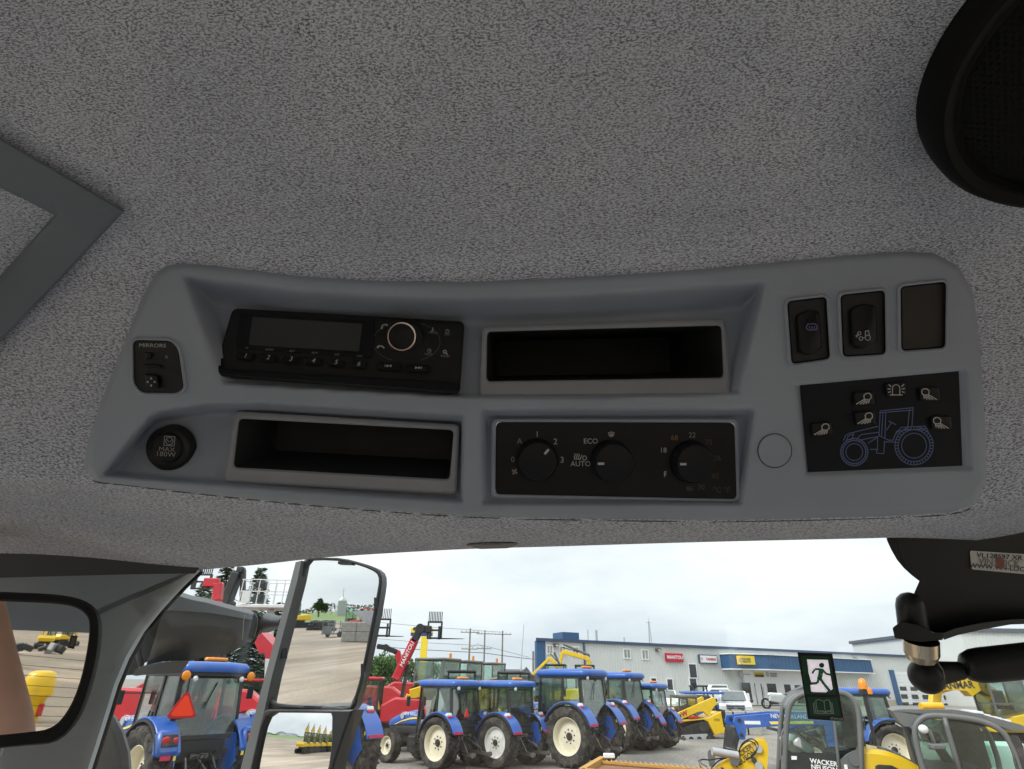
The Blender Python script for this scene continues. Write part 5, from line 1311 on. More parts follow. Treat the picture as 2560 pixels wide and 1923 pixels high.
AXY = -.30
def tractor(loc, rz, label, big=False, S=None, R=None, XW=None, RR=None, kind='ag', rim=None, hubm=None, smv=None, beacon=True, lights='low', muddy=False, loader=False, dish=.45, plate_text=True, dxm=1.0):
    T = empty("farm_tractor", loc, rz, label, "tractor", "blue tractors parked in the yard")
    s = S or (1.16 if big else 1.0)
    R = R or (.92 if big else .75); rr = RR or (.57 if big else .47); w = .54 if big else .50; xw = XW or .86*s
    gl = G_CABM if muddy else G_CAB
    for sd in (-1, 1):
        wheel(T, sd*xw, 0, R, w, rr, sd, 20 if kind == 'ag' else 34, kind, rim, dish if sd < 0 else dish, hubm)
        wheel(T, sd*.78*s, 2.32*s, .52*s, .36, .28*s, sd, 16 if kind == 'ag' else 26, kind, rim, .3)
    # running gear
    mb = MB(); mb.box((0, .95*s, .82*s), (.46, 2.6*s, .5*s), ch=.06); mb.box((0, 0, R), (2*xw-w*.9, .34, .34), ch=.06); mb.box((0, 2.32*s, .55*s), (1.5*s, .2, .22), ch=.04); mb.box((0, -.35, R*.95), (.5, .5, .62), ch=.05); mb.build("chassis", M_DARK, T, True, 40)
    mb = MB(); mb.box((-.52*s, 1.12*s, .62*s), (.34, .8*s, .5*s), ch=.06); mb.build("fuel_tank", M_CABK, T, True, 40)
    for k in range(3):
        mb = MB(); mb.box((-.78*s, .98*s, .42*s+.24*k), (.26, .36, .04)); mb.build("step", M_CABK, T)
    # bonnet
    hb = 1.06*s; ht = 1.66*s; W_ = .37*s
    def sec(y, hw, z0, z1, r=.12): return [(x, y, z) for x, z in rpoly([(-hw, z0), (hw, z0), (hw*.94, z1-.05), (hw*.5, z1), (-hw*.5, z1), (-hw*.94, z1-.05)], r, 3)]
    mb = MB(); mb.loft([sec(1.16*s, W_, hb+.1, ht), sec(1.7*s, W_, hb+.08, ht-.04), sec(2.4*s, W_*.96, hb+.05, ht-.16*s), sec(2.9*s, W_*.86, hb, ht-.32*s), sec(3.06*s, W_*.7, hb, ht-.42*s)], 0)
    hood = mb.build("bonnet", M_BLUE, T, True, 45)
    mb = MB(); mb.loft([sec(1.2*s, W_*.98, .88*s, hb+.12, .04), sec(2.3*s, W_*.93, .86*s, hb+.1, .04), sec(3.0*s, W_*.72, .82*s, hb+.04, .04)], 0); mb.build("bonnet_side", M_CABK, T, True, 40)
    for sd in (-1, 1):
        xx = sd*(W_+.012)
        mb = MB(); yy = [1.2*s, 1.7*s, 2.2*s, 2.6*s]; zl = [hb+.30*s, hb+.27*s, hb+.18*s, hb+.06*s]
        vs = [(xx*(1 if i < 2 else .975 if i == 2 else .93), y, z) for i, (y, z) in enumerate(zip(yy, zl))]; vs += [(v[0], v[1], v[2]+.07*s*(1-.25*i)) for i, v in enumerate(vs)]
        mb.add(vs, [(i, i+1, i+5, i+4) for i in range(3)]); mb.build("yellow_stripe", M_YTAPE, hood)
        Rm = Matrix.Translation((xx+sd*.004, 1.62*s, hb+.435*s)) @ Matrix(((0, 0, sd), (sd, 0, 0), (0, 1, 0))).to_4x4()
        lettering("NEW HOLLAND", .15*s, Rm, M_WTRIM, hood, .012, 0.0, .95)
        mb = MB(); mb.cyl((xx, 2.18*s, hb+.36*s), (xx+sd*.01, 2.18*s, hb+.36*s), .10*s, 16); mb.build("emblem", M_STEELP, hood)
    mb = MB(); mb.tube([(.42*s, 1.25*s, 1.2*s), (.42*s, 1.25*s, 2.35*s), (.42*s, 1.3*s, 2.5*s)], .045, 10); mb.build("exhaust", M_CABK, T, True)
    # cab
    z0, zt = 1.20*s, 2.36*s; hw, hwt = .70*s, .64*s; yA, yB, yC = 1.08*s, .16*s, -.62*s; yAt, yBt, yCt = .98*s, .12*s, -.52*s
    mb = MB(); b = .055*s
    for sd in (-1, 1):
        mb.bar((sd*hw*.86, yA+.05, .92*s), (sd*hwt, yAt, zt), b, b); mb.bar((sd*hw, yB-.05, z0-.1), (sd*hwt, yBt, zt), b*1.1, b*1.1); mb.bar((sd*hw*.95, yC, z0+.02), (sd*hwt, yCt, zt), b*1.5, b*1.6)
        mb.bar((sd*hw*.97, yC, z0+.05), (sd*hw*.97, yB, z0+.1), b, b); mb.bar((sd*hw*.9, yB, z0), (sd*hw*.86, yA+.05, .92*s), b, b); mb.bar((sd*hwt, yCt, zt), (sd*hwt, yAt, zt), b, b)
    mb.bar((-hwt, yCt, zt), (hwt, yCt, zt), b, b*2.4); mb.bar((-hwt, yAt, zt), (hwt, yAt, zt), b, b); mb.bar((-hw*.95, yC, z0+.06), (hw*.95, yC, z0+.06), b*1.2, b*1.4); mb.bar((-hw*.86, yA+.05, .95*s), (hw*.86, yA+.05, .95*s), b, b)
    mb.build("cab_frame", M_CABK, T)
    mb = MB(); mb.box((0, (yA+yC)/2, .98*s), (1.2*s, yA-yC, .1)); mb.box((0, yC+.03, 1.02*s), (1.0*s, .06, .36*s)); mb.build("cab_base", M_CABK, T)
    for sd in (-1, 1):
        mb = MB(); quad(mb, (sd*hw*.87, yA+.03, .96*s), (sd*hw*.93, yB+.36*s, .98*s), (sd*hwt, yBt, zt), (sd*hwt, yAt, zt)); mb.build("door_glass", gl, T)
        mb = MB(); quad(mb, (sd*hw*.99, yB-.04, z0+.12), (sd*hw*.96, yC, z0+.08), (sd*hwt, yCt, zt), (sd*hwt, yBt, zt)); mb.build("quarter_glass", gl, T)
        mb = MB(); mb.bar((sd*(hw+.03), yB+.3*s, 1.15*s), (sd*(hw-.01), yB+.18*s, 1.7*s), .025, .025); mb.build("grab_rail", M_CABK, T)
    mb = MB(); quad(mb, (-hw*.9, yC-.03, z0+.1), (hw*.9, yC-.03, z0+.1), (hwt*.94, yCt-.03, zt-.06), (-hwt*.94, yCt-.03, zt-.06)); mb.build("rear_glass", gl, T)
    mb = MB(); quad(mb, (-hw*.84, yA+.07, .98*s), (hw*.84, yA+.07, .98*s), (hwt, yAt+.03, zt), (-hwt, yAt+.03, zt)); mb.build("windscreen", gl, T)
    mb = MB(); mb.bar((.1*s, yCt-.07, zt-.14*s), (-.12*s, yC-.06+.02, z0+.55*s), .02, .02); mb.build("rear_wiper", M_CABK, T)
    for sd in (-1, 1):
        mb = MB(); mb.bar((sd*hw*.88, yA, 2.0*s), (sd*(hw+.28), yA+.12, 2.0*s), .025); mb.box((sd*(hw+.32), yA+.12, 1.92*s), (.17, .05, .30), ch=.02); mb.build('side_mirror', M_CABK, T)
    # roof
    pl_ = [(-.72*s, -.74*s), (-.45*s, -.84*s), (.45*s, -.84*s), (.72*s, -.74*s), (.76*s, .3*s), (.70*s, 1.16*s), (.4*s, 1.30*s), (-.4*s, 1.30*s), (-.70*s, 1.16*s), (-.76*s, .3*s)]
    ro = rpoly(pl_, .14, 3); mb = MB()
    mb.loft([[(x*.97, y*.97, zt+.05*s) for x, y in ro], [(x, y, zt+.09*s) for x, y in ro], [(x*.985, y*.985, zt+.17*s) for x, y in ro], [(x*.92, y*.93, zt+.225*s) for x, y in ro], [(x*.6, y*.7, zt+.25*s) for x, y in ro]], 0)
    mb.build("roof", M_BLUE, T, True, 50)
    mb = MB(); mb.prism([(x*.93, y*.93) for x, y in ro], zt-.02, zt+.07*s, 'z'); mb.build("roof_lining", M_CABK if not muddy else M_DARK, T)
    if beacon:
        mb = MB(); mb.box((.12*s, -.30*s, zt+.30*s), (.48*s, .16, .09), ch=.03); mb.build("beacon_bar", M_AMB, T, True, 40)
    for sd in (-1, 1):
        if lights == 'high':
            mb = MB(); mb.lathe([(-.03, .06), (-.02, .09), (.0, .10), (.02, .095), (.035, .06), (.04, .001)], (0, 0, 0), 'y', 18); o = mb.build("turn_lamp", M_AMB, T, True); o.location = (sd*.70*s, -.80*s, zt-.02); o.rotation_euler = (0, 0, pi)
            mb = MB(); mb.lathe([(0, .05), (.03, .06), (.05, .03), (.052, .001)], (0, 0, 0), 'y', 14); o = mb.build("work_lamp", M_WLENS, T, True); o.location = (sd*.50*s, -.78*s, zt-.08); o.rotation_euler = (0, 0, pi)
        else:
            mb = MB(); mb.lathe([(0, .05), (.05, .065), (.06, .03), (.062, .001)], (0, 0, 0), 'y', 14); o = mb.build("work_lamp", M_WLENS, T, True); o.location = (sd*.52*s, -.72*s, zt-.02); o.rotation_euler = (0, 0, pi)
    # mudguards
    for sd in (-1, 1):
        rf = R+.10; xi, xo = sd*(.60*s), sd*(xw+w*.42)
        out = arcp(0, R, rf+.05, 172, 62, 12)+[(-.42*s+.0, R+rf*.98+.04)]
        prof = [(-y, z) for y, z in [(rf*cos(radians(a))*1.0, R+rf*sin(radians(a))) for a in range(18, 166, 9)]]
        prof2 = [(-y, z) for y, z in [((rf+.045)*cos(radians(a)), R+(rf+.045)*sin(radians(a))) for a in range(165, 17, -9)]]
        mb = MB(); mb.prism(prof+prof2, xi, xo, 'x', ch=.012)
        f_ = mb.build("mudguard", M_BLUE, T, True, 40)
        mb = MB(); q1 = [(-y, z) for y, z in [((rf-.05)*cos(radians(a)), R+(rf-.05)*sin(radians(a))) for a in range(22, 176, 9)]]; q2 = [(-y, z) for y, z in [((rf+.002)*cos(radians(a)), R+(rf+.002)*sin(radians(a))) for a in range(175, 21, -9)]]
        mb.prism(q1+q2, xo-sd*.02, xo+sd*.03, 'x'); mb.build("mudguard_lip", M_CABK, f_)
        # flat inner side of the guard under the cab
        mb = MB(); mb.prism([(-.62*s, R+.30), (-.70*s, R*1.1), (-.45*s, R*.7), (-.2, R*.9), (.6*s, R*.8), (.5*s, z0+.12), (-.55*s, z0+.12)], xi, xi+sd*.03, 'x'); mb.build("guard_inner", M_BLUE, f_)
        # tail end
        a = radians(24); cy_, cz_ = -(rf+.02)*cos(a), R+(rf+.02)*sin(a)
        if lights == 'high':
            mb = MB(); mb.box((sd*(xw+.02), cy_+.10, cz_+.12), (w*.86, .26, .46), Matrix.Rotation(radians(-18), 3, 'X'), ch=.05); te = mb.build("tail_housing", M_BLUE, f_, True, 40)
            mb = MB(); mb.box((sd*(xw+.02), cy_-.035, cz_+.18), (w*.66, .03, .22), Matrix.Rotation(radians(-18), 3, 'X'), ch=.012); mb.build("lamp_surround", M_DARK, f_, True, 40)
            for k, r_ in ((-.09, .082), (.11, .058)):
                mb = MB(); mb.lathe([(0, r_), (.02, r_*.95), (.03, r_*.5), (.031, .001)], (0, 0, 0), 'y', 18); o = mb.build("tail_lamp", M_TAIL, f_, True); o.location = (sd*(xw+.02+k*(1 if sd > 0 else 1)*sd), cy_-.05, cz_+.18); o.rotation_euler = (radians(-18), 0, pi)
            mb = MB(); mb.box((sd*(xw-.17), cy_+.0, cz_-.08), (.05, .03, .20)); mb.build("yellow_tape", M_YTAPE, f_)
            mb = MB(); mb.box((sd*(xw+.02), cy_-.01, cz_-.12), (.2, .03, .10)); mb.build("reflector", M_PINK, f_)
        else:
            aa = radians(62); ly, lz = -(rf+.06)*cos(aa), R+(rf+.06)*sin(aa)
            mb = MB(); mb.box((sd*(xw+.06), ly, lz), (.22, .12, .11), Matrix.Rotation(radians(-30), 3, 'X'), ch=.02); mb.build("lamp_white", M_WLENS, f_)
            mb = MB(); mb.box((sd*(xw+.06), ly-.05, lz-.07), (.22, .12, .07), Matrix.Rotation(radians(-30), 3, 'X'), ch=.02); mb.build("tail_lamp", M_TAIL, f_)
            mb = MB(); mb.box((sd*(xw-.02), cy_-.03, cz_-.05), (w*.8, .06, .07)); mb.build("reflector", M_PINK, f_)
            mb = MB(); mb.box((sd*(xi/sd+.12), cy_+.12, cz_+.02), (.16, .02, .09)); mb.build("yellow_tape", M_YTAPE, f_)
    # interior
    mb = MB(); mb.box((0, .0, 1.32*s), (.46, .46, .12), ch=.04); mb.box((0, -.22, 1.62*s), (.44, .1, .52), ch=.04); mb.build("seat", M_SEAT, T, True, 40)
    mb = MB(); t_ = [Vector((.19*cos(q*pi/8), .62+.08*sin(q*pi/8), 1.58*s+.17*sin(q*pi/8))) for q in range(16)]; mb.tube(t_, .015, 6, closed=True); mb.bar((0, .62, 1.58*s), (0, .85, 1.1*s), .06); mb.build("steering_wheel", M_CABK, T, True)
    # linkage
    for sd in (-1, 1):
        mb = MB(); mb.bar((sd*.26, -.35, R*.62), (sd*.40, -1.12, R*.58), .05, .10); mb.cyl((sd*.40-.05, -1.12, R*.58), (sd*.40+.05, -1.12, R*.58), .07, 10); mb.build("lift_arm", M_STL, T)
        mb = MB(); mb.bar((sd*.30, -.45, R*1.22), (sd*.36, -.85, R*.6), .035, .035); mb.build("lift_rod", M_STL, T)
    mb = MB(); mb.bar((0, -.45, R*1.15), (.02, -1.0, R*.85), .045, .045); mb.bar((-.2, -.4, R*1.25), (.2, -.4, R*1.25), .09); mb.build("top_link", M_STL, T)
    mb = MB()
    rd = random.Random(int(abs(loc[0])*100))
    for k in range(9):
        a = Vector((rd.uniform(-.3, .3), -.55, R*rd.uniform(.9, 1.35))); mb.tube([a, a+Vector((rd.uniform(-.15, .15), -.18, rd.uniform(-.05, .12))), a+Vector((rd.uniform(-.2, .2), -.1, rd.uniform(-.35, -.1)))], .014, 5)
    o = mb.build("hydraulic_hose", M_RUB, T, True); o['kind'] = 'stuff'
    for o in T.children:
        if o.name.split('.')[0] in ('mudguard', 'lift_arm', 'lift_rod', 'top_link', 'hydraulic_hose') or (o.name.startswith('wheel') and abs(o.location.y) < .01): o.location.y += AXY
    if smv is not None:
        x, z, sz, yaw = smv; yy = -.80*s
        def tri(k): return [(-.5*k, -.29*k), (-.42*k, -.37*k), (.42*k, -.37*k), (.5*k, -.29*k), (.07*k, .45*k), (-.07*k, .45*k)]
        e = empty("slow_sign", (x, yy, z), parent=T); e.rotation_euler = (0, 0, yaw)
        mb = MB(); mb.prism([(a*sz, c*sz) for a, c in tri(1)], 0, .01, 'y'); mb.build("sign_border", M_SMVR, e); mb = MB(); mb.prism([(a*sz, c*sz-.01*sz) for a, c in tri(.78)], -.006, .0, 'y'); mb.build("sign_field", M_SMV, e)
        mb = MB(); mb.bar((0, .02, .4*sz), (0, .05, .4*sz+.45), .03); mb.build("sign_bracket", M_CABK, e)
    if loader:
        n_before = set(T.children)
        for sd in (-1, 1):
            x = sd*.55
            mb = MB(); mb.prism([(1.30, 1.0), (1.66, 1.0), (1.66, 1.86), (1.30, 1.96)], x-.05, x+.05, 'x', ch=.01); mb.build("loader_mast", M_BLUE, T)
            mb = MB(); mb.prism([(1.38, 1.62), (1.38, 1.96), (3.1, 1.97), (4.55, 1.83), (4.62, 1.66), (4.5, 1.16), (4.32, 1.16), (4.22, 1.50), (3.0, 1.58)], x-.06, x+.06, 'x', ch=.012); la = mb.build("loader_arm", M_BLUE, T)
            mb = MB(); mb.prism([(2.0, 1.66), (3.4, 1.62), (3.45, 1.70), (2.0, 1.745)], x+sd*.062, x+sd*.066, 'x'); mb.build("yellow_stripe", M_YTAPE, la)
            Rm = Matrix.Translation((x+sd*.07, 2.75, 1.86)) @ Matrix(((0, 0, sd), (sd, 0, 0), (0, 1, 0))).to_4x4(); lettering("NEW HOLLAND", .17, Rm, M_WTRIM, la, .012)
            mb = MB(); mb.box((x+sd*.066, 4.0, 1.66), (.008, .52, .10)); mb.build("warning_label", M_WTRIM, la)
            for (yy, zz) in ((4.42, 1.72), (4.42, 1.30)):
                mb = MB(); mb.cyl((x-.1, yy, zz), (x+.1, yy, zz), .06, 12); mb.build("pivot_pin", M_DARK, la)
            mb = MB(); mb.bar((x, 1.62, 1.15), (x, 3.2, 1.46), .09, .09); mb.build("loader_ram", M_STL, T)
        mb = MB(); mb.prism([(4.5, 1.55), (4.62, 1.5), (4.8, .8), (4.7, .7), (4.52, 1.15)], -.6, .6, 'x'); mb.build("tool_carrier", M_DARK, T)
        for o in T.children:
            if o not in n_before: o.location.z -= .22
    return T

def origin_from_left_wheel(wx, wy, rz, xw):
    v = Matrix.Rotation(rz, 3, 'Z') @ Vector((-xw, AXY, 0)); return (wx-v.x, wy-v.y, 0)
def zwheel(px, py, R):                                        # ground position of a wheel whose centre shows at the pixel
    p = G(px, py, R); return p.x, p.y
RZ = radians(50)
for (px, py, R, kw) in (
    (356, 1924, .82, dict(S=1.1, R=.82, XW=.92, RR=.44, label="blue tractor seen from behind at far left with big orange slow sign", kind='ag', smv=(-.66, 1.98, .60, radians(-6)), lights='high')),
    (700, 1892, .92, dict(big=True, label="blue tractor half hidden behind the wing mirror, its rear tyre showing", kind='turf', dish=.7)),
    (1098, 1857, .75, dict(label="blue tractor with small orange slow sign, third along the row from the left", kind='turf', smv=(-.12, 1.60, .36, radians(18)), dish=.3, RR=.51)),
    (1246, 1856, .75, dict(label="blue tractor with pale rim between the slow sign tractor and the taller one", kind='turf', rim=M_RIMW, dish=.12, RR=.45)),
    (1425, 1841, .92, dict(label="tall blue tractor with the largest cream rear wheel in the row", big=True, dish=.35)),
    (1541, 1819, .92, dict(label="tall blue tractor with muddy yellow stained hub and glass", big=True, hubm=M_RIMY, dish=.30, muddy=True)),
    (1618, 1826, .75, dict(label="small blue tractor with orange slow sign at the row's far right end", smv=(-.12, 1.60, .34, radians(18)), dish=.4)),
):
    wx, wy = zwheel(px, py, R); big = kw.get('big', False); rz = RZ if px > 400 else radians(53)
    tractor(origin_from_left_wheel(wx, wy, rz, kw.get('XW') or .86*(1.16 if big else 1)), rz, **kw)

wy = 22.0; wx = atY(2241, 1892, wy).x
tractor(origin_from_left_wheel(wx, wy, radians(86), .86), radians(86), label="blue tractor with front loader arm reaching left behind the small yellow loader", kind='ag', loader=True, S=.97, beacon=False, dish=.4)
# ---- telehandlers, lifts, loaders, excavators, cars
def seg(mb, a, b, w, h, mi=0): return mb.bar(a, b, w, h, mi, up=(0, 1, 0), ch=min(w, h)*.12)
def carriage(parent, c, w, h, fork, m=M_CABK, name="fork_carriage"):
    """fork carriage seen side on: rails, upright guard bars, two tines reaching dx=fork"""
    mb = MB(); x, y, z = c
    for zz in (-.5, -.05, .42): mb.box((x, y, z+zz*h), (w, .08, .10*h))
    for sx in (-.5, .5): mb.box((x+sx*w*.96, y, z-.05*h), (.07*w+.03, .09, h))
    fc = mb.build(name, m, parent)
    for i in range(9):
        mb = MB(); mb.box((x-w*.46+w*.92*i/8, y, z+h*.72), (.035, .04, h*.62)); mb.build("guard_bar", m, fc)
    for k in (-.3, .34):
        mb = MB(); mb.box((x+k*w, y-.08, z-.2*h), (.10, .07, .75*h)); mb.prism([(x+k*w, z-.56*h), (x+k*w+fork*.9, z-.54*h), (x+k*w+fork, z-.51*h), (x+k*w, z-.49*h)], y-.13, y-.03, 'y'); mb.build("fork_tine", m, fc)
    return fc
def small_cab(parent, c, sx, sy, sz, m=M_CABK, gl=G_CAB, roofm=None, r=.10, nm="cab_frame"):
    """box cab: four posts, roof, base, panes"""
    x, y, z = c; mb = MB(); t = .07
    for a in (-1, 1):
        for b in (-1, 1): mb.box((x+a*(sx/2-t/2), y+b*(sy/2-t/2), z+sz/2), (t, t, sz), ch=.012)
    mb.box((x, y, z+.04), (sx, sy, .1)); mb.box((x, y, z+sz*.30), (sx*.97, sy*.97, .05)); mb.build(nm, m, parent)
    mb = MB(); mb.box((x, y, z+sz+.05), (sx*1.04, sy*1.04, .13), ch=.05); mb.build("cab_roof", roofm or m, parent, True, 40)
    for a in (-1, 1):
        mb = MB(); mb.box((x+a*(sx/2-.03), y, z+sz*.52), (.012, sy-.16, sz*.92)); mb.build("cab_pane", gl, parent)
        mb = MB(); mb.box((x, y+a*(sy/2-.03), z+sz*.52), (sx-.16, .012, sz*.92)); mb.build("cab_pane", gl, parent)
    mb = MB(); mb.box((x, y, z+sz*.22), (.4*sx, .4*sy, .12), ch=.03); mb.box((x+.16*sx, y, z+sz*.42), (.1, .4*sy, .5), ch=.03); mb.build("seat", M_SEAT, parent)
def telehandler(pxy, Y, label, rzside, path, m=M_RED, forks=None, text=None, cab=True, K=1.2):
    """side-on telehandler; path: list of (px,py) points of the boom in the plane y=Y, red up to break_i then black"""
    base = atY(*pxy, Y); e = empty("telehandler", (base.x, Y, gz(base.x, Y)), label=label, cat="telehandler", group="red telehandlers")
    L = lambda px, py, dy=0.0: Vector((atY(px, py, Y).x-base.x, dy, atY(px, py, Y).z-e.location.z))
    mb = MB(); mb.prism([(-2.1, .65), (2.1, .65), (2.2, 1.0), (1.9, 1.35), (-1.6, 1.4), (-2.2, 1.15)], -.55, .55, 'y', ch=.05); mb.build("chassis", M_DARK, e, True, 40)
    mb = MB(); mb.prism([(-.3, 1.0), (1.75, .95), (1.8, 1.5), (1.3, 1.82), (.2, 1.86), (-.3, 1.6)], -1.02, -.45, 'y', ch=.07); hood = mb.build("engine_hood", m, e, True, 40)
    for sx in (-1.5, 1.5):
        for sy in (-.85, .85): 
            w_ = wheel(e, sx, sy, .58, .42, .33, 1, 18, 'ag', m, .4); w_.rotation_euler = (0, 0, radians(90 if sy > 0 else -90))
            mb = MB(); q = [(sx+.68*cos(radians(a)), .58+.68*sin(radians(a))) for a in range(20, 161, 20)]; q2 = [(sx+.74*cos(radians(a)), .58+.74*sin(radians(a))) for a in range(160, 19, -20)]; mb.prism(q+q2, sy-.24, sy+.24, 'y'); mb.build("mudguard", m, e)
    if cab: small_cab(e, (-1.05 if rzside > 0 else -1.1, -.55, .95), 1.25, .95, 1.5, M_CABK, G_CAB, m)
    for o in e.children: o.location = Vector(o.location)*K; o.scale = (K, K, K)
    reds, blks = path
    pts = [L(*p) for p in reds]
    mb = MB()
    for i, (a, b) in enumerate(zip(pts, pts[1:])): seg(mb, a, b, .36, .38-.04*i)
    bo = mb.build("boom", m, e)
    if blks:
        mb = MB(); pb = [pts[-1].lerp(pts[-2], .15)]+[L(*p) for p in blks]
        for i, (a, b) in enumerate(zip(pb, pb[1:])): seg(mb, a, b, .30, .34-.03*i)
        for p in pb[1:-1]: mb.cyl(p+Vector((0, -.2, 0)), p+Vector((0, .2, 0)), .2, 12)
        mb.build("inner_boom", M_CABK, e)
    mb = MB(); mb.bar(Vector((pts[0].x*.6+.25, 0, 1.2*K)), pts[0].lerp(pts[-1], .55)+Vector((.1, 0, -.3)), .14, .14); mb.build("lift_ram", M_CABK, e)
    if text:
        d = (pts[-1]-pts[0]).normalized(); mid = pts[0].lerp(pts[-1], .62); up_ = Vector((0, -1, 0)).cross(d)
        lettering(text, .23, Matrix.Translation(mid+Vector((0, -.225, 0))) @ Matrix((d, up_, Vector((0, -1, 0)))).transposed().to_4x4(), M_WTRIM, bo, .01, .15)
    if forks:
        (fx, fy), w, h, fl = forks; carriage(e, L(fx, fy), w, h, fl)
    return e
def Rc_(x, y): return Rc(x, y)
telehandler(Rc(520, 1380), 28, "red telehandler with MANITOU boom raised to the right above the tractors", 1, K=1.05, path= ([Rc(545, 1110), Rc(700, 790), Rc(845, 480)], [Rc(930, 320), Rc(1100, 335)]), forks=(Rc(1150, 330), .62, .72, 1.15), text="MANITOU")
telehandler(Rc(500, 1330), 41, "red telehandler behind, its shorter boom tipped with a black head", 1, ([Rc(640, 1000), Rc(610, 830), Rc(575, 660)], [Rc(400, 610), Rc(265, 590)]), cab=False)
telehandler(Rc(100, 1350), 36, "red telehandler whose black fork carriage shows just right of the wing mirror", -1, ([Rc(-220, 1000), Rc(-120, 700), Rc(-20, 420)], [Rc(120, 300), Rc(250, 260)]), forks=(Rc(350, 290), .85, .95, 1.0))
# red boom, crane and lift basket near the spruces
telehandler(Rk(1400, 1300), 26, "red telehandler left of the lift basket, fork frame held high", -1, ([Rk(1330, 800), Rk(1320, 420), Rk(1345, 190), Rk(1160, 185)], []), forks=(Rk(1130, 165), .75, .62, .4))
e = empty("knuckle_crane", (atY(*Rk(1530, 400), 30).x, 30, 0), label="black folded crane boom standing beside the red boom", cat="crane")
ex = e.location.x; Lk = lambda x, y: Vector((atY(*Rk(x, y), 30).x-ex, 0, atY(*Rk(x, y), 30).z))
mb = MB(); seg(mb, Vector((0, 0, .6)), Lk(1480, 420), .5, .5); mb.box((0, 0, .5), (2.4, 2, 1.0), ch=.1); mb.build("crane_base", M_DARK, e)
mb = MB(); seg(mb, Lk(1430, 460), Lk(1580, 60), .42, .62); mb.build("main_boom", M_CABK, e)
mb = MB(); seg(mb, Lk(1580, 30), Lk(1660, 30), .3, .4); seg(mb, Lk(1650, 20), Lk(1640, 420), .22, .26); mb.build("folded_arm", M_CABK, e)
mb = MB(); seg(mb, Lk(1450, 240), Lk(1545, 30), .12, .14); mb.build("crane_ram", M_STL, e)
lift = empty("boom_lift", (atY(*Rk(1850, 700), 28).x, 28, 0), label="white railed boom lift basket with dark control box, above the grey shroud", cat="aerial lift")
ex = lift.location.x; Lk = lambda x, y, dy=0: Vector((atY(*Rk(x, y), 28).x-ex, dy, atY(*Rk(x, y), 28).z))
M_LIFT = mat("lift grey white paint", (0.60, 0.62, 0.60), .45, var=.06)
fz = Lk(1800, 480).z; x0, x1, tz = Lk(1580, 470).x, Lk(2250, 470).x, Lk(1900, 150).z
mb = MB(); mb.box(((x0+x1)/2, .5, fz), (x1-x0, 1.2, .16), ch=.03); mb.build("platform", M_LIFT, lift)
for yy in (-.05, 1.05):
    for k in range(7):
        xx = lerp(x0+.05, x1-.05, k/6); mb = MB(); mb.cyl((xx, yy, fz), (xx, yy, tz), .022, 6); mb.build("rail_post", M_LIFT, lift)
    for zz in (tz, lerp(fz, tz, .55)):
        mb = MB(); mb.cyl((x0, yy, zz), (x1, yy, zz), .022, 6); mb.build("hand_rail", M_LIFT, lift)
for xx in (x0, x1):
    mb = MB(); mb.cyl((xx, -.05, tz), (xx, 1.05, tz), .022, 6); mb.build("hand_rail", M_LIFT, lift)
for (a, b) in (((1785, 165), (1905, 240)), ((1760, 320), (1870, 430))):
    p, q = Lk(*a), Lk(*b); mb = MB(); mb.box(((p.x+q.x)/2, .3, (p.z+q.z)/2), (q.x-p.x, .3, p.z-q.z), ch=.03); mb.build("control_box", M_CABK, lift)
p, q = Lk(1660, 290), Lk(1730, 440); mb = MB(); mb.box(((p.x+q.x)/2, -.1, (p.z+q.z)/2), (q.x-p.x, .1, p.z-q.z)); mb.build("toe_panel", M_LIFT, lift)
mb = MB(); seg(mb, Vector((.2, .5, fz-.1)), Vector((.9, .5, 1.2)), .25, .3); mb.box((1.0, .5, .7), (2.2, 1.6, 1.0), ch=.08); mb.build("lift_mast", M_LIFT, lift)
for sx in (.1, 1.9):
    for sy in (-.35, 1.3): w_ = wheel(lift, sx, sy, .4, .28, .22, 1, 16, 'ag', M_LIFT, .3); w_.rotation_euler = (0, 0, radians(90 if sy > .5 else -90))
# red machines behind the left tractor
telehandler((690, 1770), 30, "red and black telehandler body partly hidden behind the left tractor and mirror bar", 1, ([(700, 1690), (690, 1660), (680, 1640)], []), K=1.0)
telehandler((300, 1780), 24, "red telehandler at far left seen through the left tractor's cab", -1, ([(330, 1740), (400, 1700), (470, 1695)], []))
mb = MB(); pts = [Rk(1790, 940), Rk(1870, 810), Rk(2010, 960), Rk(2030, 1140), Rk(1925, 1140), Rk(1915, 1060), Rk(1850, 1080)]
mb.loft([[atY(*p, 17) for p in pts], [atY(*p, 17)+Vector((.1, .5, 0)) for p in pts]], 0); tag(mb.build("red_bucket", M_RED), "raised red bucket plate beside the mirror bar above the left tractor", "bucket")

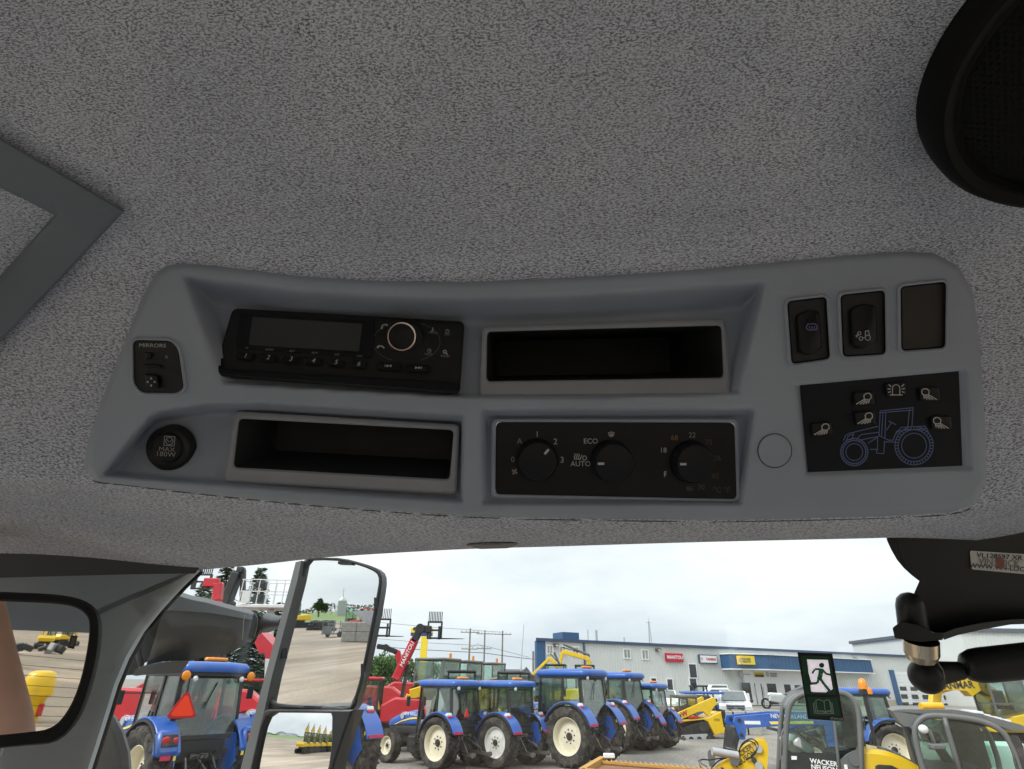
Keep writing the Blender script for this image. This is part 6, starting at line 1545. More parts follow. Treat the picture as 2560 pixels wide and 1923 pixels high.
# ---- row of glass cabs behind the third tractor
def wheel_loader(loc, rz, label, m=M_YEL, grp="loaders with glass cabs behind the tractors", cabm=M_GREYM, S=1.0):
    e = empty("wheel_loader", loc, rz, label, "loader", grp)
    for sy in (-1.1, 1.3):
        for sd in (-1, 1): wheel(e, sd*.85*S, sy*S, .62*S, .42, .36*S, sd, 18, 'ag', m, .35)
    mb = MB(); mb.box((0, 0, .85*S), (.9*S, 4.0*S, .6*S), ch=.08); mb.build("chassis", M_DARK, e, True, 40)
    mb = MB(); mb.prism([(-2.3*S, .8*S), (-.5*S, .8*S), (-.5*S, 1.75*S), (-1.8*S, 1.7*S), (-2.35*S, 1.35*S)], -.62*S, .62*S, 'x', ch=.1); mb.build("engine_hood", m, e, True, 40)
    small_cab(e, (0, .15*S, 1.15*S), 1.4*S, 1.5*S, 1.85*S, cabm, G_CAB, cabm)
    mb = MB(); mb.cyl((.3, -.3*S, 3.05*S), (.3, -.3*S, 3.3*S), .07, 10); mb.build("beacon", M_AMB, e, True, 40)
    for sd in (-1, 1):
        mb = MB(); mb.prism([(.9*S, 1.5*S), (1.1*S, 1.75*S), (2.6*S, .7*S), (2.5*S, .4*S), (2.3*S, .45*S)], sd*.45*S-.06, sd*.45*S+.06, 'x', ch=.015); mb.build("lift_arm", m, e)
    mb = MB(); mb.prism([(2.4*S, .25*S), (3.3*S, .2*S), (3.2*S, .3*S), (2.65*S, .4*S), (2.55*S, 1.0*S), (2.4*S, 1.05*S)], -1.0*S, 1.0*S, 'x'); mb.build("bucket", M_DARK, e)
    return e
for (px, Y, lab) in ((1100, 33, "grey glass loader cab, leftmost of the row behind the tractors"), (1160, 36, "grey glass loader cab with orange beacon, middle of the row"), (1222, 39, "grey glass loader cab, rightmost of the row behind the tractors")):
    p = atY(px, 1700, Y); wheel_loader((p.x, Y, 0), radians(62), lab, S=1.17)

# ---- excavators
def excavator(loc, rz, label, boom, m=M_YEL, grp="yellow excavators", S=1.0, text=None, cabm=M_CABK, bt=1.0):
    """boom: list of (forward, height) points: foot, knee, tip, stick end"""
    e = empty("excavator", loc, rz, label, "excavator", grp)
    for sd in (-1, 1):
        t = MB(); q = rpoly([(-1.3*S, .02), (1.3*S, .02), (1.5*S, .35*S), (1.3*S, .62*S), (-1.3*S, .62*S), (-1.5*S, .35*S)], .2*S, 3); t.prism(q, sd*.55*S, sd*.95*S, 'x', ch=.02); t.build("track", M_TYREC, e)
    mb = MB(); mb.box((0, 0, .75*S), (1.2*S, 1.4*S, .3*S)); mb.build("undercarriage", M_DARK, e)
    mb = MB(); mb.prism([(-1.35*S, .85*S), (.9*S, .85*S), (.9*S, 1.25*S), (-.2*S, 1.45*S), (-1.2*S, 1.5*S), (-1.45*S, 1.2*S)], -.85*S, .85*S, 'x', ch=.1); mb.build("house", m, e, True, 40)
    small_cab(e, (-.42*S, .28*S, 1.2*S), .85*S, 1.15*S, 1.45*S, cabm, G_CAB, cabm)
    names = ["boom", "boom", "stick"]; P_ = [Vector((.25*S, y, z)) for y, z in boom]
    mb = MB()
    for i in range(len(P_)-2): mb.bar(P_[i], P_[i+1], .26*S, (.42 if i == 0 else .36)*S, up=(1, 0, 0), ch=.03) if 0 else mb.bar(P_[i], P_[i+1], .26*S*bt, .40*S*bt, ch=.03)
    bo = mb.build("boom", m, e)
    mb = MB(); mb.bar(P_[-2], P_[-1], .22*S*bt, .30*S*bt, ch=.03); mb.build("stick", m, e)
    mb = MB(); k = P_[1]+Vector((0, 0, .3*S)); mb.cyl(k, P_[-2]+(P_[-2]-P_[-1]).normalized()*.35*S+Vector((0, 0, .1)), .07*S, 8); mb.cyl(P_[0].lerp(P_[1], .1)+Vector((0, .4*S, -.1)), P_[0].lerp(P_[1], .7), .08*S, 8); mb.build("ram", M_STL, e)
    q = P_[-1]; mb = MB(); mb.prism([(q.y-.05, q.z), (q.y+.35*S, q.z-.2*S), (q.y+.3*S, q.z-.65*S), (q.y-.25*S, q.z-.6*S), (q.y-.35*S, q.z-.35*S)], q.x-.4*S, q.x+.4*S, 'x'); mb.build("bucket", M_DARK, e)
    mb = MB(); mb.tube([P_[0]+Vector((.12, 0, .2)), P_[1]+Vector((.12, 0, .32*S)), P_[-2]+Vector((.1, 0, .25*S))], .03, 6); mb.build("hose", M_RUB, e, True)
    if text:
        for sd in (-1, 1):
            d = (P_[1]-P_[2]).normalized() if sd < 0 else (P_[2]-P_[1]).normalized()
            mid = P_[1].lerp(P_[2], .45); n_ = Vector((sd, 0, 0)); up_ = n_.cross(d)
            lettering(text, .30*S, Matrix.Translation(mid+n_*(.135*S)) @ Matrix((d, up_, n_)).transposed().to_4x4(), M_LTXT, bo, .02)
    return e
def ex_at(px, Y, rz, lab, boom, **k): p = atY(px, 1700, Y); return excavator((p.x, Y, gz(p.x, Y)), rz, lab, boom, **k)
z_ = lambda px, py, Y: zat(px, py, Y)
ex_at(1405, 46, radians(75), "yellow excavator with folded pointed boom, left of the two before the dealership", [(.6, 1.2), (.2, 2.9), (.9, z_(1398, 1645, 46)-gz(4, 46)), (2.2, 2.6)], S=1.2, bt=.55)
ex_at(1476, 47, radians(80), "yellow excavator with hooked boom, right of the two before the dealership", [(.6, 1.2), (.0, 3.6), (.3, z_(1478, 1652, 47)-.3), (2.0, z_(1446, 1640, 47)-.2), (2.3, 2.8)], S=1.2, bt=.6)
ex_at(1362, 34, radians(70), "yellow and black mini excavator between the pale rim tractor and the tall one", [(.6, 1.2), (1.4, 2.2), (2.0, 2.1), (2.6, 1.0)], S=.95)
ex_at(1170, 30, radians(95), "yellow excavator glimpsed through the slow sign tractor's cab", [(.6, 1.2), (1.6, 2.3), (2.6, 2.0), (3.0, .9)], S=1.1)
ex_at(1310, 31, radians(60), "yellow excavator glimpsed through the pale rim tractor's cab", [(.6, 1.2), (1.6, 2.4), (2.4, 2.2), (3.0, .9)], S=1.1)
# large one behind the right-hand loaders
Yx = 27; p = atY(2500, 1750, Yx); a = atY(2350, 1725, Yx); b = atY(2420, 1705, Yx)
yl = lambda px, py: (-(atY(px, py, Yx).x-p.x), atY(px, py, Yx).z)
YX = excavator((p.x, Yx, 0), radians(90), "yellow YANMAR excavator behind the grey loader at the right", [(-.6, 1.9), yl(2470, 1722), yl(2415, 1700), yl(2352, 1718), yl(2345, 1800)], S=1.25, text=None, grp="yellow excavators", cabm=M_GREYM)
mb = MB(); pts = [R88(1040, 370), R88(1440, 270), R88(1690, 370), R88(1830, 460), R88(1620, 475), R88(1500, 560), R88(1420, 480), R88(1010, 465)]
RI = Matrix.Rotation(-radians(90), 3, 'Z'); pb = Vector((p.x, Yx, 0))
q = [atY(*t, Yx-.5)-pb for t in pts]; mb.loft([[RI @ v for v in q], [RI @ (v+Vector((0, .45, 0))) for v in q]], 0); bp_ = mb.build("boom_plate", M_YEL, YX)
p2 = atY(*R88(1272, 408), Yx-.52)-pb
lettering("YANMAR", .36, Matrix.Rotation(-radians(90), 4, 'Z') @ Matrix.Translation(p2) @ Matrix.Rotation(radians(-3), 4, 'Y') @ Matrix.Rotation(pi/2, 4, 'X'), M_LTXT, YX, .03)

# ---- compact track loader
p = G(1776, 1845); gl_ = gz(p.x, p.y)
ctl = empty("track_loader", (p.x, p.y, gl_), radians(8), "yellow compact track loader with red W logo in front of the white pickup", "track loader")
k = 1/ (1450*.9/ (p.y*.92)) ; 
def LC(x, y):                                            # crop pixel -> local metres in the loader's side plane
    q = atY(*R6(x, y), p.y); return (q.x-p.x, q.z-gl_)
def lprism(pts, y0, y1, name, m, parent=ctl, ch=.03, smooth=True):
    mb = MB(); mb.prism([LC(*t) for t in pts], y0, y1, 'y', ch=ch); return mb.build(name, m, parent, smooth, 40)
trk = [(200, 1400), (560, 1300), (620, 1310), (745, 1510), (720, 1565), (190, 1565), (170, 1530)]
for (y0, y1) in ((-.85, -.45), (.45, .85)):
    lprism(trk, y0, y1, "track", M_TYREC)
    mb = MB(); pp = [LC(*t) for t in trk]
    for a, b in zip(pp, pp[1:]+pp[:1]):
        n_ = int((Vector(b)-Vector(a)).length/.16)
        for i in range(n_):
            c = Vector(a).lerp(Vector(b), i/n_); mb.box((c.x, (y0+y1)/2, c.y), (.07, .40, .07))
    o = mb.build("track_lug", M_TYREC, ctl); o['kind'] = 'stuff'
    lprism([(215, 1480), (640, 1460), (660, 1545), (205, 1545)], y0-.02 if y0 < 0 else y1, y0 if y0 < 0 else y1+.02, "track_frame", M_STEELP, ch=.005)
    for (x, y, r) in ((590, 1370, .26), (280, 1530, .13), (400, 1540, .13), (520, 1540, .13), (660, 1530, .15)):
        c = LC(x, y); mb = MB(); yy = y0 if y0 < 0 else y1; mb.cyl((c[0], yy-.05, c[1]), (c[0], yy+.05, c[1]), r, 14); mb.build("track_roller", M_DARK, ctl)
lprism([(180, 1250), (640, 1240), (700, 1480), (560, 1300), (180, 1400)], -.44, .44, "chassis", M_DARK)
lprism([(640, 1250), (860, 1150), (900, 1380), (975, 1370), (975, 1440), (760, 1490)], -.8, .8, "rear_body", M_YEL)
lprism([(870, 1120), (930, 1130), (965, 1340), (925, 1390), (895, 1380)], -.7, .7, "rear_grille", M_DARK)
lprism([(240, 920), (500, 910), (520, 1180), (250, 1180)], -.62, .62, "cab_shell", G_CAB, ch=0, smooth=False)
for q in ([(240, 925), (265, 925), (270, 1200), (250, 1200)], [(495, 960), (520, 960), (540, 1180), (505, 1180)]):
    for yy in (-.62, .58): lprism(q, yy, yy+.06, "cab_post", M_GREYM, ch=.01)
lprism([(235, 915), (510, 905), (530, 965), (245, 960)], -.66, .66, "cab_roof", M_GREYM, ch=.06)
lprism([(300, 1080), (480, 1070), (500, 1190), (290, 1190)], -.4, .4, "seat", M_SEAT)
for y0 in (-.78, .62):
    arm = lprism([(140, 1210), (170, 1185), (745, 945), (775, 965), (800, 1060), (745, 1100), (665, 1215), (630, 1200), (600, 1150), (520, 1150), (235, 1265), (640, 1245), (640, 1290), (230, 1300), (180, 1390), (150, 1330)], y0, y0+.16, "lift_arm", M_YEL, ch=.02) if 0 else None
    a1 = lprism([(165, 1185), (745, 945), (778, 970), (800, 1050), (760, 1080), (665, 1215), (628, 1185), (590, 1150), (520, 1155), (240, 1270), (170, 1240)], y0, y0+.16, "lift_arm", M_YEL, ch=.02)
    lprism([(150, 1210), (240, 1265), (650, 1245), (690, 1310), (600, 1265), (230, 1300), (190, 1395), (150, 1330)], y0+.01, y0+.15, "side_frame", M_YEL, ch=.02)
    if y0 < 0:
        lprism([(375, 1220), (520, 1205), (520, 1240), (375, 1250)], y0-.01, y0+.05, "red_panel", M_RED, ch=.005)
        c = LC(310, 1180); lettering("W", .34, Matrix.Translation((c[0], y0-.012, c[1])) @ Matrix.Rotation(radians(-20), 4, 'Y') @ Matrix.Rotation(pi/2, 4, 'X'), M_RED, a1, .05)
        c = LC(790, 1270); lettering("ST50", .15, Matrix.Translation((c[0], -.812, c[1])) @ Matrix.Rotation(pi/2, 4, 'X'), M_LTXT, ctl, .01)
        lprism([(175, 1190), (260, 1185), (265, 1225), (180, 1235)], y0-.02, y0, "front_lamp", M_DARK, ch=.004)
lprism([(760, 960), (800, 975), (845, 1130), (815, 1130)], -.6, -.5, "lift_ram", M_DARK); lprism([(760, 960), (800, 975), (845, 1130), (815, 1130)], .5, .6, "lift_ram", M_DARK)
# canopied blue machine behind it
pc = atY(*R6(660, 885), 43); e = empty("canopy_tractor", (pc.x, 43, gz(pc.x, 43)), label="small machine under a flat blue canopy behind the track loader", cat="tractor")
zc_ = pc.z-e.location.z; mb = MB(); mb.box((0, 0, zc_), (2.6, 1.5, .16), ch=.06); mb.build("canopy", M_BLUE, e, True, 40)
for sx in (-.9, .9):
    mb = MB(); mb.bar((sx, .5, .8), (sx, .5, zc_), .07); mb.build("canopy_post", M_CABK, e)
mb = MB(); mb.box((0, 0, 1.0), (2.4, .9, .8), ch=.1); mb.build("bonnet", M_BLUE, e, True, 40)
for sx in (-.9, .95):
    for sy in (-.6, .6): w_ = wheel(e, sx, sy, .5, .3, .28, 1, 16, 'ag', M_RIM, .3); w_.rotation_euler = (0, 0, radians(90 if sy > 0 else -90))
pr = atY(*R6(640, 790), 52); e = empty("roll_cage", (pr.x, 52, gz(pr.x, 52)), label="black roll cage rising behind the blue canopy", cat="skid steer")
zt_ = pr.z-e.location.z; mb = MB()
for sx in (-.55, .55):
    for sy in (0, 1.0): mb.bar((sx, sy, .5), (sx*.92, sy*.9, zt_), .1)
mb.box((0, .5, zt_), (1.2, 1.1, .12)); mb.build("cage", M_CABK, e); mb = MB(); mb.box((0, .6, .9), (1.3, 1.9, .9), ch=.1); mb.build("body", M_DARK, e, True, 40)
for sx in (-.75, .75):
    for sy in (-.1, 1.2): wheel(e, sx, sy, .4, .3, .22, 1 if sx > 0 else -1, 16)

# ---- cars
M_HEADL = mat("headlamp", (0.55, 0.57, 0.58), .1); M_GRIL = mat("grille chrome", (0.32, 0.33, 0.35), .25, .8)
G_CAR = mat("car window glass", (0.10, 0.12, 0.125), .06, var=.2, scale=1.5, spec=.8)
def pickup(loc, rz, label, bed=True):
    e = empty("pickup_truck" if bed else "parked_car", loc, rz, label, "pickup" if bed else "car", "white cars by the dealership")
    W2 = .98; Lh = 5.6 if bed else 4.6        # +Y is the nose
    prof = [(2.75, .55), (2.80, .95), (2.72, 1.22), (1.45, 1.34), (.72, 1.92), (-.9, 1.95), (-1.15, 1.35), (-2.8, 1.33), (-2.85, .6)] if bed else [(2.3, .4), (2.35, .75), (2.2, .98), (1.2, 1.1), (.4, 1.62), (-1.4, 1.66), (-2.2, 1.1), (-2.3, .45)]
    mb = MB(); low = [p for p in prof]
    def ring(x, kx): return None
    rings = []
    for (x, sq) in ((-W2, .0), (-W2*.97, .06), (-W2*.86, 1), (W2*.86, 1), (W2*.97, .06), (W2, .0)):
        rr = []
        for (y, z) in prof:
            zz = z if (z <= 1.36 if bed else z <= 1.12) else (1.34 if bed else 1.1)+(z-(1.34 if bed else 1.1))*(1 if sq == 1 else (.0 if sq == 0 else .55))
            rr.append((x*(1 if z <= 1.36 else .96), y, zz))
        rings.append(rr)
    mb.loft(rings, 0); mb.build("body", M_WPAINT, e, True, 30)
    zb, zt = (1.36, 1.90) if bed else (1.14, 1.6)
    y1, y2 = (1.40, .78) if bed else (1.12, .46)
    mb = MB(); quad(mb, (-.78, y1, zb+.02), (.78, y1, zb+.02), (.70, y2, zt+.0), (-.70, y2, zt+.0), .02); o = mb.build("windscreen", G_CAR, e); o.location = (0, .045, .02)
    for sd in (-1, 1):
        mb = MB(); quad(mb, (sd*.955, 1.0 if bed else .8, zb), (sd*.955, -.95 if bed else -1.6, zb), (sd*.87, -.80 if bed else -1.2, zt-.02), (sd*.87, .55 if bed else .3, zt-.02), .02*sd); mb.build("side_window", G_CAR, e)
        mb = MB(); mb.box((sd*1.12, .95, zb+.02), (.2, .12, .2), ch=.04); mb.build("wing_mirror", M_CABK, e, True, 40)
        mb = MB(); yn = 2.74 if bed else 2.27; mb.box((sd*.78, yn, 1.0 if bed else .78), (.34, .16, .24), ch=.03); mb.build("headlamp", M_HEADL, e, True, 40)
        for yy in ((1.75, -1.75) if bed else (1.4, -1.4)):
            w_ = wheel(e, sd*.86, yy, .39, .26, .25, sd, 24, 'turf', M_GRIL, .25)
    if bed:
        mb = MB(); mb.box((0, 2.79, .98), (1.15, .10, .42), ch=.04); g = mb.build("grille", M_GRIL, e, True, 40)
        for z in (.86, .98, 1.10):
            mb = MB(); mb.box((0, 2.845, z), (1.02, .03, .055)); mb.build("grille_slot", M_DARK, g)
        mb = MB(); mb.cyl((0, 2.84, .98), (0, 2.87, .98), .1, 14); mb.build("badge", M_GRIL, g)
        mb = MB(); mb.box((0, 2.80, .62), (1.9, .18, .24), ch=.05); mb.build("bumper", M_GRIL, e, True, 40)
    else:
        mb = MB(); mb.box((0, 2.3, .52), (1.2, .12, .2), ch=.04); mb.build("grille", M_DARK, e, True, 40)
    mb = MB(); mb.box((0, 1.45, zb+.03), (1.3, .03, .03)); mb.build("wiper", M_CABK, e)
    return e
p = atY(1838, 1790, 42); pickup((p.x+.9, 44.6, .32), radians(163), "white pickup truck facing the camera behind concrete blocks")
p = atY(1806, 1760, 54); pickup((p.x, 56, gz(p.x, 56)), radians(105), "white pickup cab behind, half hidden by the front pickup")
p = atY(1672, 1770, 50); pickup((p.x, 51, gz(p.x, 51)), radians(170), "white car peeking out left of the track loader cab", bed=False)
# concrete blocks before the pickup
for i, px in enumerate((1818, 1850, 1882)):
    p = atY(px, 1835, 40); mb = MB(); mb.box((0, 0, .62), (1.0, .8, 1.25), ch=.05); mb.box((0, 0, 1.27), (.5, .4, .06), ch=.02)
    o = mb.build("concrete_block", M_CONC); o.location = (p.x, 40, -.02); o.scale.x = .95
    tag(o, ["concrete block beside the track loader's rear", "middle concrete block in front of the white pickup", "concrete block in front of the pickup, nearest the blue loader arm"][i], "concrete block", "concrete blocks before the pickup")
# grey utility trailer / tiller by the entrance
p = G(1960, 1786); yy = 60; p = atY(1955, 1770, yy); gb = gz(p.x, yy); e = empty("garden_tiller", (p.x, yy, gb), label="grey wheeled implement parked by the entrance doors", cat="implement"); e.scale = (.72, .72, .72)
for sx in (-1.9, .6):
    mb = MB(); mb.lathe([(-.08, .42), (-.1, .62), (.1, .62), (.08, .42), (-.08, .42)], (sx, 0, .62), 'y', 20); w_ = mb.build("wheel", M_TYREC, e, True, 40)
    mb = MB()
    for t in range(6): mb.bar((sx, 0, .62), (sx+.42*cos(t*1.047), 0, .62+.42*sin(t*1.047)), .05)
    mb.build("spokes", M_STEELP, w_)
mb = MB(); mb.prism([(-1.6, .9), (.4, .6), (.9, 1.0), (.6, 1.5), (-1.4, 1.6)], -.4, .4, 'y', ch=.08); mb.build("tank", M_STEELP, e, True, 40)
mb = MB(); mb.prism([(-1.5, 1.6), (.3, 1.5), (.2, 1.8), (-1.3, 1.85)], -.3, .3, 'y', ch=.06); mb.build("cover", M_WTRIM, e, True, 40)
mb = MB(); mb.prism([(.7, 1.7), (3.6, 2.9), (4.2, 2.4), (3.6, 1.7), (1.4, 1.2)], -.5, .5, 'y', ch=.05); mb.build("side_plate", M_GREYM, e, True, 40)
# ================================================================== near loaders at the right, ramp deck
PHI = [radians(19), None]                            # yaw of the near machines; the plane their near side lies in
def AP(px, py, Y):
    c = PHI[1]; n_ = Vector((sin(PHI[0]), cos(PHI[0]), 0)); r = ray(px, py); o = Vector((c, Y, 0))
    return CAM+r*((Vector((o.x, o.y, CAMZ))-CAM).dot(n_)/r.dot(n_))
def DV(t): return Vector((sin(PHI[0]), cos(PHI[0]), 0))*t
def R77(x, y): return (1700+x*.226, 1700+y*.226)
def pane_at(parent, pts, R, Y, y0, t, name, m):
    mb = MB(); q = [AP(*R(*p), Y)+DV(y0-Y) for p in pts]
    mb.loft([q, [v+DV(t) for v in q]], 0); return mb.build(name, m, parent)
def arch(parent, pts, R, Y, y0, r, name, m):
    mb = MB(); mb.tube([AP(*R(*p), Y)+DV(y0-Y) for p in pts], r, 8); return mb.build(name, m, parent, True)
def smooth_path(pts, k=4):
    out = []
    P_ = [pts[0]]+list(pts)+[pts[-1]]
    for i in range(1, len(P_)-2):
        p0, p1, p2, p3 = [Vector(v) for v in P_[i-1:i+3]]
        for j in range(k):
            t = j/k; out.append(tuple(.5*((2*p1)+(p2-p0)*t+(2*p0-5*p1+4*p2-p3)*t*t+(3*p1-p0-3*p2+p3)*t**3)))
    out.append(tuple(pts[-1])); return out
G_NEAR = glass("near cab glass", (0.78, 0.90, 0.86), 0.08, 0.015, smear=0.04)
M_DOORD = mat("dark door panel", (0.02, 0.024, 0.026), .25, var=.2, scale=4, spec=.6)
# ---- small yellow loader with upright cab
Y1 = 9.6; D1 = 1.15
wn = empty("compact_loader", (atY(*R77(1600, 900), Y1).x, Y1, 0), label="small yellow wheel loader with grey rounded cab marked WACKER NEUSON", cat="loader")
root = wn.location.copy(); PHI[1] = root.x
def onwn(o): o.location = -root; return o
cab1 = smooth_path([(1150, 1150), (1160, 900), (1172, 620), (1190, 400), (1215, 285), (1270, 205), (1370, 155), (1540, 140), (1720, 135), (1840, 160), (1920, 225), (1968, 330), (1990, 500), (1998, 700), (2003, 900), (2010, 1150)])
for yy in (Y1-.5, Y1+.62): onwn(arch(wn, cab1, R77, Y1-.5, yy, .038, "cab_arch", M_GREYM))
mb = MB(); top = smooth_path([(1200, 300), (1260, 205), (1370, 150), (1540, 132), (1720, 128), (1840, 152), (1930, 225), (1975, 330)])
q = [AP(*R77(*p), Y1-.5) for p in top]; qi = [v+Vector((0, 0, -.05)) for v in q]
mb.loft([[v+DV(t_) for v in q+qi[::-1]] for t_ in (0, 1.12)], 0); onwn(mb.build("cab_roof", M_GREYM, wn, True, 40))
onwn(pane_at(wn, [(1180, 790), (1200, 420), (1250, 230), (1370, 172), (1660, 150), (1700, 450), (1735, 800)], R77, Y1-.5, Y1-.50, .01, "door_glass", G_NEAR))
onwn(pane_at(wn, [(1755, 780), (1700, 450), (1680, 152), (1830, 180), (1905, 245), (1950, 360), (1965, 740)], R77, Y1-.5, Y1-.50, .01, "rear_quarter_glass", G_NEAR))
onwn(pane_at(wn, [(1180, 790), (1200, 420), (1250, 230), (1370, 172), (1830, 180), (1950, 360), (1970, 780)], R77, Y1-.5, Y1+.62, .01, "far_glass", G_NEAR))
d = pane_at(wn, [(1165, 800), (1740, 808), (1765, 1200), (1150, 1200)], R77, Y1-.5, Y1-.52, .03, "door_panel", M_DOORD); onwn(d)
q2 = AP(*R77(1592, 948), Y1-.53); o = lettering("WACKER\nNEUSON", .078, Matrix.Translation(q2-root) @ Matrix.Rotation(-PHI[0], 4, 'Z') @ Matrix.Rotation(radians(5), 4, 'Y') @ Matrix.Rotation(pi/2, 4, 'X'), M_WTRIM, wn, .025)
onwn(pane_at(wn, [(1228, 840), (1290, 840), (1290, 880), (1232, 880)], R77, Y1-.5, Y1-.535, .01, "door_label", M_WTRIM))
onwn(arch(wn, [(1680, 150), (1705, 450), (1745, 850), (1770, 1150)], R77, Y1-.5, Y1-.51, .022, "door_post", M_GREYM))
onwn(pane_at(wn, rpoly([(1765, 1100), (1760, 900), (1850, 820), (1960, 770), (2010, 760), (2020, 1150), (1780, 1180)], 40), R77, Y1-.5, Y1-.51, .06, "rear_panel", M_GREYM))
mb = MB(); c = AP(*R77(1930, 885), Y1-.5); mb.cyl(c+DV(-.03), c, .07, 20); onwn(mb.build("fuel_cap", M_GREYM, wn, True, 40))
onwn(pane_at(wn, [(1810, 935), (1845, 935), (1860, 1010), (1820, 1010)], R77, Y1-.5, Y1-.525, .01, "white_label", M_WTRIM))
onwn(arch(wn, smooth_path([(1110, 900), (1120, 700), (1135, 570), (1185, 525)]), R77, Y1-.5, Y1-.5, .015, "hand_rail", M_GREYM))
# seat, wheel, levers
mb = MB(); c = atY(*R77(1820, 780), Y1); mb.box((c.x, Y1+.05, c.z-.05), (.42, .45, .12), ch=.04); mb.box((c.x+.2, Y1+.05, c.z+.22), (.12, .44, .52), ch=.05); onwn(mb.build("seat", M_SEAT, wn, True, 40))
mb = MB(); c = atY(*R77(1420, 640), Y1+.05); ax = Vector((.55, 0, .83)); u = Vector((0, 1, 0)); v = ax.cross(u); mb.tube([Vector(c)+u*.18*cos(t*pi/10)+v*.18*sin(t*pi/10) for t in range(20)], .014, 6, closed=True); mb.bar(c, c-ax*.5, .05); onwn(mb.build("steering_wheel", M_CABK, wn, True))
mb = MB(); c = atY(*R77(1290, 720), Y1-.1); mb.box(c, (.3, .5, .16), Matrix.Rotation(radians(40), 3, 'Y'), ch=.04); onwn(mb.build("dash_panel", M_STEELP, wn, True, 40))
mb = MB(); c = atY(*R77(1560, 560), Y1+.35); mb.ball(c, .06, 8); mb.bar(c, c+Vector((.1, 0, -.6)), .03); onwn(mb.build("control_lever", M_STEELP, wn, True))
# rear hood
mb = MB(); hp = [(2015, 770), (2090, 762), (2200, 775), (2320, 800), (2440, 845), (2560, 905), (2700, 990), (2780, 1200), (2020, 1200)]
q = [AP(*R77(*p), Y1-.4) for p in hp]; mb.loft([[v+DV(t_) for v in qq] for t_, qq in ((-.06, [v+Vector((0, 0, -.05)) for v in q]), (0, q), (.92, q), (.98, [v+Vector((0, 0, -.05)) for v in q]))], 0); hood = onwn(mb.build("engine_hood", M_YEL, wn, True, 35))
onwn(pane_at(wn, [(2150, 945), (2190, 930), (2330, 940), (2400, 975), (2420, 1000), (2480, 990), (2600, 1060), (2150, 1080)], R77, Y1-.4, Y1-.475, .02, "hood_vent", M_DARK))
onwn(arch(wn, [(2250, 782), (2350, 810), (2450, 850), (2560, 905), (2650, 960)], R77, Y1-.4, Y1+.0, .03, "hood_rail", M_GREYM))
# boom and tool linkage
for yy in (Y1-.38, Y1-.18, Y1+.12):
    b_ = pane_at(wn, [(340, 1010), (545, 850), (640, 790), (700, 735), (790, 690), (860, 662), (925, 660), (965, 700), (975, 790), (950, 1100), (640, 1100), (520, 1020)] if yy < Y1 else [(680, 760), (860, 670), (940, 662), (972, 720), (955, 1000), (720, 1000)], R77, Y1-.3, yy, .05, "boom_plate", M_YEL); onwn(b_)
c = AP(*R77(700, 835), Y1-.3)+DV(-.086); lettering("WACKER\nNEUSON", .085, Matrix.Translation(c-root) @ Matrix.Rotation(-PHI[0], 4, 'Z') @ Matrix.Rotation(radians(-33), 4, 'Y') @ Matrix.Rotation(pi/2, 4, 'X'), M_LTXT, wn, .02)
for (x, y, r) in ((865, 755, .05), (815, 880, .035), (870, 940, .05), (465, 985, .03)):
    mb = MB(); c = AP(*R77(x, y), Y1-.3); mb.cyl(c+DV(-.12), c+DV(-.07), r, 14); onwn(mb.build("pivot_pin", M_STEELP if r > .04 else M_DARK, wn, True, 40))
onwn(pane_at(wn, rpoly([(305, 790), (335, 765), (375, 800), (392, 880), (375, 960), (330, 960), (312, 880)], 15), R77, Y1-.3, Y1-.34, .10, "tool_bracket", M_GREYM))
mb = MB(); a, b = atY(*R77(355, 790), Y1-.3), atY(*R77(640, 838), Y1-.3); mb.cyl(a, b, .05, 12); onwn(mb.build("tilt_ram", M_STEELP, wn, True, 40))
onwn(pane_at(wn, [(545, 810), (640, 800), (665, 880), (640, 940), (560, 930)], R77, Y1-.3, Y1-.44, .16, "valve_box", M_GREYM))
for pts in ([(650, 800), (690, 705), (780, 652), (850, 690), (860, 760), (800, 850), (730, 880)], [(640, 815), (680, 730), (760, 675), (830, 710), (842, 775), (780, 850)], [(330, 1000), (420, 900), (520, 860), (600, 830)], [(200, 900), (250, 880), (330, 885), (420, 870), (520, 860)]):
    onwn(arch(wn, smooth_path(pts), R77, Y1-.42, Y1-.42, .009, "hydraulic_hose", M_RUB))
for pts in ([(215, 880), (240, 930), (300, 960), (330, 990)], [(205, 880), (225, 960), (260, 1000)], [(500, 745), (560, 760), (640, 785)]):
    onwn(arch(wn, pts, R77, Y1-.42, Y1-.42, .009, "coupling_rod", M_STL))
for sx in (-.75, 1.35):
    for sy in (-.42, .62): w_ = wheel(wn, sx, sy, .46, .32, .26, 1, 18, 'ag', M_YEL, .35); w_.rotation_euler = (0, 0, radians(90 if sy > 0 else -90))
mb = MB(); mb.box((.2, .05, .75), (2.6, .7, .5), ch=.08); mb.build("chassis", M_DARK, wn, True, 40)
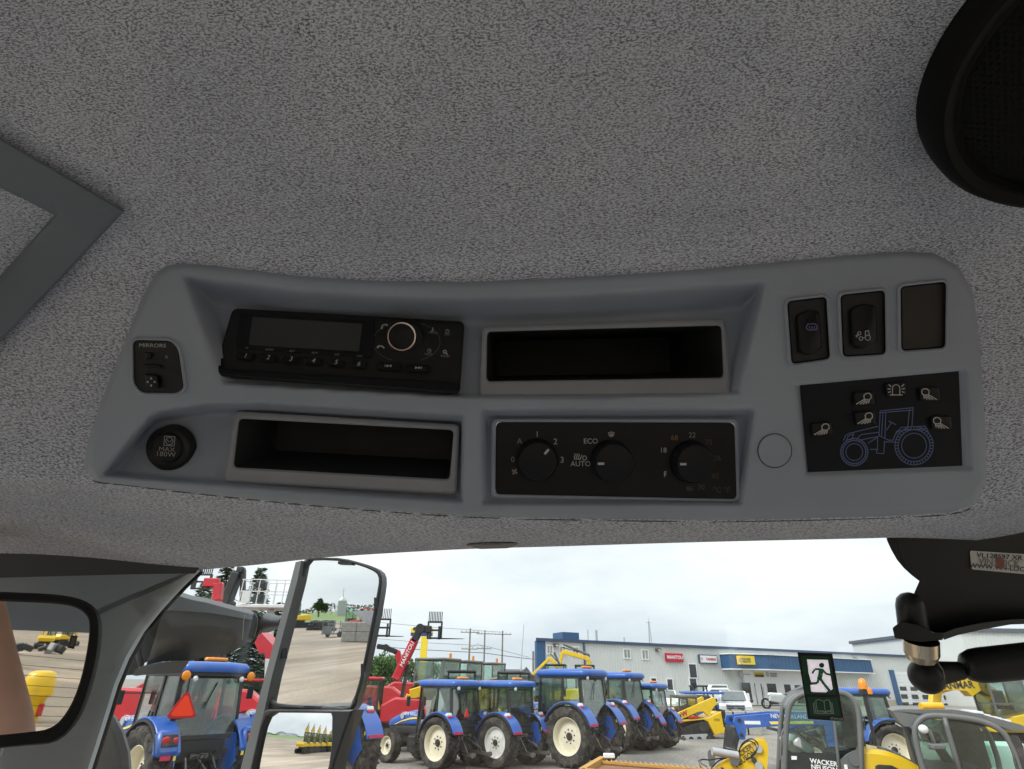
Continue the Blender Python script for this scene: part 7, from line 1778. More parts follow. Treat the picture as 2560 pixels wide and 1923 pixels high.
# twin beacon on the tall pole behind its cab
be = empty("beacon_pole", (atY(*R4(850, 1110), 12).x, 12, 0), label="two amber beacons on a black post between the loader cab and blue tractor", cat="beacon")
bx = be.location.x; z0 = atY(*R4(850, 1105), 12).z; z1 = atY(*R4(845, 1040), 12).z
mb = MB(); mb.cyl((0, 0, 1.1), (0, 0, z0), .03, 8); mb.box((.0, 0, z0-.02), (.12, .12, .1), ch=.02); mb.build("pole", M_CABK, be)
c = atY(*R4(846, 1062), 12); mb = MB(); mb.lathe([(0, .075), (.08, .075), (.14, .062), (.17, .035), (.175, .001)], (c.x-bx, 0, z0+.03), 'z', 20); mb.build("beacon_dome", M_AMB, be, True, 50)
c = atY(*R4(888, 1090), 12.3); mb = MB(); mb.lathe([(0, .05), (.07, .05), (.10, .04), (.115, .001)], (c.x-bx, .3, c.z-.09), 'z', 16); mb.build("beacon_dome", M_AMB, be, True, 50)
mb = MB(); mb.bar((0, 0, 1.0), (0, .5, .5), .1); mb.box((0, .5, .3), (.6, .6, .6), ch=.05); mb.build("stand", M_DARK, be)

# ---- grey cabbed loader in the corner
Y2 = 8.4
g2 = empty("grey_loader", (atY(*R88(1500, 1400), Y2).x, Y2, 0), label="loader with sloping grey cab and long amber roof beacon in the bottom right corner", cat="loader")
root2 = g2.location.copy(); PHI[0] = radians(27); PHI[1] = root2.x
def on2(o): o.location = -root2; return o
outl = smooth_path([(870, 1750), (800, 1500), (740, 1270), (712, 1120), (708, 1010), (745, 920), (830, 850), (960, 828), (1150, 835), (1400, 862), (1620, 905), (1800, 975), (1920, 1060), (2010, 1180), (2080, 1330), (2160, 1560), (2200, 1750)])
for yy in (Y2-.55, Y2+.65): on2(arch(g2, outl, R88, Y2-.55, yy, .034, "cab_arch", M_GREYM))
rp_ = [(440, 745), (540, 738), (1230, 742), (1600, 800), (1900, 880), (2200, 960), (2260, 1040), (2060, 1040), (1880, 985), (1640, 880), (1400, 845), (1150, 818), (950, 812), (830, 830), (740, 890), (690, 985), (560, 975), (480, 900), (390, 760)]
mb = MB(); q = [AP(*R88(*p), Y2-.5) for p in rp_]; qa = q; qb = [v+DV(1.1) for v in q]
bm = bmesh.new(); va = [bm.verts.new(v) for v in qa]; vb = [bm.verts.new(v) for v in qb]; bm.faces.new(va); bm.faces.new(vb[::-1])
for i in range(len(va)): j = (i+1) % len(va); bm.faces.new((va[i], va[j], vb[j], vb[i]))
bmesh.ops.triangulate(bm, faces=[f for f in bm.faces if len(f.verts) > 4]); bmesh.ops.recalc_face_normals(bm, faces=bm.faces)
me = bpy.data.meshes.new("cab_roof"); bm.to_mesh(me); bm.free(); me.materials.append(M_GREYM); on2(put("cab_roof", me, g2))
for (x0, x1, y) in ((1500, 1690, 800), (1700, 1800, 845), (1850, 1950, 885), (1985, 2080, 920)):
    mb = MB(); a, b = AP(*R88(x0, y), Y2-.5)+DV(.5), AP(*R88(x1, y+10), Y2-.5)+DV(.5); mb.bar(a+Vector((0, 0, .015)), b+Vector((0, 0, .015)), .7, .02); on2(mb.build("roof_slot", M_WTRIM, g2))
on2(pane_at(g2, [(880, 1700), (800, 1400), (750, 1150), (750, 1010), (790, 930), (870, 880), (1090, 880), (1150, 1010), (1230, 1300), (1340, 1700)], R88, Y2-.55, Y2-.55, .01, "door_glass", G_NEAR))
on2(pane_at(g2, [(1370, 1700), (1270, 1350), (1170, 1000), (1140, 890), (1400, 920), (1640, 980), (1830, 1060), (1960, 1180), (2080, 1480), (2150, 1700)], R88, Y2-.55, Y2-.55, .01, "side_glass", G_NEAR))
on2(pane_at(g2, [(880, 1700), (750, 1150), (790, 930), (1090, 880), (1640, 980), (1830, 1060), (1960, 1180), (2150, 1700)], R88, Y2-.55, Y2+.65, .01, "far_glass", G_NEAR))
on2(arch(g2, [(1110, 850), (1150, 1000), (1240, 1310), (1360, 1720)], R88, Y2-.55, Y2-.56, .03, "door_post", M_GREYM))
on2(arch(g2, [(1130, 885), (1180, 1010), (1270, 1310), (1390, 1720)], R88, Y2-.55, Y2-.55, .02, "door_seal", M_CABK))
on2(arch(g2, smooth_path([(1480, 1310), (1560, 1340), (1610, 1440), (1650, 1570), (1680, 1700)]), R88, Y2-.5, Y2-.45, .014, "grab_handle", M_CABK))
on2(pane_at(g2, [(2010, 1110), (2120, 1100), (2200, 1250), (2240, 1700), (2160, 1700), (2100, 1500), (2050, 1280)], R88, Y2-.55, Y2-.58, .12, "rear_post_cover", M_DARK))
mb = MB(); a, b = atY(*R88(785, 700), Y2), atY(*R88(1080, 700), Y2); mb.cyl(Vector((a.x, Y2, a.z)), Vector((b.x, Y2, b.z)), .045, 16); on2(mb.build("beacon_bar", mat("yellow amber lens", (0.80, 0.42, 0.01), .25), g2, True, 40))
mb = MB(); mb.box((((a+b)/2).x, Y2, a.z-.05), (.42, .08, .03)); on2(mb.build("beacon_mount", M_GREYM, g2))
mb = MB(); c = atY(*R88(470, 975), Y2); mb.ball((c.x, Y2-.5, c.z), .055, 10, sc=(1, .8, .85)); on2(mb.build("work_lamp", M_WLENS, g2, True))
mb = MB(); a, b = atY(*R88(620, 990), Y2), atY(*R88(690, 1190), Y2); mb.bar(Vector((a.x, Y2-.4, a.z)), Vector((b.x, Y2-.4, b.z)), .03); mb.bar(Vector((a.x+.05, Y2-.3, a.z)), Vector((b.x+.06, Y2-.3, b.z)), .02); a = atY(*R88(610, 1205), Y2); mb.box((a.x+.06, Y2-.45, a.z), (.17, .1, .06), ch=.015); on2(mb.build("mirror_arm", M_GREYM, g2))
mb = MB(); c = atY(*R88(930, 1110), Y2+.1); mb.box(c, (.16, .2, .10), Matrix.Rotation(.3, 3, 'Y'), ch=.03); mb.bar(c, c+Vector((.25, 0, -.55)), .07, .09); on2(mb.build("control_console", M_CABK, g2, True, 40))
mb = MB(); c = atY(*R88(1180, 1560), Y2+.1); mb.box((c.x, Y2+.1, c.z), (.5, .5, .14), ch=.04); mb.box((c.x+.34, Y2+.1, c.z+.3), (.14, .46, .62), ch=.05); on2(mb.build("seat", M_SEAT, g2, True, 40))
mb = MB(); c = atY(*R88(1850, 1420), Y2+.9); mb.prism([(c.x-.42, c.z-.5), (c.x-.42, c.z+.05), (c.x-.30, c.z+.19), (c.x+.30, c.z+.19), (c.x+.42, c.z-.5)], Y2+.72, Y2+1.1, 'y', ch=.03); on2(mb.build("pale_side_hood", mat("pale mint cover", (0.62, 0.80, 0.72), .4, var=.03), g2, True, 40))
for sx in (-1.0, 1.2):
    for sy in (-.5, .75): w_ = wheel(g2, sx, sy, .5, .34, .28, 1, 18, 'ag', M_YEL, .35); w_.rotation_euler = (0, 0, radians(90 if sy > 0 else -90))
mb = MB(); mb.box((.2, .1, .8), (2.9, .9, .6), ch=.08); mb.build("chassis", M_DARK, g2, True, 40)

# ---- rusty yellow ramp deck in the foreground
M_RUSTY = mat("rusty yellow steel", (0.50, 0.27, 0.04), .6, var=.2, scale=12, dirt=(0.22, 0.09, 0.03), dirt_amt=.5, dscale=12)
M_RUST = mat("rusty brown steel", (0.20, 0.085, 0.03), .8, var=.3, scale=20)
zd = 1.5; A_, B_ = G(1506, 1899, zd), G(1800, 1922, zd); A2 = G(1462, 1926, zd)
ux = (B_-A_).normalized(); vy = (A2-A_).normalized(); Ld = (B_-A_).length*1.25; Wd = 1.5
rmp = empty("ramp_deck", tuple(A_), label="rusty yellow steel ramp deck with slats at the bottom edge", cat="ramp")
mb = MB(); mb.bar(Vector((0, 0, -.03)), ux*Ld+Vector((0, 0, -.03)), .05, .03); mb.build("deck_rail", M_RUSTY, rmp)
mb = MB(); mb.bar(vy*.30, vy*.30+ux*Ld, .04, .03); mb.build("deck_rail", M_RUSTY, rmp)
mb = MB(); mb.bar(vy*Wd, vy*Wd+ux*Ld, .06, .08); mb.build("deck_rail", M_RUSTY, rmp)
mb = MB(); mb.bar(vy*-.03, vy*(Wd+.03), .08, .08); mb.build("deck_end", M_RUSTY, rmp)
mb = MB(); q = [ux*.02-Vector((0, 0, .03)), ux*Ld-Vector((0, 0, .03)), ux*Ld+vy*Wd-Vector((0, 0, .03)), ux*.02+vy*Wd-Vector((0, 0, .03))]; mb.loft([q, [v-Vector((0, 0, .015)) for v in q]], 0); mb.build("deck_plate", M_RUST, rmp)
sl = MB(); sl.bar(vy*.04, vy*.27+ux*.05, .016, .03); slm = sl.mesh("deck_slat", M_RUSTY)
n_ = int(Ld/.075)
for i in range(1, n_): put("deck_slat", slm, rmp, tuple(ux*(i*.075)))
mb = MB(); mb.box(ux*.12+vy*.05+Vector((0, 0, .06)), (.16, .12, .06), ch=.01); mb.build("latch_block", M_WTRIM, rmp)
for t, w in ((.2, .15), (Ld-.3, .15), (.2, Wd-.2), (Ld-.3, Wd-.2)):
    p = ux*t+vy*w; mb = MB(); mb.bar(p, p+Vector((0, 0, -zd)), .08); mb.build("deck_leg", M_RUSTY, rmp)
# ================================================================== mirrors and what they show behind the cab
class Mir:
    def __init__(s, pc, depth, ph, r):
        s.p = P(*pc, depth); v = ray(*ph).normalized(); s.n = (Vector(r).normalized()-v).normalized()
    def at(s, px, py, off=0.0):                         # pixel on the glass plane, lifted towards the viewer
        v = ray(px, py); q = CAM+v*((s.p-CAM).dot(s.n)/v.dot(s.n)); return q+s.n*off
    def refl(s, px, py):
        q = s.at(px, py); v = ray(px, py).normalized(); return q, v-s.n*(2*v.dot(s.n))
    def ground(s, px, py, z=0.0):
        q, r = s.refl(px, py); return q+r*((z-q.z)/r.z)
    def far(s, px, py, dist):
        q, r = s.refl(px, py); return q+r*(dist/sqrt(r.x**2+r.y**2))
def R2m(x, y): return (600+x*.3507, 1340+y*.3507)
def Q1(x, y): return (x*.3507, 1340+y*.3507)
def mring(M, outer, inner, o0, o1, name, m, parent, ch=.004):
    mb = MB(); io = inset(outer, 5); ii = inset(inner, -4)
    A = lambda ps, o: [M.at(x, y, o) for x, y in ps]
    mb.loft([A(outer, o0), A(outer, o1-ch), A(io, o1), A(ii, o1), A(inner, o1-ch), A(inner, -.002)], 0, cap=False); mb.add(A(outer, o0), [tuple(range(len(outer)))])
    return mb.build(name, m, parent, True, 40)
MM = Mir((775, 1590), 1.7, (795, 1527), (-.66, -1, 0))
ML = Mir((750, 1850), 1.50, (750, 1796), (-1.35, -1, 0))
wing = empty("wing_mirror", label="black framed wing mirror with tall glass above a small wide angle glass", cat="mirror")
gi = smooth_path([R2m(*p) for p in [(520, 172), (700, 177), (840, 208), (955, 252), (995, 300), (985, 400), (935, 660), (875, 960), (832, 1120), (790, 1213), (640, 1216), (420, 1206), (290, 1196), (245, 1180), (236, 1110), (300, 850), (400, 470), (450, 290), (480, 200)]], 2)[:-1]
go = smooth_path([R2m(*p) for p in [(480, 160), (700, 158), (850, 188), (975, 232), (1018, 290), (1010, 410), (960, 680), (895, 985), (850, 1150), (812, 1240), (640, 1250), (400, 1245), (270, 1242), (205, 1225), (205, 1120), (275, 840), (375, 450), (425, 270), (445, 185)]], 2)[:-1]
mring(MM, go, gi, -.035, .012, "mirror_frame", M_BLK, wing)
mb = MB(); mb.add([MM.at(x, y, 0) for x, y in gi], [tuple(range(len(gi)))]); mb.build("mirror_glass", M_MIRR, wing)
mb = MB(); bl = [(415, 185), (25, 1640), (-30, 1850)]; br = [(500, 165), (215, 1180), (60, 1850)]
rings = []
for a, b in (((405, 190), (470, 185)), ((370, 330), (440, 330)), ((185, 1010), (262, 1010)), ((150, 1140), (232, 1150)), ((20, 1640), (118, 1660)), ((-40, 1880), (55, 1900))):
    rings.append([MM.at(*R2m(*a), .008), MM.at(*R2m(*b), .03), MM.at(*R2m(b[0]+4, b[1]), -.03), MM.at(*R2m(a[0]+10, a[1]), -.05)])
mb.loft(rings, 0); mb.build("mirror_bar", mat("mirror bar grey plastic", (0.085, 0.09, 0.088), .5, var=.1, bump=.08, bscale=300), wing, True, 30)
li = [R2m(*p) for p in [(255, 1258), (655, 1262), (664, 1290), (660, 1500), (640, 1640), (600, 1750), (90, 1750), (110, 1640), (175, 1360), (205, 1290)]]
lo = [R2m(*p) for p in [(215, 1236), (735, 1240), (815, 1238), (760, 1390), (690, 1600), (640, 1800), (60, 1800), (85, 1640), (150, 1350), (180, 1250)]]
# wide-angle glass: a shallow dome
mb = MB(); RS = 1.25; c0 = ML.at(*R2m(400, 1480)); ctr = c0-ML.n*RS
uu = ML.n.orthogonal().normalized()
def dome(px, py):
    q = ML.at(px, py); d = (q-ctr).normalized(); return ctr+d*RS
N1, N2 = 14, 14
quadn = [li[0], li[1], li[5], li[6]]; f = qmap(quadn)
left = [(255, 1258), (205, 1290), (175, 1360), (110, 1640), (90, 1750)]; right = [(655, 1262), (664, 1290), (660, 1500), (640, 1640), (600, 1750)]
for j in range(N2+1):
    yy = lerp(1258, 1750, j/N2); xl = pl(sorted([(y, x) for x, y in left]), yy); xr = pl(sorted([(y, x) for x, y in right]), yy)
    for i in range(N1+1): mb.v.append(tuple(dome(*R2m(lerp(xl, xr, i/N1), yy))))
for j in range(N2):
    for i in range(N1): a = j*(N1+1)+i; mb.f.append((a, a+1, a+N1+2, a+N1+1))
mb.m = [0]*len(mb.f); mb.build("wide_angle_glass", M_MIRR, wing, True)
mb = MB(); A = lambda ps, o: [ML.at(x, y, o) for x, y in ps]
mb.loft([A(lo, -.05), A(lo, .004), A(inset(lo, 4), .008), A(inset(li, -3), .008), A(li, .004), A(li, -.03)], 0, cap=False); mb.add(A(lo, -.05), [tuple(range(len(lo)))]); mb.build("lower_frame", M_BLK, wing, True, 40)
for (x, y, sx, sy) in ((760, 196, 50, 12), (978, 480, 12, 40), (885, 960, 12, 50), (530, 1218, 60, 10), (310, 835, 12, 40)):
    mb = MB(); mb.loft([[MM.at(*R2m(*p), o) for p in ((x-sx, y-sy), (x+sx, y-sy+4), (x+sx, y+sy), (x-sx, y+sy-4))] for o in (.002, .013)], 0); mb.build("glass_clip", M_BLK, wing)
# arm and moulded shroud from the pillar
mb = MB(); mb.tube([P(*Rk(2190, 690), 1.85), P(*Rk(2060, 690), 1.98), P(*Rk(1960, 690), 2.12)], [.024, .022, .034], 12); mb.build("mirror_arm", M_BLK, wing, True, 50)
rowsS = [
    [(560, 330), (850, 306), (1000, 345), (1200, 385), (1400, 440), (1600, 492), (1740, 530), (1800, 580)],
    [(600, 400), (800, 350), (1000, 400), (1200, 440), (1400, 495), (1600, 545), (1740, 580), (1808, 610)],
    [(640, 530), (800, 535), (1000, 548), (1200, 562), (1400, 592), (1600, 625), (1720, 645), (1808, 655)],
    [(635, 560), (790, 560), (1000, 575), (1200, 590), (1400, 620), (1600, 650), (1715, 668), (1800, 690)],
    [(540, 880), (700, 840), (900, 800), (1100, 770), (1300, 760), (1500, 765), (1670, 780), (1780, 770)],
    [(455, 1165), (640, 1075), (840, 1000), (1060, 930), (1300, 890), (1480, 882), (1640, 895), (1740, 880)],
    [(452, 1180), (640, 1095), (840, 1020), (1060, 950), (1300, 908), (1480, 900), (1640, 912), (1740, 890)],
    [(430, 1222), (640, 1180), (840, 1165), (1000, 1160), (1180, 1120), (1430, 1085), (1600, 1010), (1740, 905)]]
dep = [.09, .012, .0, .008, .0, .002, .008, .01]
mb = MB()
for j, row in enumerate(rowsS):
    for i in range(29):
        x = lerp(row[0][0], row[-1][0], i/28); y = psm(row, x); d = lerp(2.0, 2.1, i/28)+dep[j]
        if i == 28: d += .05
        mb.v.append(tuple(P(*Rk(x, y), d)))
nr = len(rowsS)
for j in range(nr-1):
    for i in range(28): a = j*29+i; mb.f.append((a, a+1, a+30, a+29))
k = len(mb.v)
for j in (0, nr-1):                                   # back edge gives it thickness
    for i in range(29): v = Vector(mb.v[j*29+i]); mb.v.append(tuple(CAM+(v-CAM)*1.05+Vector((0, 0, -.02 if j == 0 else .01))))
for i in range(28): mb.f.append((i, i+1, k+i+1, k+i)); a = (nr-1)*29; mb.f.append((a+i, a+i+1, k+29+i+1, k+29+i)); mb.f.append((k+i, k+i+1, k+29+i+1, k+29+i))
mb.m = [0]*len(mb.f); mb.build("arm_shroud", M_HOODG, wing, True, 40)
mb = MB(); lip = [(250, 1345), (300, 1275), (380, 1232), (600, 1188), (800, 1168), (970, 1165), (930, 1240), (860, 1318), (700, 1328), (500, 1335), (300, 1358)]
mb.loft([[P(*Rk(*p), d) for p in lip] for d in (2.0, 2.2)], 0); mb.build("shroud_lip", M_HOODG, wing)
mb = MB(); mb.loft([[P(*Rk(*p), d) for p in [(80, 1360), (200, 1000), (400, 700), (700, 440), (690, 480), (640, 700), (560, 900), (470, 1160), (360, 1230), (250, 1345)]] for d in (2.12, 2.3)], 0); mb.build("shroud_back", M_BLK, wing)
mb = MB(); mb.tube([P(*Rk(*p), 2.08) for p in [(285, 880), (310, 1000), (340, 1110), (370, 1230)]], .010, 8); mb.build("stay_rod", M_HOODG, wing, True)
mb = MB(); en = [(1790, 570), (1850, 590), (1965, 615), (1985, 680), (1960, 740), (1900, 800), (1850, 840), (1790, 900), (1740, 890)]
mb.loft([[P(*Rk(*p), d) for p in en] for d in (2.11, 2.25)], 0); mb.build("wrapped_end", M_BLK, wing)
for pts in ([(1800, 575), (1830, 640), (1820, 760), (1790, 860)], [(1850, 590), (1900, 640), (1890, 740), (1850, 830)], [(1940, 615), (1950, 680), (1920, 740), (1870, 800)], [(1700, 560), (1660, 640), (1650, 760), (1640, 900)]):
    mb = MB(); mb.tube([P(*Rk(*p), 2.07 if pts[0][0] < 1750 else 2.105) for p in smooth_path(pts)], .0015, 5); mb.build("wrap_strap", mat("grey strap", (0.16, 0.165, 0.165), .5), wing)
# own front fender at the pillar's foot
mb = MB(); fo_ = [(212, 1940), (225, 1880), (245, 1800), (262, 1772), (290, 1790), (312, 1830), (326, 1880), (332, 1960), (330, 2100), (200, 2100)]
q0 = [P(x, y, 1.0) for x, y in fo_]; mb.loft([[P(x, y, 1.06) for x, y in fo_], [P(x, y, 1.0) for x, y in inset(fo_, 6)], [P(x, y, .99) for x, y in inset(fo_, 25)]], 0); cabpart(mb, "step_cover", M_HOODG, True, 50)
# ---- inside mirror
MI = Mir((110, 1680), .50, (110, 1558), (.40, -1, 0))
inm = empty("interior_mirror", label="black rimmed interior mirror at left reflecting the rear window", cat="mirror")
ii_ = smooth_path([(-190, 1495), (0, 1503), (120, 1508), (180, 1516), (212, 1534), (224, 1562), (218, 1625), (200, 1705), (172, 1772), (130, 1818), (60, 1832), (-100, 1846), (-230, 1850), (-240, 1700), (-225, 1540)], 3)[:-1]
io_ = smooth_path([(-200, 1470), (0, 1480), (130, 1486), (200, 1498), (238, 1522), (252, 1565), (246, 1640), (225, 1725), (195, 1800), (145, 1852), (65, 1864), (-100, 1878), (-255, 1880), (-268, 1700), (-250, 1520)], 3)[:-1]
mring(MI, io_, ii_, -.022, .006, "mirror_rim", M_RUB, inm)
mb = MB(); mb.add([MI.at(x, y, 0) for x, y in ii_], [tuple(range(len(ii_)))]); mb.build("mirror_glass", M_MIRR, inm)
mb = MB(); mb.cyl(MI.at(-60, 1560, -.03), P(-60, 1400, .56), .012, 10); mb.build("mirror_stem", M_BLK, inm, True)
# sticker seen on the rear window
def rearpt(px, py, y=-1.04):
    q, r = MI.refl(px, py); return q+r*((y-q.y)/r.y)
mb = MB(); q = [rearpt(*Q1(*p)) for p in ((505, 710), (552, 712), (525, 806), (480, 798))]; mb.loft([q, [v+Vector((0, .003, 0)) for v in q]], 0); st2 = mb.build("window_sticker", M_STB); tag(st2, "small black sticker on the rear window, reflected in the interior mirror", "sticker")
mb = MB(); q = [rearpt(*Q1(*p), -1.036) for p in ((512, 722), (540, 724), (522, 790), (494, 785))]; mb.loft([q, [v+Vector((0, .002, 0)) for v in q]], 0); mb.build("sticker_print", M_STL, st2)

# ---- what stands behind the cab
# yellow drum seen in the inside mirror
yb = MI.ground(*Q1(190, 1330)); yt = MI.far(*Q1(170, 960), sqrt((yb.x-MI.p.x)**2+(yb.y-MI.p.y)**2))
dh = max(.6, yt.z); q1, q2 = MI.ground(*Q1(245, 1330)), yb
wr = (MI.far(*Q1(245, 1100), (yb-MI.p).length)-MI.far(*Q1(95, 1100), (yb-MI.p).length)).length*.8
e = empty("yellow_hopper", (yb.x, yb.y, 0), label="yellow rounded hopper behind the cab, reflected in the interior mirror", cat="hopper")
mb = MB(); mb.lathe([(0, wr*.62), (dh*.45, wr*.72), (dh*.5, wr*.95), (dh*.62, wr*1.02), (dh*.85, wr*.97), (dh*.97, wr*.8), (dh, wr*.5), (dh*1.01, .01)], (0, 0, 0), 'z', 36); mb.build("hopper_body", M_YEL, e, True, 50)
mb = MB(); mb.lathe([(dh*.52, wr*1.0), (dh*.56, wr*1.05), (dh*.60, wr*1.03)], (0, 0, 0), 'z', 36); mb.build("hopper_band", M_YEL, e, True)
mb = MB(); mb.box((wr*.3, wr*.65, dh*.25), (.12, .12, .3)); mb.build("hopper_bracket", M_RED, e)
# far things in the inside mirror
for (x, lab, kk) in ((360, "yellow excavator far behind the cab, left one in the interior mirror", 0), (470, "yellow excavator far behind the cab, right one in the interior mirror", 1)):
    p = MI.far(*Q1(x, 640), 85+12*kk); excavator((p.x, p.y, 0), radians(200+40*kk), lab, [(.6, 1.2), (1.5, 2.0), (2.6, 1.5), (3.0, .6)], S=.9)
p = MI.far(*Q1(250, 650), 70); rd = random.Random(4)
e = empty("scrap_pile", (p.x, p.y, 0), label="dark pile of attachments far behind the cab in the interior mirror", cat="attachment pile")
for k in range(14):
    mb = MB(); c = Vector((rd.uniform(-2.6, 2.6), rd.uniform(-.8, .8), rd.uniform(.2, .7))); mb.box(c, (rd.uniform(.5, 1.3), rd.uniform(.3, .8), rd.uniform(.3, .8)), Matrix.Rotation(rd.uniform(-.6, .6), 3, 'Y') @ Matrix.Rotation(rd.uniform(0, 3), 3, 'Z'), ch=.05); mb.build("attachment", [M_DARK, M_CABK, M_STEELP, M_RED][k % 4 if k < 6 else k % 3], e)
# main mirror: block wall, trailer, red machine, tyres, field, trees
b0, b1 = MM.ground(*R2m(735, 752)), MM.ground(*R2m(945, 756)); bd = (b1-b0); bl_ = bd.length; bu = bd.normalized(); bang = atan2(bu.y, bu.x)
dist = sqrt((b0.x-MM.p.x)**2+(b0.y-MM.p.y)**2); hw_ = MM.far(*R2m(760, 612), dist).z
cm = MB(); bw_ = bl_/2; bh_ = hw_/2.0; cm.box((0, 0, bh_/2), (bw_-.03, .8, bh_-.02), ch=.05); cmesh = cm.mesh("concrete_block", M_CONC)
for r in range(2):
    for i in range(4):
        o = put("concrete_block", cmesh, None, tuple(b0+bu*(bw_*(i+.5))+Vector((0, 0, bh_*r))), (0, 0, bang))
        tag(o, "%s concrete block of the wall shown in the tall mirror, %s course" % (["first", "second", "third", "fourth"][i], ["lower", "upper"][r]), "concrete block", "block wall in the mirror")
t0 = MM.ground(*R2m(665, 722)); dist = sqrt((t0.x-MM.p.x)**2+(t0.y-MM.p.y)**2); th = MM.far(*R2m(640, 600), dist).z
tw = (MM.far(*R2m(612, 700), dist)-MM.far(*R2m(722, 700), dist)).length
e = empty("stake_trailer", (t0.x, t0.y, 0), bang, "small grey stake trailer beside the block wall in the tall mirror", "trailer")
mb = MB(); mb.box((0, 0, th*.22), (tw*.9, 2.2, .12)); mb.box((0, 1.12, th*.45), (tw*.7, .06, th*.42)); mb.build("trailer_bed", M_GREYM, e)
for sx in (-.45, 0, .45):
    for sy in (-1.05, 1.05): mb = MB(); mb.box((sx*tw, sy, th*.55), (.07, .07, th*.8)); mb.build("stake", M_GREYM, e)
for zz in (.5, .75):
    mb = MB(); mb.box((0, -1.05, th*zz), (tw*.9, .05, .07)); mb.build("stake_rail", M_GREYM, e)
for sx in (-.5, .5):
    mb = MB(); mb.lathe([(-.1, .12), (-.1, .3), (.1, .3), (.1, .12)], (sx*tw*.95, 0, .3), 'x', 18); mb.build("wheel", M_TYREC, e, True, 40)
p = MM.far(*R2m(895, 600), 75); wheel_loader((p.x, p.y, 0), radians(250), "red loader behind the block wall in the tall mirror", M_RED, None, M_RED, .95)
p = MM.far(*R2m(790, 600), 84); wheel_loader((p.x, p.y, 0), radians(330), "grey loader behind the block wall in the tall mirror", M_GREYM, None, M_GREYM, 1.0)
p = MM.far(*R2m(412, 570), 110); excavator((p.x, p.y, 0), 0.5, "yellow excavator at the far left edge of the tall mirror", [(.6, 1.2), (1.8, 3.2), (3.2, 2.4), (3.6, .8)], S=1.4)
tm = MB(); tm.lathe([(0, .35), (0, .7), (.12, .8), (.28, .8), (.4, .7), (.4, .35)], (0, 0, 0), 'z', 18); tmesh = tm.mesh("old_tyre", M_TYREC, True, 40)
rd = random.Random(9)
for k in range(16):
    p = MM.far(*R2m(520+9*k, 598), 92+rd.uniform(0, 8)); o = put("old_tyre", tmesh, None, (p.x, p.y, .42*(k % 3)), (rd.uniform(-.15, .15), rd.uniform(-.15, .15), 0)); tag(o, "old black tyre in the heap shown in the tall mirror", "tyre", "tyre heap in the mirror")
M_GRASS = mat("field grass", (0.10, 0.17, 0.035), .9, var=.3, scale=.05)
_, dv = MM.refl(795, 1560); dv = Vector((dv.x, dv.y, 0)).normalized(); sv = Vector((-dv.y, dv.x, 0))
mb = MB(); c = dv*560; q = [c+dv*-400+sv*-420, c+dv*-400+sv*600, c+dv*600+sv*900, c+dv*600+sv*-900]; mb.add([(v.x, v.y, .03) for v in q], [(0, 1, 2, 3)]); tag(mb.build("field", M_GRASS), kind='structure')
# far wood behind the field: one mass
mb = MB(); rd = random.Random(21)
for k in range(9000):
    t = rd.uniform(-620, 620); d_ = 470+rd.uniform(0, 14); hh = (5.5+2.5*sin(t*.05)+1.8*sin(t*.13+1))*sqrt(rd.random()); p = dv*d_+sv*t+Vector((0, 0, hh)); u = Vector((rd.gauss(0, 1), rd.gauss(0, 1), rd.gauss(0, 1))).normalized()*.9; w = u.orthogonal().normalized()*.8
    mb.add([p+u, p+w, p-u, p-w], [(0, 1, 2, 3)])
o = mb.build("far_wood", M_LEAF); tag(o, "dark line of far woodland across the mirror's horizon", "woodland", None, 'stuff')
p = MM.far(*R2m(562, 540), 300); broadleaf((p.x, p.y, 0), 8.5, 4.2, "lone round tree in the field shown in the tall mirror", 31, None, 2200, .5)
p = MM.far(*R2m(725, 540), 330); e = empty("grain_silo", (p.x, p.y, 0), label="pale grain silo on the mirror's horizon", cat="silo"); mb = MB(); mb.lathe([(0, 2.2), (7.5, 2.2), (9.4, .3), (9.5, .01)], (0, 0, 0), 'z', 20); mb.build("silo_bin", M_STEELP, e, True, 40); mb = MB(); mb.cyl((0, 0, 9.3), (0, 0, 13.5), .15, 8); mb.build("silo_mast", M_STEELP, e)
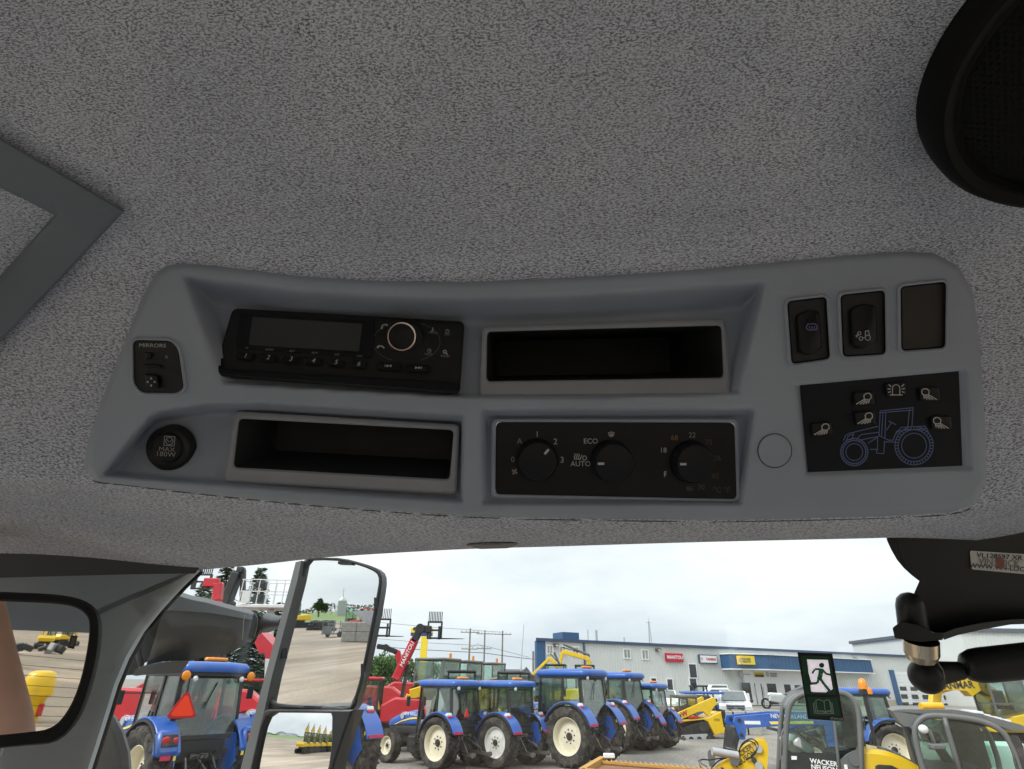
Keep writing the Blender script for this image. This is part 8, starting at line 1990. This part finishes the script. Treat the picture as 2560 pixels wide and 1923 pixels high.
# wide-angle glass: a row of yellow excavators behind the tractor
for k in range(5):
    q = ML.at(*R2m(480+42*k, 1330)); px_, py_ = R2m(480+42*k, 1330); s_ = dome(px_, py_); n_ = (s_-ctr).normalized(); v = (s_-CAM).normalized(); r_ = v-n_*(2*v.dot(n_)); r_.z = 0; r_.normalize()
    p = s_+r_*(34+2.0*k); excavator((p.x, p.y, 0), atan2(r_.y, r_.x)-pi/2+.5, "yellow excavator, number %s from the left in the small mirror's row" % ["one", "two", "three", "four", "five"][k], [(.6, 1.2), (.4, 3.0), (1.4, 4.0), (2.0, 1.6)], S=1.1)
# ---- the photographer's arm, seen only in the inside mirror
M_SKIN = mat("skin", (0.52, 0.30, 0.22), .55, var=.08, scale=20); M_SLEEVE = mat("dark sleeve", (0.03, 0.03, 0.035), .9)
qa, ra = MI.refl(*Q1(-75, 640)); qb, rb_ = MI.refl(*Q1(10, 1250))
dA = .72
pa, pb_ = qa+ra*dA, qb+rb_*dA
ax = (pb_-pa).normalized(); wrist = pa-ax*.03; elbow = pb_+ax*.10
per = empty("person", tuple(elbow), label="bare forearm and hand of the person taking the photo, in the interior mirror", cat="person")
mb = MB(); el = Vector((0, 0, 0)); wr_ = wrist-elbow; hx = -ax*.16+Vector((0, .01, .02))
sh = Vector((.10, -.28, -.22))
hand_c = wr_+hx*.45
path = [sh*1.0, sh*.6, sh*.25, el, wr_*.3, wr_*.7, wr_, wr_.lerp(hand_c, .5), hand_c]; rad = [.046, .044, .041, .038, .040, .031, .025, .031, .028]
mb.tube(path, rad, 16)
hd = hx.normalized(); side = hd.cross(Vector((0, 1, 0))).normalized()
for k in range(4):
    b0_ = hand_c+side*(.018*(k-1.5)); L_ = [.062, .072, .068, .052][k]
    mb.tube([b0_-hd*.01, b0_+hd*L_*.45+Vector((0, -.012, 0)), b0_+hd*L_*.8+Vector((0, .004, 0)), b0_+hd*L_+Vector((0, .018, 0))], [.0095, .009, .0085, .006], 8)
b0_ = wr_.lerp(hand_c, .6)+side*.03; mb.tube([b0_, b0_+side*.02+hd*.03, b0_+side*.015+hd*.055, b0_+side*.005+hd*.07], [.012, .0105, .0095, .006], 8)
mb.build("arm", M_SKIN, per, True)
mb = MB(); mb.tube([sh*1.25, sh*.95, sh*.7], [.066, .062, .060], 16); mb.build("sleeve", M_SLEEVE, per, True)
